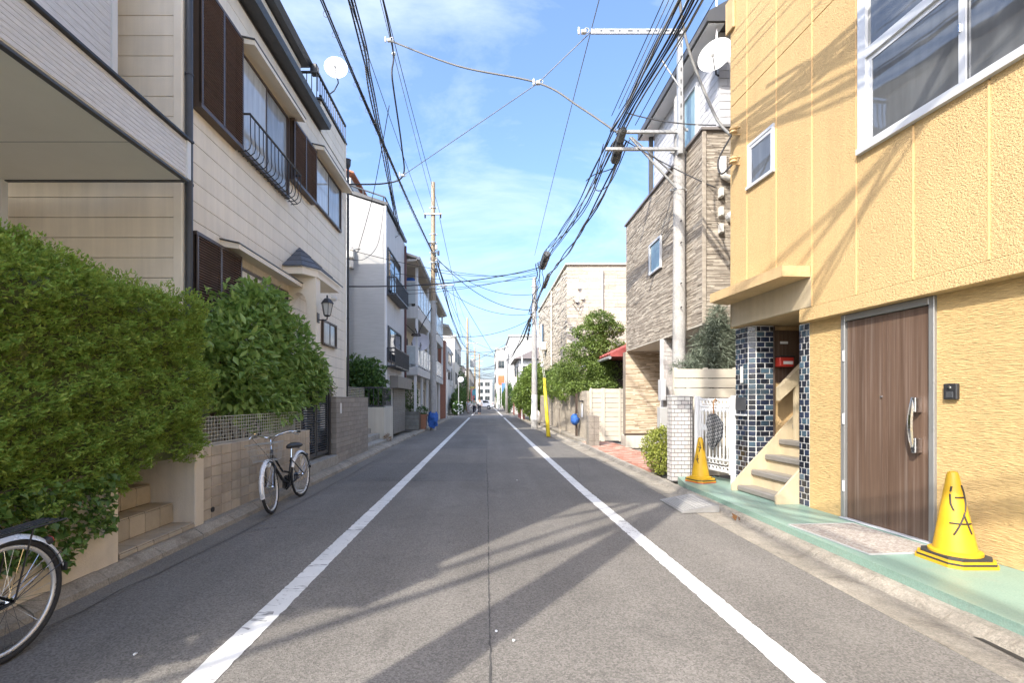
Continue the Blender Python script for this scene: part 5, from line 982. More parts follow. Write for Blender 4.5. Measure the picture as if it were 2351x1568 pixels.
p = thing('sign_post', 'brown square post with a notice against the block wall', 'post', (3.42, 17.2, 0)); ob('post', MB().cbox(3.38, 3.46, 17.4, 17.48, 0, 1.72, 0.004), M_BROWNM, p); ob('notice', MB().cbox(3.50, 3.52, 16.7, 17.0, 0.85, 1.35, 0.002), M_WHITEM, p); ob('lamp_hood', MB().cbox(3.42, 3.54, 16.75, 16.95, 1.40, 1.46, 0.01), M_BLACK, p)
t = thing('net_bundle', 'blue crow net bundle tied on the brown post', 'net', (3.35, 17.2, 0.6)); mb = MB().lathe([(0.03, 0.54), (0.1, 0.58), (0.15, 0.66), (0.17, 0.76), (0.12, 0.86), (0.05, 0.95)], 14, Matrix.Translation((3.33, 17.3, 0))); mb.v = [(x + random.gauss(0, .018), y_ + random.gauss(0, .018), z + random.gauss(0, .012)) for x, y_, z in mb.v]; ob('net', mb, M_BLUE, t, smooth=True); ob('tie', MB().torus((3.36, 17.35, 0.94), 0.07, 0.012, 'z', 12, 5), M_WHITEM, t)
ob('iron_stake', MB().tube([(3.2, 19.9, 0), (3.16, 20.0, 1.1)], 0.018, 6), M_RUST, label='thin rusty iron stake leaning at the block wall foot', cat='stake')
def tree(label, name, cat, trunk, pads, n, L, W, lm, group=None, limbs=True, lo=0.5):
    t = thing(name, label, cat, trunk[0][:3], group=group)
    ob('trunk', MB().tube([q[:3] for q in trunk], [q[3] for q in trunk], 8), M_TWIG, t, smooth=True)
    C, N = shell(pads, n, lo, 0.2); N[:, 2] = np.abs(N[:, 2]) * 1.0 + 0.2; ob('crown', leaves(C, N, L, W, lm, 'crown', spread=0.75), None, t, kind='stuff')
    if limbs:
        T = [Vector(q[:3]) for q in trunk]
        for e in pads:
            c = Vector(e[:3]); b0 = min(T, key=lambda q: (q - c).length + max(0, q.z - c.z) * 2); ob('limb', MB().tube([b0, b0.lerp(c, 0.5) + Vector((0, 0, 0.08)), c], [0.06, 0.04, 0.015], 6), M_TWIG, t)
    return t
px = 4.6
tree('cloud-pruned garden pine rising above the cream board fence', 'pine_tree', 'tree', [(px, 18.5, 0, 0.16), (px + 0.1, 18.5, 1.6, 0.14), (px - 0.1, 18.4, 2.8, 0.12), (px + 0.1, 18.5, 3.8, 0.09), (px, 18.5, 4.7, 0.05)],
     [(4.5, 18.3, 4.65, 0.62, 0.6, 0.42), (4.1, 18.3, 4.2, 0.72, 0.5, 0.36), (4.95, 18.3, 4.3, 0.62, 0.5, 0.34), (4.0, 18.2, 3.4, 1.0, 0.6, 0.5), (5.0, 18.4, 3.45, 0.85, 0.6, 0.46), (4.4, 18.3, 3.8, 0.5, 0.5, 0.3), (3.7, 18.2, 2.65, 1.1, 0.8, 0.58), (4.75, 18.0, 2.6, 0.9, 0.7, 0.5), (3.75, 17.8, 1.95, 0.75, 0.7, 0.32), (4.5, 17.6, 1.95, 0.6, 0.6, 0.3), (3.5, 18.4, 1.95, 0.5, 0.6, 0.28)], 24000, 0.10, 0.045, LM_PINE)
shrub('mixed leafy garden shrubs spilling over the block wall', [(3.9, 22, 2.3, 0.9, 1.6, 0.9), (3.7, 24.5, 2.4, 0.8, 1.5, 0.9), (3.6, 20.3, 1.9, 0.6, 1.0, 0.5)], 7000, 0.14, 0.06, LM_LITE, base=(4, 22.5, 0.2), name='garden_shrub')
shrub('bright green broadleaf tree behind the white-banded pole', [(3.3, 31.5, 2.3, 1.1, 1.6, 1.6), (2.9, 33.0, 1.9, 0.9, 1.5, 1.3), (3.6, 34, 2.9, 1.2, 1.6, 1.3), (3.2, 31.2, 1.0, 0.7, 1.0, 0.8)], 9000, 0.2, 0.1, LM_LITE, base=(3.4, 32, 0), name='broadleaf_tree', cat='tree')
shrub('low light green tree where the red fence starts', [(2.9, 37, 1.8, 0.8, 1.8, 1.3)], 3000, 0.2, 0.1, LM_LITE, base=(3.0, 37, 0), name='broadleaf_tree', cat='tree')
o = thing('old_house', 'dark old house with red roof edge between pine and stone house', 'house', (6, 17.5, 0)); ob('wall', MB().box(4.95, 9, 17.6, 22, 0, 3.0), mat('dark_timber', (0.05, 0.035, 0.028), 0.85, 0.2, 5), o)
ob('roof', MB().prism([(4.4, 3.02), (4.35, 3.1), (7.0, 4.3), (9.6, 3.1), (9.6, 3.02)], 'y', 16.2, 22.4), mat('red_tile_roof', (0.33, 0.07, 0.06), 0.6, 0.2, 8), o)
for k in range(16): ob('tile_roll', MB().tube([(4.40, 16.3 + k * 0.38, 3.13), (6.9, 16.3 + k * 0.38, 4.29)], 0.05, 6), mat('red_tile_roof', (0.33, 0.07, 0.06)), o)
ob('gutter', MB().tube([(4.36, 16.2, 2.98), (4.36, 22.2, 2.98)], 0.06, 8), mat('grey_gutter', (0.3, 0.3, 0.3), 0.5), o)
M_CSID = stonemat('cream_siding_strip', (0.40, 0.345, 0.265), (0.48, 0.42, 0.335), (0.56, 0.50, 0.41))
c = thing('cream_building', 'tall cream stone-pattern apartment block behind the pine', 'building', (6.5, 30, 0)); ob('core', MB().box(4.23, 11, 24.05, 37, 0, 8.58), mat('cream_backing', (0.36, 0.31, 0.24), 0.85, 0.05), c)
mb = MB()
for k in range(44):
    z0 = 0.1 + k * 0.19; x_ = 4.22
    while x_ < 8.2:
        e_ = min(x_ + random.uniform(0.5, 1.3), 8.3); mb.box(x_ + 0.004, e_ - 0.004, 24.05 - random.uniform(0.012, 0.03), 24.05, z0 + 0.006, z0 + 0.184); x_ = e_
ob('end_cladding', mb, M_CSID, c, kind='stuff')
mb = MB()
for k in range(88):
    z0 = 0.1 + k * 0.095; y_ = 24.05
    while y_ < 37:
        e_ = min(y_ + random.uniform(0.4, 1.2), 37); mb.box(4.23 - random.uniform(0.01, 0.05), 4.23, y_ + 0.004, e_ - 0.004, z0 + 0.004, z0 + 0.09); y_ = e_
ob('street_cladding', mb, M_CSID, c, kind='stuff')
ob('coping', MB().cbox(4.12, 11, 23.95, 37.1, 8.58, 8.68, 0.01), M_CRW, c)
for x_ in (5.3, 6.35, 7.4): ob('joint', MB().box(x_, x_ + 0.02, 24.01, 24.017, 0.1, 8.55), M_GROUTL, c)
pipe(c, [(6.05, 23.93, 0.5), (6.05, 23.93, 8.3)], 0.05, M_CRW); pipe(c, [(4.1, 29, 0.2), (4.1, 29, 8.4)], 0.05, M_CRW)
for y0, z0 in ((33.5, 5.6), (33.5, 2.6), (30.3, 2.0), (27.2, 2.2)): fwin(c, 4.17, y0, y0 + 1.6, z0, z0 + 1.5, None, M_DGREY, 2, -1)
for x_, z_ in ((4.75, 7.3), (4.65, 6.6), (4.95, 6.75), (7.4, 7.0), (4.6, 3.3)): ob('wall_box', MB().cbox(x_, x_ + 0.14, 23.88, 24.02, z_, z_ + 0.16, 0.01), M_IVORY, c)
ob('cable_rack', MB().tube([(4.5, 23.9, 6.7), (4.75, 23.85, 6.5), (5.0, 23.9, 6.6), (4.8, 23.85, 6.1), (4.5, 23.9, 6.5)], 0.02, 5), M_CABLE, c)
# ---- far right
def block(name, label, cat, x0, x1, y0, y1, z1, m, wins=(), out=1, roof=None, nfac=(), eave=0.15):
    t = thing(name, label, cat, ((x0 + x1) / 2, (y0 + y1) / 2, 0)); ob('wall', MB().box(x0, x1, y0, y1, 0, z1), m, t); ob('roof', MB().cbox(x0 - eave, x1 + eave, y0 - eave, y1 + eave, z1, z1 + 0.22, 0.02) if not roof else roof[0], roof[1] if roof else M_GREYP, t)
    xs = x1 if out > 0 else x0
    for (a0, a1, za, zb) in wins: fwin(t, xs, a0, a1, za, zb, None, None, 2, out)
    for (a0, a1, za, zb) in nfac: nwin(t, y0, a0, a1, za, zb)
    return t
M_GROOF = mat('grey_tile_roof', (0.16, 0.13, 0.115), 0.6, 0.15, 5)
block('tiled_roof_house', 'white house with grey-brown hipped roof past the bright tree', 'house', 3.2, 9, 40.5 + 5, 53, 5.6, M_WFLAT, [(46.5, 48, 3.6, 5), (49.5, 51.5, 3.6, 5)], -1, (MB().add([(2.7, 45, 5.6), (9.5, 45, 5.6), (9.5, 53.5, 5.6), (2.7, 53.5, 5.6), (5.5, 48, 7.1), (6.7, 50.5, 7.1)], [(0, 1, 4), (1, 2, 5, 4), (2, 3, 5), (3, 0, 4, 5), (0, 3, 2, 1)]), M_GROOF), [(3.6, 4.8, 3.6, 4.9)])
block('white_block', 'tall plain white building beyond the hipped-roof house', 'building', 2.9, 11, 58, 75, 9.6, M_WFLAT, [(60, 61.2, 6.4, 7.6), (64, 65.2, 6.4, 7.6)], -1)
block('beige_flats', 'beige block of flats with stepped balconies far down the street', 'building', 1.9, 8, 92, 112, 11.8, M_WFLAT2, [(93 + 4 * k, 95.5 + 4 * k, 2.3 + 3 * j, 3.8 + 3 * j) for k in range(4) for j in range(3)], -1, None, [(2.3, 3.6, 2 + 3 * j, 3.5 + 3 * j) for j in range(3)])
rf = thing('red_fence', 'low red-brown panel fence under the light green tree', 'fence', (2.9, 39, 0)); M_RF = mat('red_brown_panel', (0.25, 0.06, 0.05), 0.6, 0.15, 5, rnd=0.08)
for k in range(22): piece('panel', (0.03, 0.28, 1.15), M_RF, rf, (2.85 - (0.15 if k > 4 else 0), 34.6 + k * 0.3 + (5.4 if k > 15 else 0), 0.62))
for x_, y_, nm in ((2.72, 33.0, 'pole'),): ob('slim_post', MB().tube([(2.72, 35.2, 0), (2.72, 35.2, 5.0)], 0.06, 8), M_WHITEM, label='slim white post standing at the red fence', cat='post')
ob('rubbish_bag', MB().lathe([(0.15, 0), (0.3, 0.12), (0.34, 0.4), (0.25, 0.75), (0.08, 0.9)], 10, Matrix.Translation((2.95, 27.5, 0.03))), mat('white_bag', (0.62, 0.6, 0.58), 0.5, 0.15, 5), smooth=True, label='white rubbish bag leaning behind the white-banded pole', cat='bag')
sg = thing('shop_sign', 'orange-red projecting shop sign far down the street', 'sign', (2.2, 73, 0)); ob('panel', MB().cbox(1.85, 2.75, 72, 72.2, 3.9, 5.4, 0.02), mat('orange_sign', (0.75, 0.17, 0.07), 0.5, 0.06), sg); ob('post', MB().tube([(2.3, 72.1, 0), (2.3, 72.1, 3.9)], 0.05, 8), M_WHITEM, sg)
for k, (x_, y_, h_, r_) in enumerate(((2.6, 54, 3.2, 1.0), (2.7, 66, 3.0, 0.9), (2.5, 88, 3.6, 1.2), (-3.3, 47.5, 2.0, 0.8), (-3.2, 51.5, 2.6, 1.1), (-3.3, 56, 2.9, 1.2), (-3.4, 61, 5.2, 1.4), (-3.3, 69, 3.2, 1.2), (-3.2, 88, 3.4, 1.2))):
    shrub(['dark shrub beside the hipped-roof house', 'dark shrub at the tall white building', 'dark street tree before the beige flats', 'rounded hedge bush at the side street corner', 'middle of the rounded hedge bushes on the pole side', 'farther rounded hedge bush by the distant pole', 'tall airy tree behind the distant wooden pole', 'bushy tree past the tall airy tree', 'bushy tree beyond the white car'][k],
          [(x_, y_, h_ * 0.6, r_ * 0.6, r_ * 1.8, h_ * 0.5), (x_ + 0.1, y_ + r_, h_ * 0.5, r_ * 0.6, r_, h_ * 0.5)], 1800, 0.24, 0.12, LM_DARK if k not in (3, 4, 5) else LM_IVY if False else leafmat('mid_leaf', (0.05, 0.10, 0.02), (0.14, 0.22, 0.05)), base=(x_, y_, 0), name='street_bush', cat='bush')
t = shrub('white flowering hydrangea bush at the side street corner', [(-2.95, 45.6, 0.7, 0.5, 0.9, 0.7)], 900, 0.18, 0.1, LM_DARK, base=(-2.95, 45.6, 0), name='flowering_bush', cat='bush')
M_FLW = mat('white_blossom', (0.78, 0.78, 0.70), 0.8, 0.1, 20)
for k in range(26):
    a_, z_ = random.uniform(-2.2, 0.6), random.uniform(0.15, 1.3); ob('blossom', MB().lathe([(0.001, -0.06), (0.07, -0.03), (0.09, 0.02), (0.05, 0.07), (0.001, 0.08)], 6, Matrix.Translation((-2.95 + 0.52 * math.cos(a_), 45.6 + 0.95 * math.sin(a_), z_))), M_FLW, t)
# ---- far left
block('white_far_house', 'white house with projecting upper floor past the side street', 'house', -9, -3.9, 45, 52, 6.6, M_WFLAT, [(46, 48, 3.6, 5.0), (49, 51, 3.6, 5.0)])
block('cream_far_house', 'cream three-storey house behind the tall airy tree', 'house', -10, -3.7, 53, 66, 8.8, M_WFLAT2, [(54 + 4 * k, 56 + 4 * k, 3.4 + 2.7 * j, 4.8 + 2.7 * j) for k in range(3) for j in range(2)], 1, None, [(-6.5, -5, 6, 7.4)])
block('grey_far_house', 'pinkish grey house before the second crossing', 'house', -10, -3.5, 67, 75.5, 6.4, mat('pinkish_render', (0.60, 0.50, 0.46), 0.8, 0.05), [(68, 70, 3.6, 5), (72, 74, 3.6, 5)])
block('far_white_flats', 'white flats closing the view at the far end of the street', 'building', -4.4, 1.8, 150, 165, 8.2, M_WFLAT, (), 1, None, [(-2.8 + 2.2 * i, -1.2 + 2.2 * i, 1.6 + 2.3 * j, 2.9 + 2.3 * j) for i in range(2) for j in range(3)])
block('far_left_row', 'pale row of houses beyond the white car on the pole side', 'building', -12, -3.3, 86, 140, 7.4, M_WFLAT2, [(88 + 8 * k, 92 + 8 * k, 1.2 + 2.8 * j, 2.9 + 2.8 * j) for k in range(5) for j in range(2)])
block('far_right_row', 'pale row of houses past the beige flats', 'building', 2.6, 12, 113, 145, 6.6, M_WFLAT, [(115 + 8 * k, 119 + 8 * k, 1.2 + 2.8 * j, 2.9 + 2.8 * j) for k in range(3) for j in range(2)], -1)
mr = thing('traffic_mirror', 'round white traffic mirror on a pole at the side street corner', 'mirror', (-2.75, 44.9, 0)); ob('mirror_disc', MB().lathe([(0.001, 0.06), (0.16, 0.04), (0.28, 0.0), (0.30, -0.03), (0.001, -0.08)], 20, Matrix.Translation((-2.52, 44.6, 3.5)) @ Matrix.Rotation(R(90), 4, 'X'), cap=False), mat('mirror_white', (0.82, 0.82, 0.80), 0.2, 0.03), mr, smooth=True); ob('pole', MB().tube([(-2.75, 44.9, 0), (-2.75, 44.9, 3.4), (-2.5, 44.75, 3.45)], 0.04, 8), M_GALV, mr)
for k, (x_, m_, nm) in enumerate(((-2.15, mat('flag_red', (0.6, 0.2, 0.18), 0.8), 'reddish'), (-1.95, mat('flag_teal', (0.12, 0.38, 0.45), 0.8), 'teal'))):
    fl = thing('banner_flag', nm + ' upright banner flag far down on the pole side', 'flag', (x_, 62, 0)); ob('pole', MB().tube([(x_, 62, 0), (x_, 62, 3.2)], 0.02, 6), M_WHITEM, fl); mb = MB(); nn = 7
    for i in range(nn):
        for s_ in (0, 1): mb.v.append((x_ + s_ * 0.5 + 0.04 * math.sin(i), 62 + 0.08 * math.sin(i * 1.3 + s_ * 2), 1.4 + i * 0.28))
    for i in range(nn - 1): mb.f.append((2 * i, 2 * i + 1, 2 * i + 3, 2 * i + 2))
    ob('cloth', mb, m_, fl)

# ================================================================== UTILITY POLES
def insul(parent, p, m=None, r=0.04): ob('insulator', MB().lathe([(r * 0.5, 0), (r, 0.02), (r * 0.6, 0.05), (r, 0.08), (r * 0.6, 0.11), (r * 0.8, 0.14)], 8, Matrix.Translation(p)), m or M_WHITEM, parent)
def bands(parent, x, y, zs, r): 
    for z in zs: ob('clamp', MB().lathe([(r, z - 0.03), (r * 1.12, z - 0.025), (r * 1.12, z + 0.025), (r, z + 0.03)], 12, Matrix.Translation((x, y, 0)), cap=False).cbox(x + r * 1.05, x + r * 1.05 + 0.07, y - 0.02, y + 0.02, z - 0.025, z + 0.025, 0.004).cbox(x - r * 1.05 - 0.07, x - r * 1.05, y - 0.02, y + 0.02, z - 0.025, z + 0.025, 0.004), M_GALV, parent)
def cyl(x, y, z0, z1, r0, r1, n=16): return MB().lathe([(r0, z0), (r1, z1)], n, Matrix.Translation((x, y, 0)))
pl1 = thing('utility_pole', 'tall rusty-topped utility pole with a blue net at its foot', 'utility pole', (-2.62, 22.4, 0))
ob('lower_shaft', cyl(-2.62, 22.4, 0, 6.3, 0.155, 0.125), M_POLE, pl1, smooth=True, autos=40); ob('upper_shaft', cyl(-2.62, 22.4, 6.3, 12.15, 0.118, 0.095), M_WOODPOLE, pl1, smooth=True, autos=40); bands(pl1, -2.62, 22.4, (3.4, 6.3, 7.0, 8.2, 8.7, 9.2, 9.6, 10.9), 0.12)
ob('crossarm', MB().cbox(-3.05, -2.2, 22.25, 22.33, 10.52, 10.60, 0.005), M_RUST, pl1); ob('crossarm', MB().cbox(-2.5, -1.6, 22.36, 22.42, 7.08, 7.14, 0.005).tube([(-2.55, 22.4, 6.85), (-1.9, 22.4, 7.1)], 0.02, 5), M_GALV, pl1)
for x in (-3.0, -2.25): insul(pl1, (x, 22.29, 10.36), M_BLACK, 0.05)
for k in range(16): 
    a_ = random.uniform(0, 6.28); z_ = random.uniform(7.6, 9.5); ob('cable_loop', MB().torus((-2.62 + 0.16 * math.cos(a_), 22.4 + 0.16 * math.sin(a_) - 0.05, z_), random.uniform(0.06, 0.15), 0.013, random.choice('xyz'), 12, 5), random.choice((M_CABLE, M_CABLE, M_CABLEG)), pl1)
for k in range(5): ob('splice_box', MB().cbox(-2.5 + 0.1 * (k % 2), -2.4 + 0.1 * (k % 2), 22.2, 22.32, 7.7 + k * 0.28, 7.9 + k * 0.28, 0.01), random.choice((M_BLACK, M_DGREY, M_IVORY)), pl1)
t = thing('net_bundle', 'blue crow net wrapped round the foot of the tall utility pole', 'net', (-2.62, 22.3, 0.1)); mb = MB(); nn = 16
for i, (r_, z_) in enumerate(((0.18, 0.16), (0.24, 0.25), (0.23, 0.45), (0.25, 0.62), (0.22, 0.8), (0.17, 0.88))):
    for j in range(nn): a_ = 2 * math.pi * j / nn; q = r_ * (1 + 0.13 * math.sin(a_ * 3 + i * 2) + 0.06 * math.sin(a_ * 7)); mb.v.append((-2.62 + q * math.cos(a_) + random.gauss(0, .028), 22.36 + q * math.sin(a_) + random.gauss(0, .028), z_ + (0.07 * math.sin(a_ * 2 + 1) if i in (0, 5) else 0) + random.gauss(0, .03)))
for i in range(5):
    for j in range(nn): mb.f.append((i * nn + j, i * nn + (j + 1) % nn, (i + 1) * nn + (j + 1) % nn, (i + 1) * nn + j))
ob('net', mb, M_BLUE, t)
pl2 = thing('utility_pole', 'second rusty utility pole farther down past the side street', 'utility pole', (-2.6, 62, 0)); ob('shaft', cyl(-2.6, 62, 0, 12.7, 0.22, 0.13), M_WOODPOLE, pl2, smooth=True, autos=40); bands(pl2, -2.6, 62, (6, 7, 8, 9.2, 10), 0.2); ob('crossarm', MB().cbox(-2.6, -1.2, 61.9, 62, 9.2, 9.3, 0.01).cbox(-2.6, -1.4, 61.9, 62, 8.0, 8.1, 0.01), M_RUST, pl2)
t = ob('transformer', MB().lathe([(0.3, 6.0), (0.34, 6.05), (0.34, 7.0), (0.25, 7.1)], 12, Matrix.Translation((-1.9, 61.9, 0))), M_GREYP, pl2)
pl0 = thing('utility_pole', 'utility pole standing beside the viewer on the bicycle side', 'utility pole', (-2.75, -0.75, 0)); ob('shaft', cyl(-2.75, -0.75, 0, 12.6, 0.19, 0.12), M_POLE, pl0, smooth=True); ob('crossarm', MB().cbox(-3.1, -2.0, -0.62, -0.54, 10.3, 10.38, 0.005), M_RUST, pl0)
for y_, x_, lab in ((104, -2.7, 'third thin utility pole on the far pole side'), (118, -1.9, 'thinnest distant utility pole near the far white flats')):
    q = thing('utility_pole', lab, 'utility pole', (x_, y_, 0)); ob('shaft', cyl(x_, y_, 0, 13.5, 0.24, 0.15, 10), M_WOODPOLE, q); ob('crossarm', MB().cbox(x_ - 0.9, x_ + 0.9, y_ - 0.05, y_ + 0.05, 11.6, 11.75, 0.01).cbox(x_ - 0.7, x_ + 0.7, y_ - 0.05, y_ + 0.05, 10.4, 10.55, 0.01), M_RUST, q)
pr1 = thing('utility_pole', 'pale concrete utility pole with steel arms before the stone house', 'utility pole', (4.05, 9.7, 0))
ob('shaft', cyl(4.08, 9.7, 0, 7.85, 0.145, 0.105), M_POLE, pr1, smooth=True, autos=40); ob('pole_cap', cyl(4.08, 9.7, 7.85, 7.9, 0.105, 0.08), M_POLE, pr1); bands(pr1, 4.08, 9.7, (7.2, 6.72, 5.92), 0.112)
ch = ob('steel_channel', MB().cbox(4.0, 4.08, 9.5, 9.56, 6.6, 9.1, 0.004).cbox(3.985, 4.0, 9.5, 9.60, 6.6, 9.1, 0.002), M_GALV, pr1)
for k in range(7): ob('slot', MB().box(4.025, 4.045, 9.496, 9.4995, 7.3 + k * 0.25, 7.38 + k * 0.25), M_BLACK, ch)
ar = ob('street_arm', MB().cbox(2.16, 4.1, 9.46, 9.49, 9.05, 9.16, 0.004).cbox(2.16, 4.1, 9.49, 9.56, 9.145, 9.16, 0.003), M_GALV, pr1)
for k in range(9): ob('slot', MB().box(2.35 + k * 0.19, 2.35 + k * 0.19 + (0.1 if k % 2 else 0.04), 9.456, 9.4595, 9.10, 9.118), M_BLACK, ar)
ob('street_arm', MB().cbox(2.72, 4.0, 9.56, 9.62, 7.06, 7.12, 0.004), M_GALV, pr1); ob('street_arm', MB().cbox(2.5, 4.0, 9.56, 9.62, 6.70, 6.76, 0.004), M_GALV, pr1)
ob('brace', MB().tube([(3.0, 9.59, 6.98), (3.97, 9.6, 5.93)], 0.022, 6), M_GALV, pr1); ob('brace', MB().tube([(3.62, 9.5, 8.55), (4.02, 9.5, 7.95)], 0.016, 6), M_GALV, pr1); ob('brace', MB().tube([(3.05, 9.62, 7.0), (4.0, 9.85, 6.35)], 0.016, 6), M_GALV, pr1)
for z_ in (5.2, 4.75, 3.9, 3.4): ob('step_bolt', MB().tube([(4.05, 9.56, z_), (4.05, 9.5, z_)], 0.012, 6), M_BLACK, pr1)
pr2 = thing('utility_pole', 'slim utility pole with a white-painted foot beside the yellow guy guard', 'utility pole', (2.44, 23.4, 0))
ob('shaft', cyl(2.44, 23.4, 1.76, 7.75, 0.15, 0.10), M_POLE, pr2, smooth=True, autos=40); ob('white_band', cyl(2.44, 23.4, 0.48, 1.76, 0.165, 0.157), M_WHITEM, pr2, smooth=True, autos=40); ob('pole_foot', cyl(2.44, 23.4, 0, 0.48, 0.168, 0.163), M_POLE, pr2); bands(pr2, 2.44, 23.4, (7.3, 6.6, 5.8), 0.11)
for k in range(10): ob('cable_loop', MB().torus((2.40 + random.uniform(-.2, .2), 23.3, random.uniform(5.4, 6.6)), random.uniform(0.08, 0.2), 0.013, random.choice('xy'), 12, 5), M_CABLE, pr2)
for k in range(4): ob('splice_box', MB().cbox(2.18 - k * 0.04, 2.28 - k * 0.04, 23.5, 23.8, 5.25 - k * 0.22, 5.42 - k * 0.22, 0.02), M_BLACK, pr2)
pr3 = thing('utility_pole', 'distant utility pole on the red fence side', 'utility pole', (2.25, 52, 0)); ob('shaft', cyl(2.25, 52, 0, 7.7, 0.16, 0.11, 10), M_POLE, pr3, smooth=True)
for y_, lab in ((74, 'far thin pale pole left of the orange sign'), (84.5, 'far thin pale pole behind the orange sign')): ob('lamp_post', cyl(2.0, y_, 0, 5.2, 0.1, 0.08, 8), M_WHITEM, label=lab, cat='pole')
gw = thing('guy_guard', 'yellow guard tube round the slanting guy wires', 'guard', (2.47, 18.3, 0)); ob('tube', MB().tube([(2.47, 18.3, 0), (2.40, 19.1, 2.38)], [0.085, 0.06], 10), mat('yellow_guard', (0.80, 0.62, 0.04), 0.4, 0.05), gw, smooth=True)
# ================================================================== CABLES
def cat_pts(A, B, sag, n=18):
    A, B = Vector(A), Vector(B); return [A.lerp(B, k / n) - Vector((0, 0, 4 * sag * (k / n) * (1 - k / n))) for k in range(n + 1)]
def spl(pts, n=8):
    P = [Vector(p) for p in pts]; o_ = []
    for i in range(len(P) - 1):
        p0, p1, p2, p3 = P[max(0, i - 1)], P[i], P[i + 1], P[min(len(P) - 1, i + 2)]
        for k in range(n):
            t_ = k / n; o_.append(0.5 * ((2 * p1) + (p2 - p0) * t_ + (2 * p0 - 5 * p1 + 4 * p2 - p3) * t_ ** 2 + (3 * p1 - p0 - 3 * p2 + p3) * t_ ** 3))
    return o_ + [P[-1]]
def cable(label, pts, r, m=None, group=None): return ob('overhead_cable', MB().tube(pts, r, 5), m or M_CABLE, label=label, cat='cable', group=group, smooth=True)
def bundle(label, pts, offs, r, hang=0, m=None, wob=0.05):
    """several strands running together; hang adds little suspension rings"""
    t = thing('cable_bundle', label, 'cables', tuple(pts[len(pts) // 2]))
    for q, (dx, dz) in enumerate(offs):
        ph = random.uniform(0, 6); P = [p + Vector((dx + wob * math.sin(i * 0.9 + ph) * 0.5, 0, dz + wob * math.sin(i * 0.7 + ph * 2))) for i, p in enumerate(pts)]
        ob('strand', MB().tube(P, r * random.uniform(0.7, 1.25), 5), m or random.choice((M_CABLE, M_CABLE, M_CABLE, M_CABLEG)), t, smooth=True)
    if hang:
        for p in pts[1:-1]:
            for q in (0, 0.5): c_ = p.lerp(pts[pts.index(p) + 1], q); ob('hanger', MB().torus((c_.x, c_.y, c_.z - 0.05), 0.06, 0.005, 'y', 10, 4), M_CABLEG, t)
    return t
# right-hand trunk along the arms
trunk_a = spl([(2.9, -8, 7.6), (2.78, 2, 6.95), (2.75, 6, 6.9), (2.72, 9.7, 7.1)], 8); trunk_b = spl([(2.72, 9.7, 7.1), (2.72, 14, 7.15), (2.66, 19, 7.75), (2.52, 22.2, 7.95)], 8)
offs = [(random.uniform(-.13, .13), random.uniform(-.12, .14)) for _ in range(9)]
bundle('thick black cable trunk sweeping overhead to the concrete pole arms', trunk_a, offs, 0.015, wob=0.04); bundle('thick black cable trunk from the steel arms to the white-footed pole', trunk_b, offs[:7], 0.014, wob=0.06)
bundle('second cable string between the concrete pole and the white-footed pole', spl([(2.95, 9.7, 6.85), (2.95, 14.5, 6.7), (2.86, 19, 7.0), (2.75, 22.0, 7.0), (2.45, 23.3, 6.0)], 8), [(0, 0), (0.04, 0.05), (-0.05, -0.03)], 0.017, wob=0.06)
bundle('single thin wires above the black trunk beside the stone house', spl([(3.3, -8, 8.0), (3.25, 3, 7.5), (3.15, 9.7, 7.3)], 8), [(0, 0), (0.22, 0.1), (-0.35, 0.35), (-0.5, 0.2), (-0.2, 0.5)], 0.008, wob=0)
for k, (pts, lab) in enumerate((([at(1445, 320, 9.9), at(1400, 420, 10.4), at(1365, 430, 11), at(1385, 330, 10.5)], 'big drooping cable loop under the steel arms'), ([at(1430, 330, 10), at(1415, 380, 10.4), at(1365, 400, 11.4), at(1345, 415, 12)], 'small slack cable loop under the steel arms'))): cable(lab, spl(pts), 0.012)
def closure(label, a_, b_, r_):
    t = thing('splice_closure', label, 'cable box', tuple(a_)); d = (b_ - a_); ob('case', MB().tube([a_, a_ + d * 0.05, b_ - d * 0.05, b_], [r_ * 0.7, r_, r_, r_ * 0.7], 8), mat('closure_grey', (0.10, 0.098, 0.09), 0.5, 0.15), t); ob('strap', MB().tube([a_ + d * 0.3, a_ + d * 0.36], r_ * 1.08, 8), M_BLACK, t)
    ob('strap', MB().tube([a_ + d * 0.66, a_ + d * 0.72], r_ * 1.08, 8), M_BLACK, t)
closure('long grey splice closure hung at the steel arm ends', Vector((2.78, 9.3, 6.98)), Vector((2.83, 10.2, 6.78)), 0.085)
closure('grey splice closure hung high beside the white-footed pole', Vector((2.68, 20.2, 7.95)), Vector((2.62, 21.6, 7.75)), 0.17); closure('small splice closure below the high one near the white-footed pole', Vector((2.85, 21.0, 7.25)), Vector((2.78, 22.2, 6.95)), 0.1)
bundle('bundle of cables from the white-footed pole to the distant pole', cat_pts((2.36, 23.5, 5.9), (2.25, 52, 6.0), 0.5), [(0, 0), (0.08, 0.05), (-0.05, 0.08)], 0.03); bundle('knot of cables at the head of the white-footed pole', spl([(2.55, 22.0, 7.9), (2.62, 22.6, 7.2), (2.5, 23.2, 6.6), (2.36, 23.5, 5.9)]), [(0, 0), (-0.16, 0.1), (0.14, 0.0), (-0.05, 0.2)], 0.02, wob=0.08)
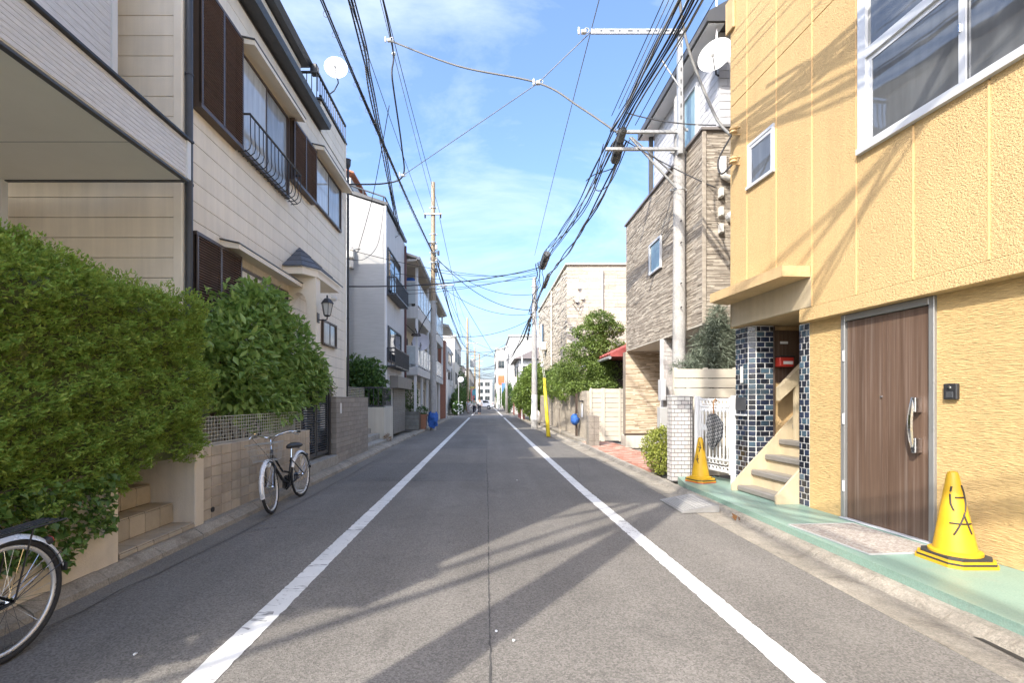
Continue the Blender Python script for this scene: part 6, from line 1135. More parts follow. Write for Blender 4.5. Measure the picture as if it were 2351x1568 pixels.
# guy, cross span
J = Vector((1.18, 10.5, 8.75)); LN = Vector((-2.6, 14.2, 8.45)); AE = Vector((2.16, 9.48, 9.1)); A0 = Vector((-2.62, 12.3, 11.15))
cable('grey spiral-wrapped cable crossing the street from the upper wires', spl([A0, A0.lerp(J, 0.5) - Vector((0, 0, 0.15)), J, J.lerp(Vector((2.75, 9.7, 7.15)), 0.5) + Vector((0.1, 0, -0.02)), Vector((2.75, 9.7, 7.15))]), 0.022, mat('cable_spiral', (0.13, 0.128, 0.12), 0.6)); cable('thin guy wire slanting from the top arm across to the beige house side', [AE, J, LN], 0.010, M_CABLEG)
cable('thick black service cable bowing down to the beige house', spl([(-2.72, -0.6, 12.2), (-2.6, 11.5, 11.5), (-2.6, 12.6, 10.3), (-2.55, 13.7, 9.1), LN, (-3.2, 14.3, 8.25), (-4.36, 14.25, 8.2)]), 0.024)
for p_, lab in ((J, 'cable clamp where guy wire and cross span meet'), (LN, 'white cable clamp at the bend of the service cable'), (A0, 'white tension clamp at the upper end of the cross span'), (AE - Vector((0.15, 0, 0.0)), 'tension clamp at the tip of the top steel arm')):
    q = thing('cable_clamp', lab, 'clamp', tuple(p_)); ob('body', MB().cbox(p_.x - 0.05, p_.x + 0.05, p_.y - 0.04, p_.y + 0.04, p_.z - 0.035, p_.z + 0.035, 0.01), M_IVORY, q); ob('shackle', MB().torus((p_.x + 0.06, p_.y, p_.z + 0.03), 0.05, 0.012, 'y', 10, 5), M_GALV, q); insul(q, (p_.x - 0.1, p_.y, p_.z - 0.05), None, 0.03)
cable('steel wire running over the top arm tip down the street', spl([(2.6, -8, 11.5), AE + Vector((0.02, 0, 0.1)), (2.45, 23.4, 8.9)]), 0.010, M_CABLEG)
# left-hand lines
for k, (x_, z0, z1) in enumerate(((-3.0, 10.6, 10.5), (-2.25, 10.6, 10.5))): cable(['high thin wire on the outer crossarm insulator', 'high thin wire on the inner crossarm insulator'][k], cat_pts((x_, -0.6, z0), (x_, 22.29, z1), 0.35), 0.009)
cable('highest thin wire dotted with white spacer balls', cat_pts((-2.62, -0.6, 12.3), (-2.62, 22.3, 11.0), 0.3), 0.009, M_CABLEG)
for y_ in (10.2, 12.9):
    q = thing('wire_spacer', ['upper', 'lower'][int(y_ > 11)] + ' white spacer ball on the highest thin wire', 'spacer', (-2.1, y_, 8)); ob('ball', MB().lathe([(0.001, -0.06), (0.05, -0.03), (0.06, 0.0), (0.05, 0.03), (0.001, 0.06)], 10, Matrix.Translation(Vector((-2.62, y_, np.interp(y_, [-0.6, 22.3], [12.3, 11.0]) - 4 * 0.3 * ((y_ + 0.6) / 22.9) * (1 - (y_ + 0.6) / 22.9))))), M_IVORY, q, smooth=True)
bundle('black messenger cable with hanger rings running to the tall pole', cat_pts((-2.75, -0.6, 8.2), (-2.66, 22.3, 8.75), 0.35, 26), [(0, 0), (0.0, -0.06), (0.03, -0.03)], 0.013, 1, M_CABLE, 0.01)
bundle('thick black cable bundle dropping to the siding building eave', spl([(-2.3, -0.75, 9.6), (-2.75, 9.35, 9.6), (-3.05, 12, 9.7), (-3.42, 15.5, 9.57), (-3.72, 19.4, 8.55)], 8), [(0, 0), (0.05, 0.04), (-0.05, -0.04), (0.02, -0.08)], 0.017, 1, M_CABLE, 0.02)
cable('service drop curving from the upper wires to the siding building meter', spl([(-2.62, 12.3, 9.4), (-3.6, 14.5, 8.0), (-4.7, 16.8, 7.05)]), 0.011); cable('slack thin wire hanging across the siding building end wall', spl([(-3.8, 16.9, 8.6), (-4.0, 16.8, 7.2), (-4.3, 16.0, 6.4), (-4.4, 14.3, 5.9)]), 0.010)
cable('black service cable from siding building eave to its meter box', spl([(-3.7, 19.0, 8.3), (-4.1, 17.5, 7.4), (-5.0, 16.85, 7.0)]), 0.014)
fan = Vector((2.5, 22.2, 7.9))
for k, (q, s_, r_) in enumerate((((-4.36, 14.4, 5.05), 0.25, 0.022), ((-2.55, 22.3, 7.75), 0.25, 0.013), ((-3.75, 20.8, 6.3), 0.2, 0.012), ((-3.75, 17.2, 5.6), 0.2, 0.010), ((-4.3, 14.4, 6.2), 0.3, 0.010), ((-3.75, 19.6, 6.9), 0.25, 0.010))):
    cable(['thick black cable crossing the street low to the beige house end', 'cable from the high closure straight to the tall utility pole', 'thin wire crossing to the siding building far corner', 'thin wire crossing to the siding building window rail', 'thin wire crossing to the beige house rear pipe', 'thin wire crossing to the siding building upper wall'][k], cat_pts(fan + Vector((0, 0, -0.1 * k)), q, s_), r_)
for k, (a_, b_, s_, r_) in enumerate((((-2.5, 22.4, 8.5), (2.36, 23.4, 6.1), 0.7, 0.018), ((-2.5, 22.4, 8.4), (2.4, 23.4, 6.9), 0.6, 0.014), ((-2.55, 22.4, 7.3), (2.36, 23.4, 5.9), 0.6, 0.012), ((-2.55, 22.4, 4.75), (2.4, 23.4, 5.7), 0.5, 0.013))):
    cable(['deepest sagging cable from the tall pole to the white-footed pole', 'upper sagging cable from the tall pole to the white-footed pole', 'middle sagging cable from the tall pole to the white-footed pole', 'lowest near-level cable between tall pole and white-footed pole'][k], cat_pts(a_, b_, s_), r_)
cable('cable drooping from the white-footed pole over to the cream building rack', cat_pts((2.44, 23.4, 6.2), (4.6, 23.85, 6.9), 0.15), 0.014); cable('thin slack wire from the white-footed pole into the pine', spl([(2.5, 23.4, 6.4), (3.4, 21, 4.9), (4.2, 19, 4.6)]), 0.009); cable('thin slack wire hanging down the cream building street wall', spl([(2.6, 23.4, 5.8), (3.3, 24, 5.4), (3.9, 22.5, 3.2)]), 0.009)
for k in range(2): cable('thin guy wire rising from the yellow guard tube', [Vector((2.39 + 0.06 * k, 19.05, 2.3)), Vector((2.36 + 0.10 * k, 23.2, 6.4 - 0.3 * k))], 0.010, M_IVORY, 'guy wires above the yellow guard')
q = thing('guy_insulator', 'white insulator knob on a thin guy wire', 'insulator', (2.39, 19.8, 3.2)); ob('knob', MB().lathe([(0.001, -0.07), (0.06, -0.03), (0.06, 0.03), (0.001, 0.07)], 8, Matrix.Translation((2.38, 19.75, 2.98))), M_WHITEM, q)
for k, (z0, z1, x0, s_) in enumerate(((10.4, 11.8, -2.3, 1.0), (8.6, 9.6, -2.5, 1.1), (8.0, 9.0, -2.45, 1.3), (7.1, 8.2, -1.7, 1.2), (8.8, 10.2, -2.6, 1.0))): cable(['highest', 'second', 'third', 'fourth', 'thickest'][k] + ' long wire between the tall pole and the second rusty pole', cat_pts((x0, 22.4, z0), (-2.5 + 0.1 * k, 62, z1), s_, 24), 0.018 if k == 4 else 0.012)
bundle('black cable rope with lashings running down the street from the tall pole', cat_pts((-2.5, 22.5, 8.2), (-2.55, 62, 8.6), 1.2, 26), [(0, 0), (0.06, 0.04)], 0.025)
bundle('service cable loop beside the tall pole at the apartments', spl([(-2.66, 22.3, 6.0), (-3.1, 22.2, 5.2), (-3.3, 22.0, 4.7), (-3.4, 21.8, 4.9)]), [(0, 0)], 0.02, wob=0)
t = ob('coiled_cable', MB().torus((-3.35, 21.7, 4.55), 0.22, 0.02, 'z', 18, 5).torus((-3.35, 21.7, 4.6), 0.19, 0.02, 'z', 18, 5).tube([(-3.75, 21.0, 5.0), (-3.4, 21.6, 4.65)], 0.02, 5), M_CABLE, label='coiled black cable slack hung below the apartments upper balcony', cat='cable')
for k in range(16):
    y_ = 44 + k * 4.5 + random.uniform(-1, 1); za, zb = random.uniform(5.0, 8.2), random.uniform(4.8, 7.6); cable('thin wire crossing the far end of the street between poles', cat_pts((-2.6, y_ + random.uniform(-4, 4), za), (2.3, y_ + random.uniform(-3, 3), zb), random.uniform(0.15, 0.7)), 0.012 + 0.00018 * y_, None, 'wires crossing the far street')
for k in range(4): cable('long thin wire running along beyond the second rusty pole', cat_pts((-2.3, 62, 8 + k * 0.9), (-2.4, 104, 9 + k * 0.9), 1.0), 0.02, None, 'wires beyond the second rusty pole')
cable('long slanting thin wire from the tall pole crossarm to far side', cat_pts((-1.65, 22.4, 7.1), (2.2, 52, 4.6), 0.1), 0.014); cable('wire from the distant pole back to the apartments eave', cat_pts((-3.1, 34, 7.0), (2.25, 52, 6.8), 0.3), 0.014)
cable('thick grey service cable drooping to the yellow house insulators', spl([(2.62, 6.4, 8.6), (3.0, 7.0, 7.2), (3.45, 7.0, 5.9), FY @ Vector((-0.24, 3.32, 5.40))]), 0.022, M_CABLEG); cable('black jumper cable hanging between the yellow insulators', spl([FY @ Vector((-0.24, 3.32, 5.4)), FY @ Vector((-0.36, 3.45, 5.1)), FY @ Vector((-0.33, 3.42, 4.88)), FY @ Vector((-0.22, 3.3, 4.98))]), 0.014)
cable('twisted wire from the arms over to the stone house roof terrace', cat_pts((2.95, 9.75, 7.6), (4.6, 8.95, 6.85), 0.08), 0.012); cable('thin wire slanting behind the concrete pole to the stone house boxes', cat_pts((2.9, 9.7, 7.0), (4.45, 8.9, 5.6), 0.05), 0.012)
# unseen wires, most added for the shadow stripes they cast on wall and road
bundle('cable trunk behind the viewer crossing from the near pole', cat_pts((-2.7, -0.7, 8.3), (2.9, -8, 7.6), 0.5), [(0, 0), (0.1, 0.06), (-0.1, 0.05), (0, -0.1)], 0.03); bundle('lower cable trunk crossing to the yellow side behind the viewer', cat_pts((-2.7, -0.7, 7.6), (2.8, -5, 7.0), 0.5), [(0, 0), (0.1, 0.06)], 0.03)
for k in range(2): bundle(['first', 'second'][k] + ' cable strand running back from the near pole', cat_pts((-2.75, -0.75, 8.2 + 0.7 * k), (-2.9, -24, 8.0 + 0.7 * k), 0.5), [(0, 0), (0.05, 0.05), (-0.05, 0.02)], 0.025)
for k, (a_, b_) in enumerate((((-2.75, -0.75, 8.6), (-7.5, -3.3, 7.6)), ((-2.75, -0.75, 7.9), (-7.0, -4.6, 7.0)), ((-2.75, -0.75, 7.3), (-6.5, -3.9, 6.4)), ((-2.75, -0.75, 9.4), (-8, -5.5, 8.2)))): bundle(['highest', 'second', 'lowest', 'slanting'][k] + ' unseen cable string added for its shadow, near pole to houses behind', cat_pts(a_, b_, 0.25), [(0, 0), (0.06, 0.03), (0, -0.07)], 0.024)
bundle('unseen cable string added for its slanting shadow, joining the black trunk overhead', cat_pts((0.6, -7, 8.4), (2.75, 6.2, 6.95), 0.1), [(0, 0), (0.06, 0.05), (-0.05, 0.07), (0.02, -0.08)], 0.02)
bundle('second unseen cable string added for its slanting shadow, joining the trunk', cat_pts((1.5, -7, 7.7), (2.8, 5.0, 6.93), 0.1), [(0, 0), (0.06, 0.05), (-0.05, 0.07)], 0.02)
for k, (z0, y1, z1) in enumerate(((10.8, 0.3, 7.4), (9.8, 1.2, 7.0), (11.5, -1.0, 7.6), (8.9, 1.8, 6.9))): bundle(['steepest', 'second', 'highest', 'flattest'][k] + ' unseen cable added for its shadow, near pole across to the black trunk', cat_pts((-2.7, -0.7, z0), (2.85, y1, z1), 0.2), [(0, 0), (0.05, 0.03)], 0.022)
# street clutter further down
def acunit(label, x, y, z, out=1):
    t = thing('air_conditioner', label, 'air conditioner', (x, y, z)); x0, x1 = (x, x + 0.3) if out > 0 else (x - 0.3, x)
    ob('case', MB().cbox(x0, x1, y, y + 0.78, z, z + 0.56, 0.02), M_IVORY, t); xf = x1 if out > 0 else x0
    ob('fan_grille', MB().torus((xf + 0.006 * out, y + 0.3, z + 0.28), 0.2, 0.012, 'x', 18, 5).torus((xf + 0.006 * out, y + 0.3, z + 0.28), 0.1, 0.01, 'x', 14, 5), M_GREYP, t); ob('pipe', MB().tube([(x0 + 0.1, y + 0.8, z + 0.3), (x0 + 0.05, y + 0.95, z + 0.3), (x0 + 0.05, y + 0.95, z + 2.0)], 0.035, 6), M_IVORY, t)
acunit('air conditioner on the apartments lower balcony slab', -4.3, 26.2, 3.08); acunit('air conditioner standing under the apartments by the doors', -4.35, 30.0, 0.06)
acunit('air conditioner at the white far house wall', -3.9, 48.2, 3.0); acunit('air conditioner hung on the cream building street wall', 4.16, 31.9, 5.0, -1); acunit('air conditioner on the hipped-roof house wall', 3.2, 48.4, 3.4, -1)
for k, (x_, y_, z_, w_, h_, m_, lab) in enumerate(((-3.0, 70.5, 3.2, 0.7, 1.8, mat('sign_white', (0.75, 0.75, 0.72), 0.5), 'white upright shop sign past the cream far house'), (2.45, 66, 2.6, 0.6, 1.4, mat('sign_blue', (0.12, 0.25, 0.5), 0.5), 'small blue upright sign at the tall white building'), (-2.9, 90, 3.0, 0.9, 1.2, mat('sign_yellow', (0.7, 0.55, 0.12), 0.5), 'small yellow sign beyond the white car'))):
    q = thing('shop_sign', lab, 'sign', (x_, y_, z_)); ob('panel', MB().cbox(x_ - w_ / 2, x_ + w_ / 2, y_, y_ + 0.15, z_, z_ + h_, 0.02), m_, q); ob('bracket', MB().tube([(x_ + (w_ / 2 if x_ > 0 else -w_ / 2), y_ + 0.07, z_ + h_ * 0.8), (x_ + (1.0 if x_ > 0 else -1.0), y_ + 0.07, z_ + h_ * 0.8)], 0.03, 5), M_GREYP, q)
# ================================================================== BICYCLES
M_BFRAME = mat('bike_black', (0.012, 0.013, 0.014), 0.25, 0.1, 6, spec=0.6); M_FEND = mat('fender_silver', (0.80, 0.81, 0.82), 0.3, 0.05, 5, metal=0.25)
M_RIM = mat('rim_alloy', (0.72, 0.71, 0.69), 0.3, 0.05, 5, metal=0.6); M_SAD = mat('saddle_vinyl', (0.03, 0.03, 0.032), 0.4, 0.1)
def bicycle(label, loc, rz, steer, carrier, lean):
    """city bicycle; local +y is forward, wheels on z=0, rear hub at y=0"""
    F = Matrix.Translation(loc) @ Matrix.Rotation(rz, 4, 'Z') @ Matrix.Rotation(lean, 4, 'Y'); t = thing('bicycle', label, 'bicycle', loc, rz); Rw, WB = 0.337, 1.10
    def wheel(nm, FW, w=0.0):
        wv = ob(nm, MB().torus((0, 0, Rw), Rw - 0.019, 0.0195, 'x', 48, 8), M_RUB, t, FW, True)
        ob('rim', MB().torus((0, 0, Rw), Rw - 0.047, 0.0135, 'x', 48, 6), M_RIM, wv, FW, True); ob('hub', MB().tube([(-0.05, 0, Rw), (-0.03, 0, Rw), (0.03, 0, Rw), (0.05, 0, Rw)], [0.016, 0.022, 0.022, 0.016], 10), M_CHROME, wv, FW)
        for k in range(32):
            a = k * 2 * math.pi / 32; b = a + (0.5 if k % 4 < 2 else -0.5); sx = 0.028 if k % 2 else -0.028
            ob('spoke', MB().tube([(sx, 0.02 * math.cos(b), Rw + 0.02 * math.sin(b)), (0, (Rw - 0.05) * math.cos(a), Rw + (Rw - 0.05) * math.sin(a))], 0.0016, 3), M_CHROME, wv, FW)
    head = Vector((0, 0.90, 0.72)); H1 = Matrix.Translation((0, 0.965, 0)); FS = F @ Matrix.Translation(head) @ Matrix.Rotation(R(-18), 4, 'X') @ Matrix.Rotation(steer, 4, 'Z') @ Matrix.Rotation(R(18), 4, 'X') @ Matrix.Translation(-head)
    wheel('rear_wheel', F); wheel('front_wheel', FS @ Matrix.Translation((0, WB, 0)))
    bb = (0, 0.43, 0.28); ob('frame', MB().tube([bb, (0, 0.30, 0.62)], 0.016, 8).tube([bb, (0, 0.62, 0.36), (0, 0.92, 0.66)], 0.02, 8).tube([(0, 0.375, 0.42), (0, 0.60, 0.47), (0, 0.90, 0.76)], 0.014, 8).tube([(0, 0.925, 0.63), (0, 0.885, 0.80)], 0.02, 8)
       .tube([(0.04, 0.40, 0.28), (0.055, 0, Rw)], 0.009, 6).tube([(-0.04, 0.40, 0.28), (-0.055, 0, Rw)], 0.009, 6).tube([(0.02, 0.31, 0.58), (0.055, 0, Rw)], 0.008, 6).tube([(-0.02, 0.31, 0.58), (-0.055, 0, Rw)], 0.008, 6), M_BFRAME, t, F, True)
    ob('seat_post', MB().tube([(0, 0.30, 0.60), (0, 0.275, 0.77)], 0.013, 8), M_CHROME, t, F)
    mb = MB(); sec = [(-0.16, 0.105, 0.03), (-0.12, 0.115, 0.05), (-0.02, 0.085, 0.045), (0.06, 0.04, 0.04), (0.13, 0.025, 0.03)]; nn = 12
    for (y_, w_, h_) in sec:
        for j in range(nn): a = 2 * math.pi * j / nn; mb.v.append((w_ * math.cos(a), 0.27 + y_, 0.785 + h_ * math.sin(a) * (1 if math.sin(a) > 0 else 0.8)))
    for i in range(4):
        for j in range(nn): mb.f.append((i * nn + j, i * nn + (j + 1) % nn, (i + 1) * nn + (j + 1) % nn, (i + 1) * nn + j))
    mb.f += [tuple(range(nn)), tuple(range(4 * nn, 5 * nn))]; ob('saddle', mb, M_SAD, t, F, True); ob('saddle_spring', MB().torus((0.05, 0.16, 0.74), 0.018, 0.005, 'z', 10, 5).torus((-0.05, 0.16, 0.74), 0.018, 0.005, 'z', 10, 5), M_CHROME, t, F)
    fk = ob('fork', MB().tube([(0.05, WB, Rw), (0.055, 0.985, 0.60), (0, 0.935, 0.62)], 0.010, 6).tube([(-0.05, WB, Rw), (-0.055, 0.985, 0.60), (0, 0.935, 0.62)], 0.010, 6), M_BFRAME, t, FS, True)
    ob('stem', MB().tube([(0, 0.885, 0.80), (0, 0.86, 0.93), (0, 0.90, 0.96)], 0.012, 8), M_CHROME, t, FS); hb = ob('handlebar', MB().tube(spl([(-0.28, 0.58, 0.99), (-0.27, 0.70, 1.0), (-0.22, 0.82, 1.01), (-0.1, 0.90, 0.98), (0, 0.90, 0.96), (0.1, 0.90, 0.98), (0.22, 0.82, 1.01), (0.27, 0.70, 1.0), (0.28, 0.58, 0.99)], 5), 0.011, 8), M_CHROME, t, FS, True)
    for s_ in (-1, 1): ob('grip', MB().tube([(s_ * 0.279, 0.60, 0.992), (s_ * 0.283, 0.47, 0.985)], 0.017, 8), M_RUB, hb, FS); ob('brake_lever', MB().tube([(s_ * 0.255, 0.76, 1.0), (s_ * 0.285, 0.78, 0.97), (s_ * 0.30, 0.62, 0.955)], 0.006, 5), M_CHROME, hb, FS)
    ob('bell', MB().lathe([(0.025, 0), (0.024, 0.015), (0.001, 0.03)], 10, Matrix.Translation((0.2, 0.84, 1.02))), M_CHROME, hb, FS)
    for nm, y_, FF, a0, a1 in (('rear_fender', 0, F, R(8), R(210) - R(8) * 0), ('front_fender', WB, FS, R(-25), R(140))):
        mb = MB(); na = 26
        a0, a1 = (R(20), R(205)) if nm == 'rear_fender' else (R(38), R(172))
        if nm == 'rear_fender': a0, a1 = R(25), R(166)
        for i in range(na + 1):
            a = a0 + (a1 - a0) * i / na if nm != 'front_fender' else R(-15) + (R(128) - R(-15)) * i / na
            for q in range(5): s_ = (q - 2) / 2; rr = Rw + 0.024 - 0.03 * s_ * s_; mb.v.append((0.029 * s_, y_ + rr * math.cos(a), Rw + rr * math.sin(a)))
        for i in range(na):
            for q in range(4): mb.f.append((i * 5 + q, i * 5 + q + 1, i * 5 + q + 6, i * 5 + q + 5))
        fd = ob(nm, mb, M_FEND, t, FF, True); aa = R(150) if nm == 'rear_fender' else R(30)
        for s_ in (-1, 1):
            for da in (0, 0.2 if nm == 'rear_fender' else 0.0): ob('fender_stay', MB().tube([(s_ * 0.055, y_, Rw), (s_ * 0.028, y_ + (Rw + 0.015) * math.cos(aa + da), Rw + (Rw + 0.015) * math.sin(aa + da))], 0.003, 4), M_BFRAME, fd, FF)
        if nm == 'rear_fender': ob('mud_flap', MB().cbox(-0.02, 0.02, -0.365, -0.35, 0.38, 0.43, 0.003), M_RUB, fd, F)
    ob('rear_reflector', MB().lathe([(0.028, 0), (0.028, 0.035), (0.018, 0.05)], 12, Matrix.Translation((0, -0.262, 0.60)) @ Matrix.Rotation(R(-110), 4, 'X')), M_BLACK, t, F); ob('red_lens', MB().lathe([(0.026, 0), (0.024, 0.008)], 12, Matrix.Translation((0, -0.262, 0.60)) @ Matrix.Rotation(R(70), 4, 'X')), mat('red_reflector', (0.45, 0.04, 0.03), 0.2), t, F)
    cg = ob('chain_guard', MB().prism([(0.0, 0.37), (-0.05, 0.30), (0.0, 0.26), (0.38, 0.17), (0.50, 0.22), (0.50, 0.34), (0.40, 0.38)], 'x', 0.052, 0.06), M_BFRAME, t, F); ob('chainring', MB().torus((0.048, 0.43, 0.28), 0.085, 0.005, 'x', 20, 5), M_DGREY, t, F)
    for s_ in (-1, 1):
        ob('crank', MB().tube([(s_ * 0.065, 0.43, 0.28), (s_ * 0.07, 0.43 + s_ * 0.08, 0.28 + s_ * 0.14)], 0.009, 6), M_CHROME, t, F); ob('pedal', MB().cbox(s_ * 0.08 - 0.0 if s_ > 0 else -0.17, 0.17 if s_ > 0 else -0.08, 0.40 + s_ * 0.08, 0.47 + s_ * 0.08, 0.27 + s_ * 0.14, 0.295 + s_ * 0.14, 0.005), M_GREYP, t, F)
    if not carrier: ob('kickstand', MB().tube([(0.06, 0.0, 0.33), (0.10, -0.02, 0.30), (0.24, -0.10, 0.012)], 0.009, 6).tube([(0.06, 0.0, 0.33), (0.09, -0.08, 0.30)], 0.008, 6), M_CHROME, t, F)
    if carrier:
        cr = ob('carrier', MB().tube([(-0.06, 0.20, 0.71), (-0.07, -0.30, 0.72), (0.07, -0.30, 0.72), (0.06, 0.20, 0.71)], 0.006, 6), M_BLACK, t, F)
        for k in range(3): ob('carrier_bar', MB().tube([(-0.03 + 0.03 * k, 0.2, 0.712), (-0.03 + 0.03 * k, -0.29, 0.722)], 0.004, 5), M_BLACK, cr, F)
        for s_ in (-1, 1): ob('carrier_stay', MB().tube([(s_ * 0.065, -0.1, 0.715), (s_ * 0.06, 0, Rw)], 0.005, 5), M_BLACK, cr, F)
    bk = ob('basket', MB().tube([(-0.19, 0.98, 0.90), (0.19, 0.98, 0.90), (0.20, 1.24, 0.90), (-0.20, 1.24, 0.90)], 0.006, 5, closed=True).tube([(-0.14, 0.99, 0.68), (0.14, 0.99, 0.68), (0.14, 1.18, 0.68), (-0.14, 1.18, 0.68)], 0.005, 5, closed=True), M_GALV, t, FS)
    top = [(-0.19, 0.98), (0.19, 0.98), (0.20, 1.24), (-0.20, 1.24)]; bot = [(-0.14, 0.99), (0.14, 0.99), (0.14, 1.18), (-0.14, 1.18)]
    for e in range(4):
        for k in range(7):
            u = k / 7; a = Vector((*top[e], 0.90)).lerp(Vector((*top[(e + 1) % 4], 0.90)), u); b = Vector((*bot[e], 0.68)).lerp(Vector((*bot[(e + 1) % 4], 0.68)), u); ob('basket_wire', MB().tube([a, b], 0.0018, 4), M_GALV, bk, FS)
        
    for zf in (0.33, 0.66):
        ob('basket_wire', MB().tube([Vector((*bot[e], 0.68)).lerp(Vector((*top[e], 0.90)), zf) for e in range(4)], 0.0018, 4, closed=True), M_GALV, bk, FS)
    for k in range(6): ob('basket_wire', MB().tube([(-0.14 + 0.056 * k, 0.99, 0.68), (-0.14 + 0.056 * k, 1.18, 0.68)], 0.002, 4), M_GALV, bk, FS)
    hl = ob('headlight', MB().lathe([(0.001, -0.05), (0.025, -0.04), (0.036, 0.0), (0.036, 0.02)], 14, Matrix.Translation((0, 1.06, 0.62)) @ Matrix.Rotation(R(-90), 4, 'X')), M_CHROME, t, FS, True); ob('lens', MB().lathe([(0.034, 0.021), (0.001, 0.03)], 14, Matrix.Translation((0, 1.06, 0.62)) @ Matrix.Rotation(R(-90), 4, 'X'), cap=False), mat('lamp_lens', (0.7, 0.72, 0.72), 0.1), hl, FS)
    ob('cable', MB().tube(spl([(0.25, 0.78, 0.99), (0.16, 1.02, 0.95), (0.03, 1.0, 0.75), (0.0, 0.97, 0.65)]), 0.003, 4).tube(spl([(-0.25, 0.78, 0.99), (-0.14, 1.04, 0.98), (-0.02, 0.98, 0.8), (0.02, 0.6, 0.4)]), 0.003, 4), M_BLACK, t, FS)
bicycle('black city bicycle with wire basket leaning by the brown tiled wall', (-2.80, 6.93, 0.004), R(180), R(10), False, R(3))
bicycle('bicycle whose silver-fendered rear wheel shows beside the hedge', (-2.66, 2.52, 0.004), R(180), R(0), True, R(0))

# ================================================================== PEOPLE AND CAR FAR DOWN THE STREET
M_SKIN = mat('skin', (0.45, 0.29, 0.21), 0.6, 0.05); M_HAIR = mat('hair_black', (0.02, 0.017, 0.015), 0.5)
def skinned(name, joints, edges, m, parent, F, sub=1):
    me = bpy.data.meshes.new(name); me.from_pydata([j[:3] for j in joints], edges, []); me.update(); me.materials.append(m)
    o = bpy.data.objects.new(name, me); put(o, parent, F); sm = o.modifiers.new('skin', 'SKIN'); 
    if not me.skin_vertices: me.skin_vertices.new()
    for i, j in enumerate(joints): me.skin_vertices[0].data[i].radius = (j[3], j[3] * (j[4] if len(j) > 4 else 1)); me.skin_vertices[0].data[i].use_root = (i == 0)
    s2 = o.modifiers.new('sub', 'SUBSURF'); s2.levels = sub; s2.render_levels = sub; sm.use_smooth_shade = True; return o
def person(label, loc, rz, h, top, bottom, stride, walker=False):
    s = h / 1.7; F = Matrix.Translation(loc) @ Matrix.Rotation(rz, 4, 'Z') @ Matrix.Scale(s, 4); t = thing('person', label, 'person', loc, rz)
    a = stride
    J = [(0, 0, 0.92, 0.13, 0.75), (0, 0, 1.15, 0.13, 0.75), (0, 0, 1.38, 0.15, 0.65), (0, 0, 1.47, 0.055), (0, 0.01, 1.56, 0.085), (0, 0.01, 1.64, 0.085),
         (-0.09, 0.0, 0.86, 0.085), (-0.09, a * 0.55, 0.48, 0.06), (-0.09, a * 0.8, 0.08, 0.045), (-0.09, a * 0.8 + 0.14, 0.03, 0.035),
         (0.09, 0.0, 0.86, 0.085), (0.09, -a * 0.4, 0.48, 0.06), (0.09, -a, 0.09, 0.045), (0.09, -a + 0.14, 0.03, 0.035),
         (-0.20, 0, 1.38, 0.06), (-0.25, -a * 0.3, 1.12, 0.045), (-0.25, a * 0.1 + 0.05, 0.88, 0.035), (-0.25, a * 0.1 + 0.07, 0.80, 0.03),
         (0.20, 0, 1.38, 0.06), (0.25, a * 0.2, 1.12, 0.045), (0.25, a * 0.4 + 0.08, 0.90, 0.035), (0.25, a * 0.4 + 0.11, 0.82, 0.03)]
    E = [(0, 1), (1, 2), (2, 3), (3, 4), (4, 5), (0, 6), (6, 7), (7, 8), (8, 9), (0, 10), (10, 11), (11, 12), (12, 13), (2, 14), (14, 15), (15, 16), (16, 17), (2, 18), (18, 19), (19, 20), (20, 21)]
    skinned('body', J, E, M_SKIN, t, F)
    g = lambda i, k: (*J[i][:3], J[i][3] + k) + tuple(J[i][4:])
    skinned('shirt', [g(1, .018), g(0, .02), g(2, .018), g(14, .02), g(15, .02), g(18, .02), g(19, .02)], [(0, 1), (0, 2), (2, 3), (3, 4), (2, 5), (5, 6)], top, t, F)
    skinned('trousers', [(0, 0, 0.94, 0.14, 0.8), g(6, .015), g(7, .018), (J[8][0], J[8][1], 0.12, 0.06), g(10, .015), g(11, .018), (J[12][0], J[12][1], 0.13, 0.06)], [(0, 1), (1, 2), (2, 3), (0, 4), (4, 5), (5, 6)], bottom, t, F)
    ob('hair', MB().lathe([(0.06, 1.55), (0.098, 1.60), (0.10, 1.66), (0.07, 1.725), (0.001, 1.745)], 12, Matrix.Translation((0, -0.012, 0)), cap=False), M_HAIR, t, F, True)
    for s_ in (-1, 1): ob('shoe', MB().cbox(s_ * 0.09 - 0.045, s_ * 0.09 + 0.045, (a * 0.8 if s_ < 0 else -a) - 0.07, (a * 0.8 if s_ < 0 else -a) + 0.19, 0, 0.075, 0.02), M_BLACK, t, F)
    ob('face', MB().cbox(-0.012, 0.012, 0.085, 0.115, 1.55, 1.59, 0.006).cbox(-0.042, -0.022, 0.083, 0.096, 1.60, 1.612, 0.004).cbox(0.022, 0.042, 0.083, 0.096, 1.60, 1.612, 0.004).cbox(-0.025, 0.025, 0.08, 0.098, 1.515, 1.525, 0.003), mat('face_tone', (0.3, 0.17, 0.13), 0.6), t, F)
    return t
M_DTR = mat('dark_trousers', (0.018, 0.02, 0.035), 0.8, 0.15, 8)
person('walker in pale grey-green shirt and dark trousers, left of the pair', (-1.36, 50.0, 0.0), R(180), 1.66, mat('grey_green_shirt', (0.36, 0.42, 0.36), 0.8), M_DTR, 0.12)
p2 = person('walker in white patterned shirt and dark trousers, right of the pair', (-0.76, 48.6, 0.0), R(180), 1.72, mat('white_pattern_shirt', (0.62, 0.62, 0.62), 0.8, 0.5, 25), M_DTR, 0.18)
person('person in pale lavender clothes walking by the hedge bushes', (-2.12, 53.0, 0.0), R(170), 1.6, mat('pale_top', (0.6, 0.6, 0.66), 0.8), mat('lavender_skirt', (0.5, 0.46, 0.50), 0.8), 0.1)
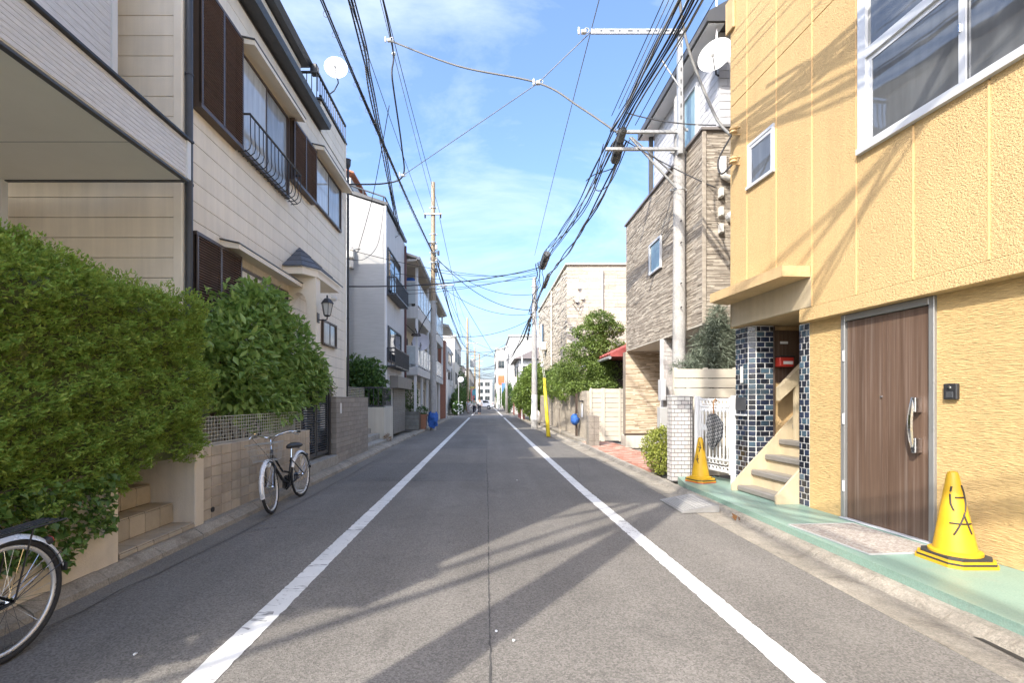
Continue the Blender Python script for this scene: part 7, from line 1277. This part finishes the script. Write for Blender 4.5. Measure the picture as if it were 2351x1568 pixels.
b = thing('shoulder_bag', 'dark shoulder bag carried by the walker in the white shirt', 'bag', (-0.9, 48.45, 0.9)); ob('bag', MB().cbox(-1.06, -0.78, 48.36, 48.46, 0.88, 1.1, 0.03), M_DGREY, b); ob('strap', MB().tube([(-1.0, 48.42, 1.1), (-0.75, 48.45, 1.42), (-0.68, 48.6, 1.48)], 0.012, 5), M_DGREY, b)
cr = thing('car', 'white hatchback car crossing the street behind the walkers', 'car', (-0.9, 80, 0)); M_CARW = mat('white_car_paint', (0.80, 0.80, 0.79), 0.2, 0.03, 3, spec=0.6); M_CGL = glassmat('car_glass', (0.02, 0.022, 0.025))
side = [(-2.15, 0.35), (-2.2, 0.7), (-2.05, 0.92), (-1.15, 1.02), (-0.5, 1.45), (0.2, 1.56), (1.1, 1.5), (1.8, 1.12), (2.08, 1.0), (2.15, 0.65), (2.1, 0.38), (1.75, 0.28), (-1.8, 0.28)]
mb = MB(); secs = ((-0.88, 0.94), (-0.80, 1.0), (0.80, 1.0), (0.88, 0.94)); n = len(side)
for yo, sc in secs:
    for (x_, z_) in side: mb.v.append((x_ * (0.985 if sc < 1 else 1), yo * (0.80 if z_ > 1.1 else 1), 0.28 + (z_ - 0.28) * (0.985 if sc < 1 else 1)))
for q in range(3):
    for i in range(n): mb.f.append((q * n + i, q * n + (i + 1) % n, (q + 1) * n + (i + 1) % n, (q + 1) * n + i))
mb.f += [tuple(range(n)), tuple(range(3 * n, 4 * n))[::-1]]; FCAR = Matrix.Translation((-0.92, 80, 0)) @ Matrix.Rotation(R(-6), 4, 'Z')
ob('body', mb, M_CARW, cr, FCAR)
for s_ in (-1, 1):
    for x_ in (-1.35, 1.35):
        w_ = ob('wheel', MB().torus((x_, s_ * 0.82, 0.33), 0.24, 0.09, 'y', 22, 8), M_RUB, cr, FCAR, True); ob('rim', MB().lathe([(0.2, 0), (0.19, 0.03), (0.05, 0.02)], 10, Matrix.Translation((x_, s_ * 0.88, 0.33)) @ Matrix.Rotation(R(90 * s_), 4, 'X')), M_RIM, w_, FCAR)
    ob('side_window', MB().add([(-0.95, s_ * 0.79, 1.05), (-0.42, s_ * 0.715, 1.41), (0.25, s_ * 0.715, 1.49), (0.25, s_ * 0.79, 1.05)], [(0, 1, 2, 3)]), M_CGL, cr, FCAR); ob('side_window', MB().add([(0.32, s_ * 0.79, 1.05), (0.32, s_ * 0.715, 1.49), (1.0, s_ * 0.715, 1.44), (1.45, s_ * 0.79, 1.12)], [(0, 1, 2, 3)]), M_CGL, cr, FCAR)
    ob('tail_light', MB().cbox(1.9, 2.13, s_ * 0.8 - 0.06, s_ * 0.8 + 0.06, 0.85, 1.0, 0.02), mat('tail_red', (0.3, 0.05, 0.05), 0.2), cr, FCAR); ob('headlight', MB().cbox(-2.2, -2.0, s_ * 0.75 - 0.1, s_ * 0.75 + 0.1, 0.72, 0.85, 0.02), M_CHROME, cr, FCAR); ob('door_handle', MB().cbox(0.05, 0.2, s_ * 0.885 - 0.01, s_ * 0.885 + 0.01, 0.9, 0.93, 0.004), M_CHROME, cr, FCAR)
    ob('sill_trim', MB().cbox(-1.0, 1.0, s_ * 0.885 - 0.012, s_ * 0.885 + 0.012, 0.28, 0.4, 0.005), M_DGREY, cr, FCAR)
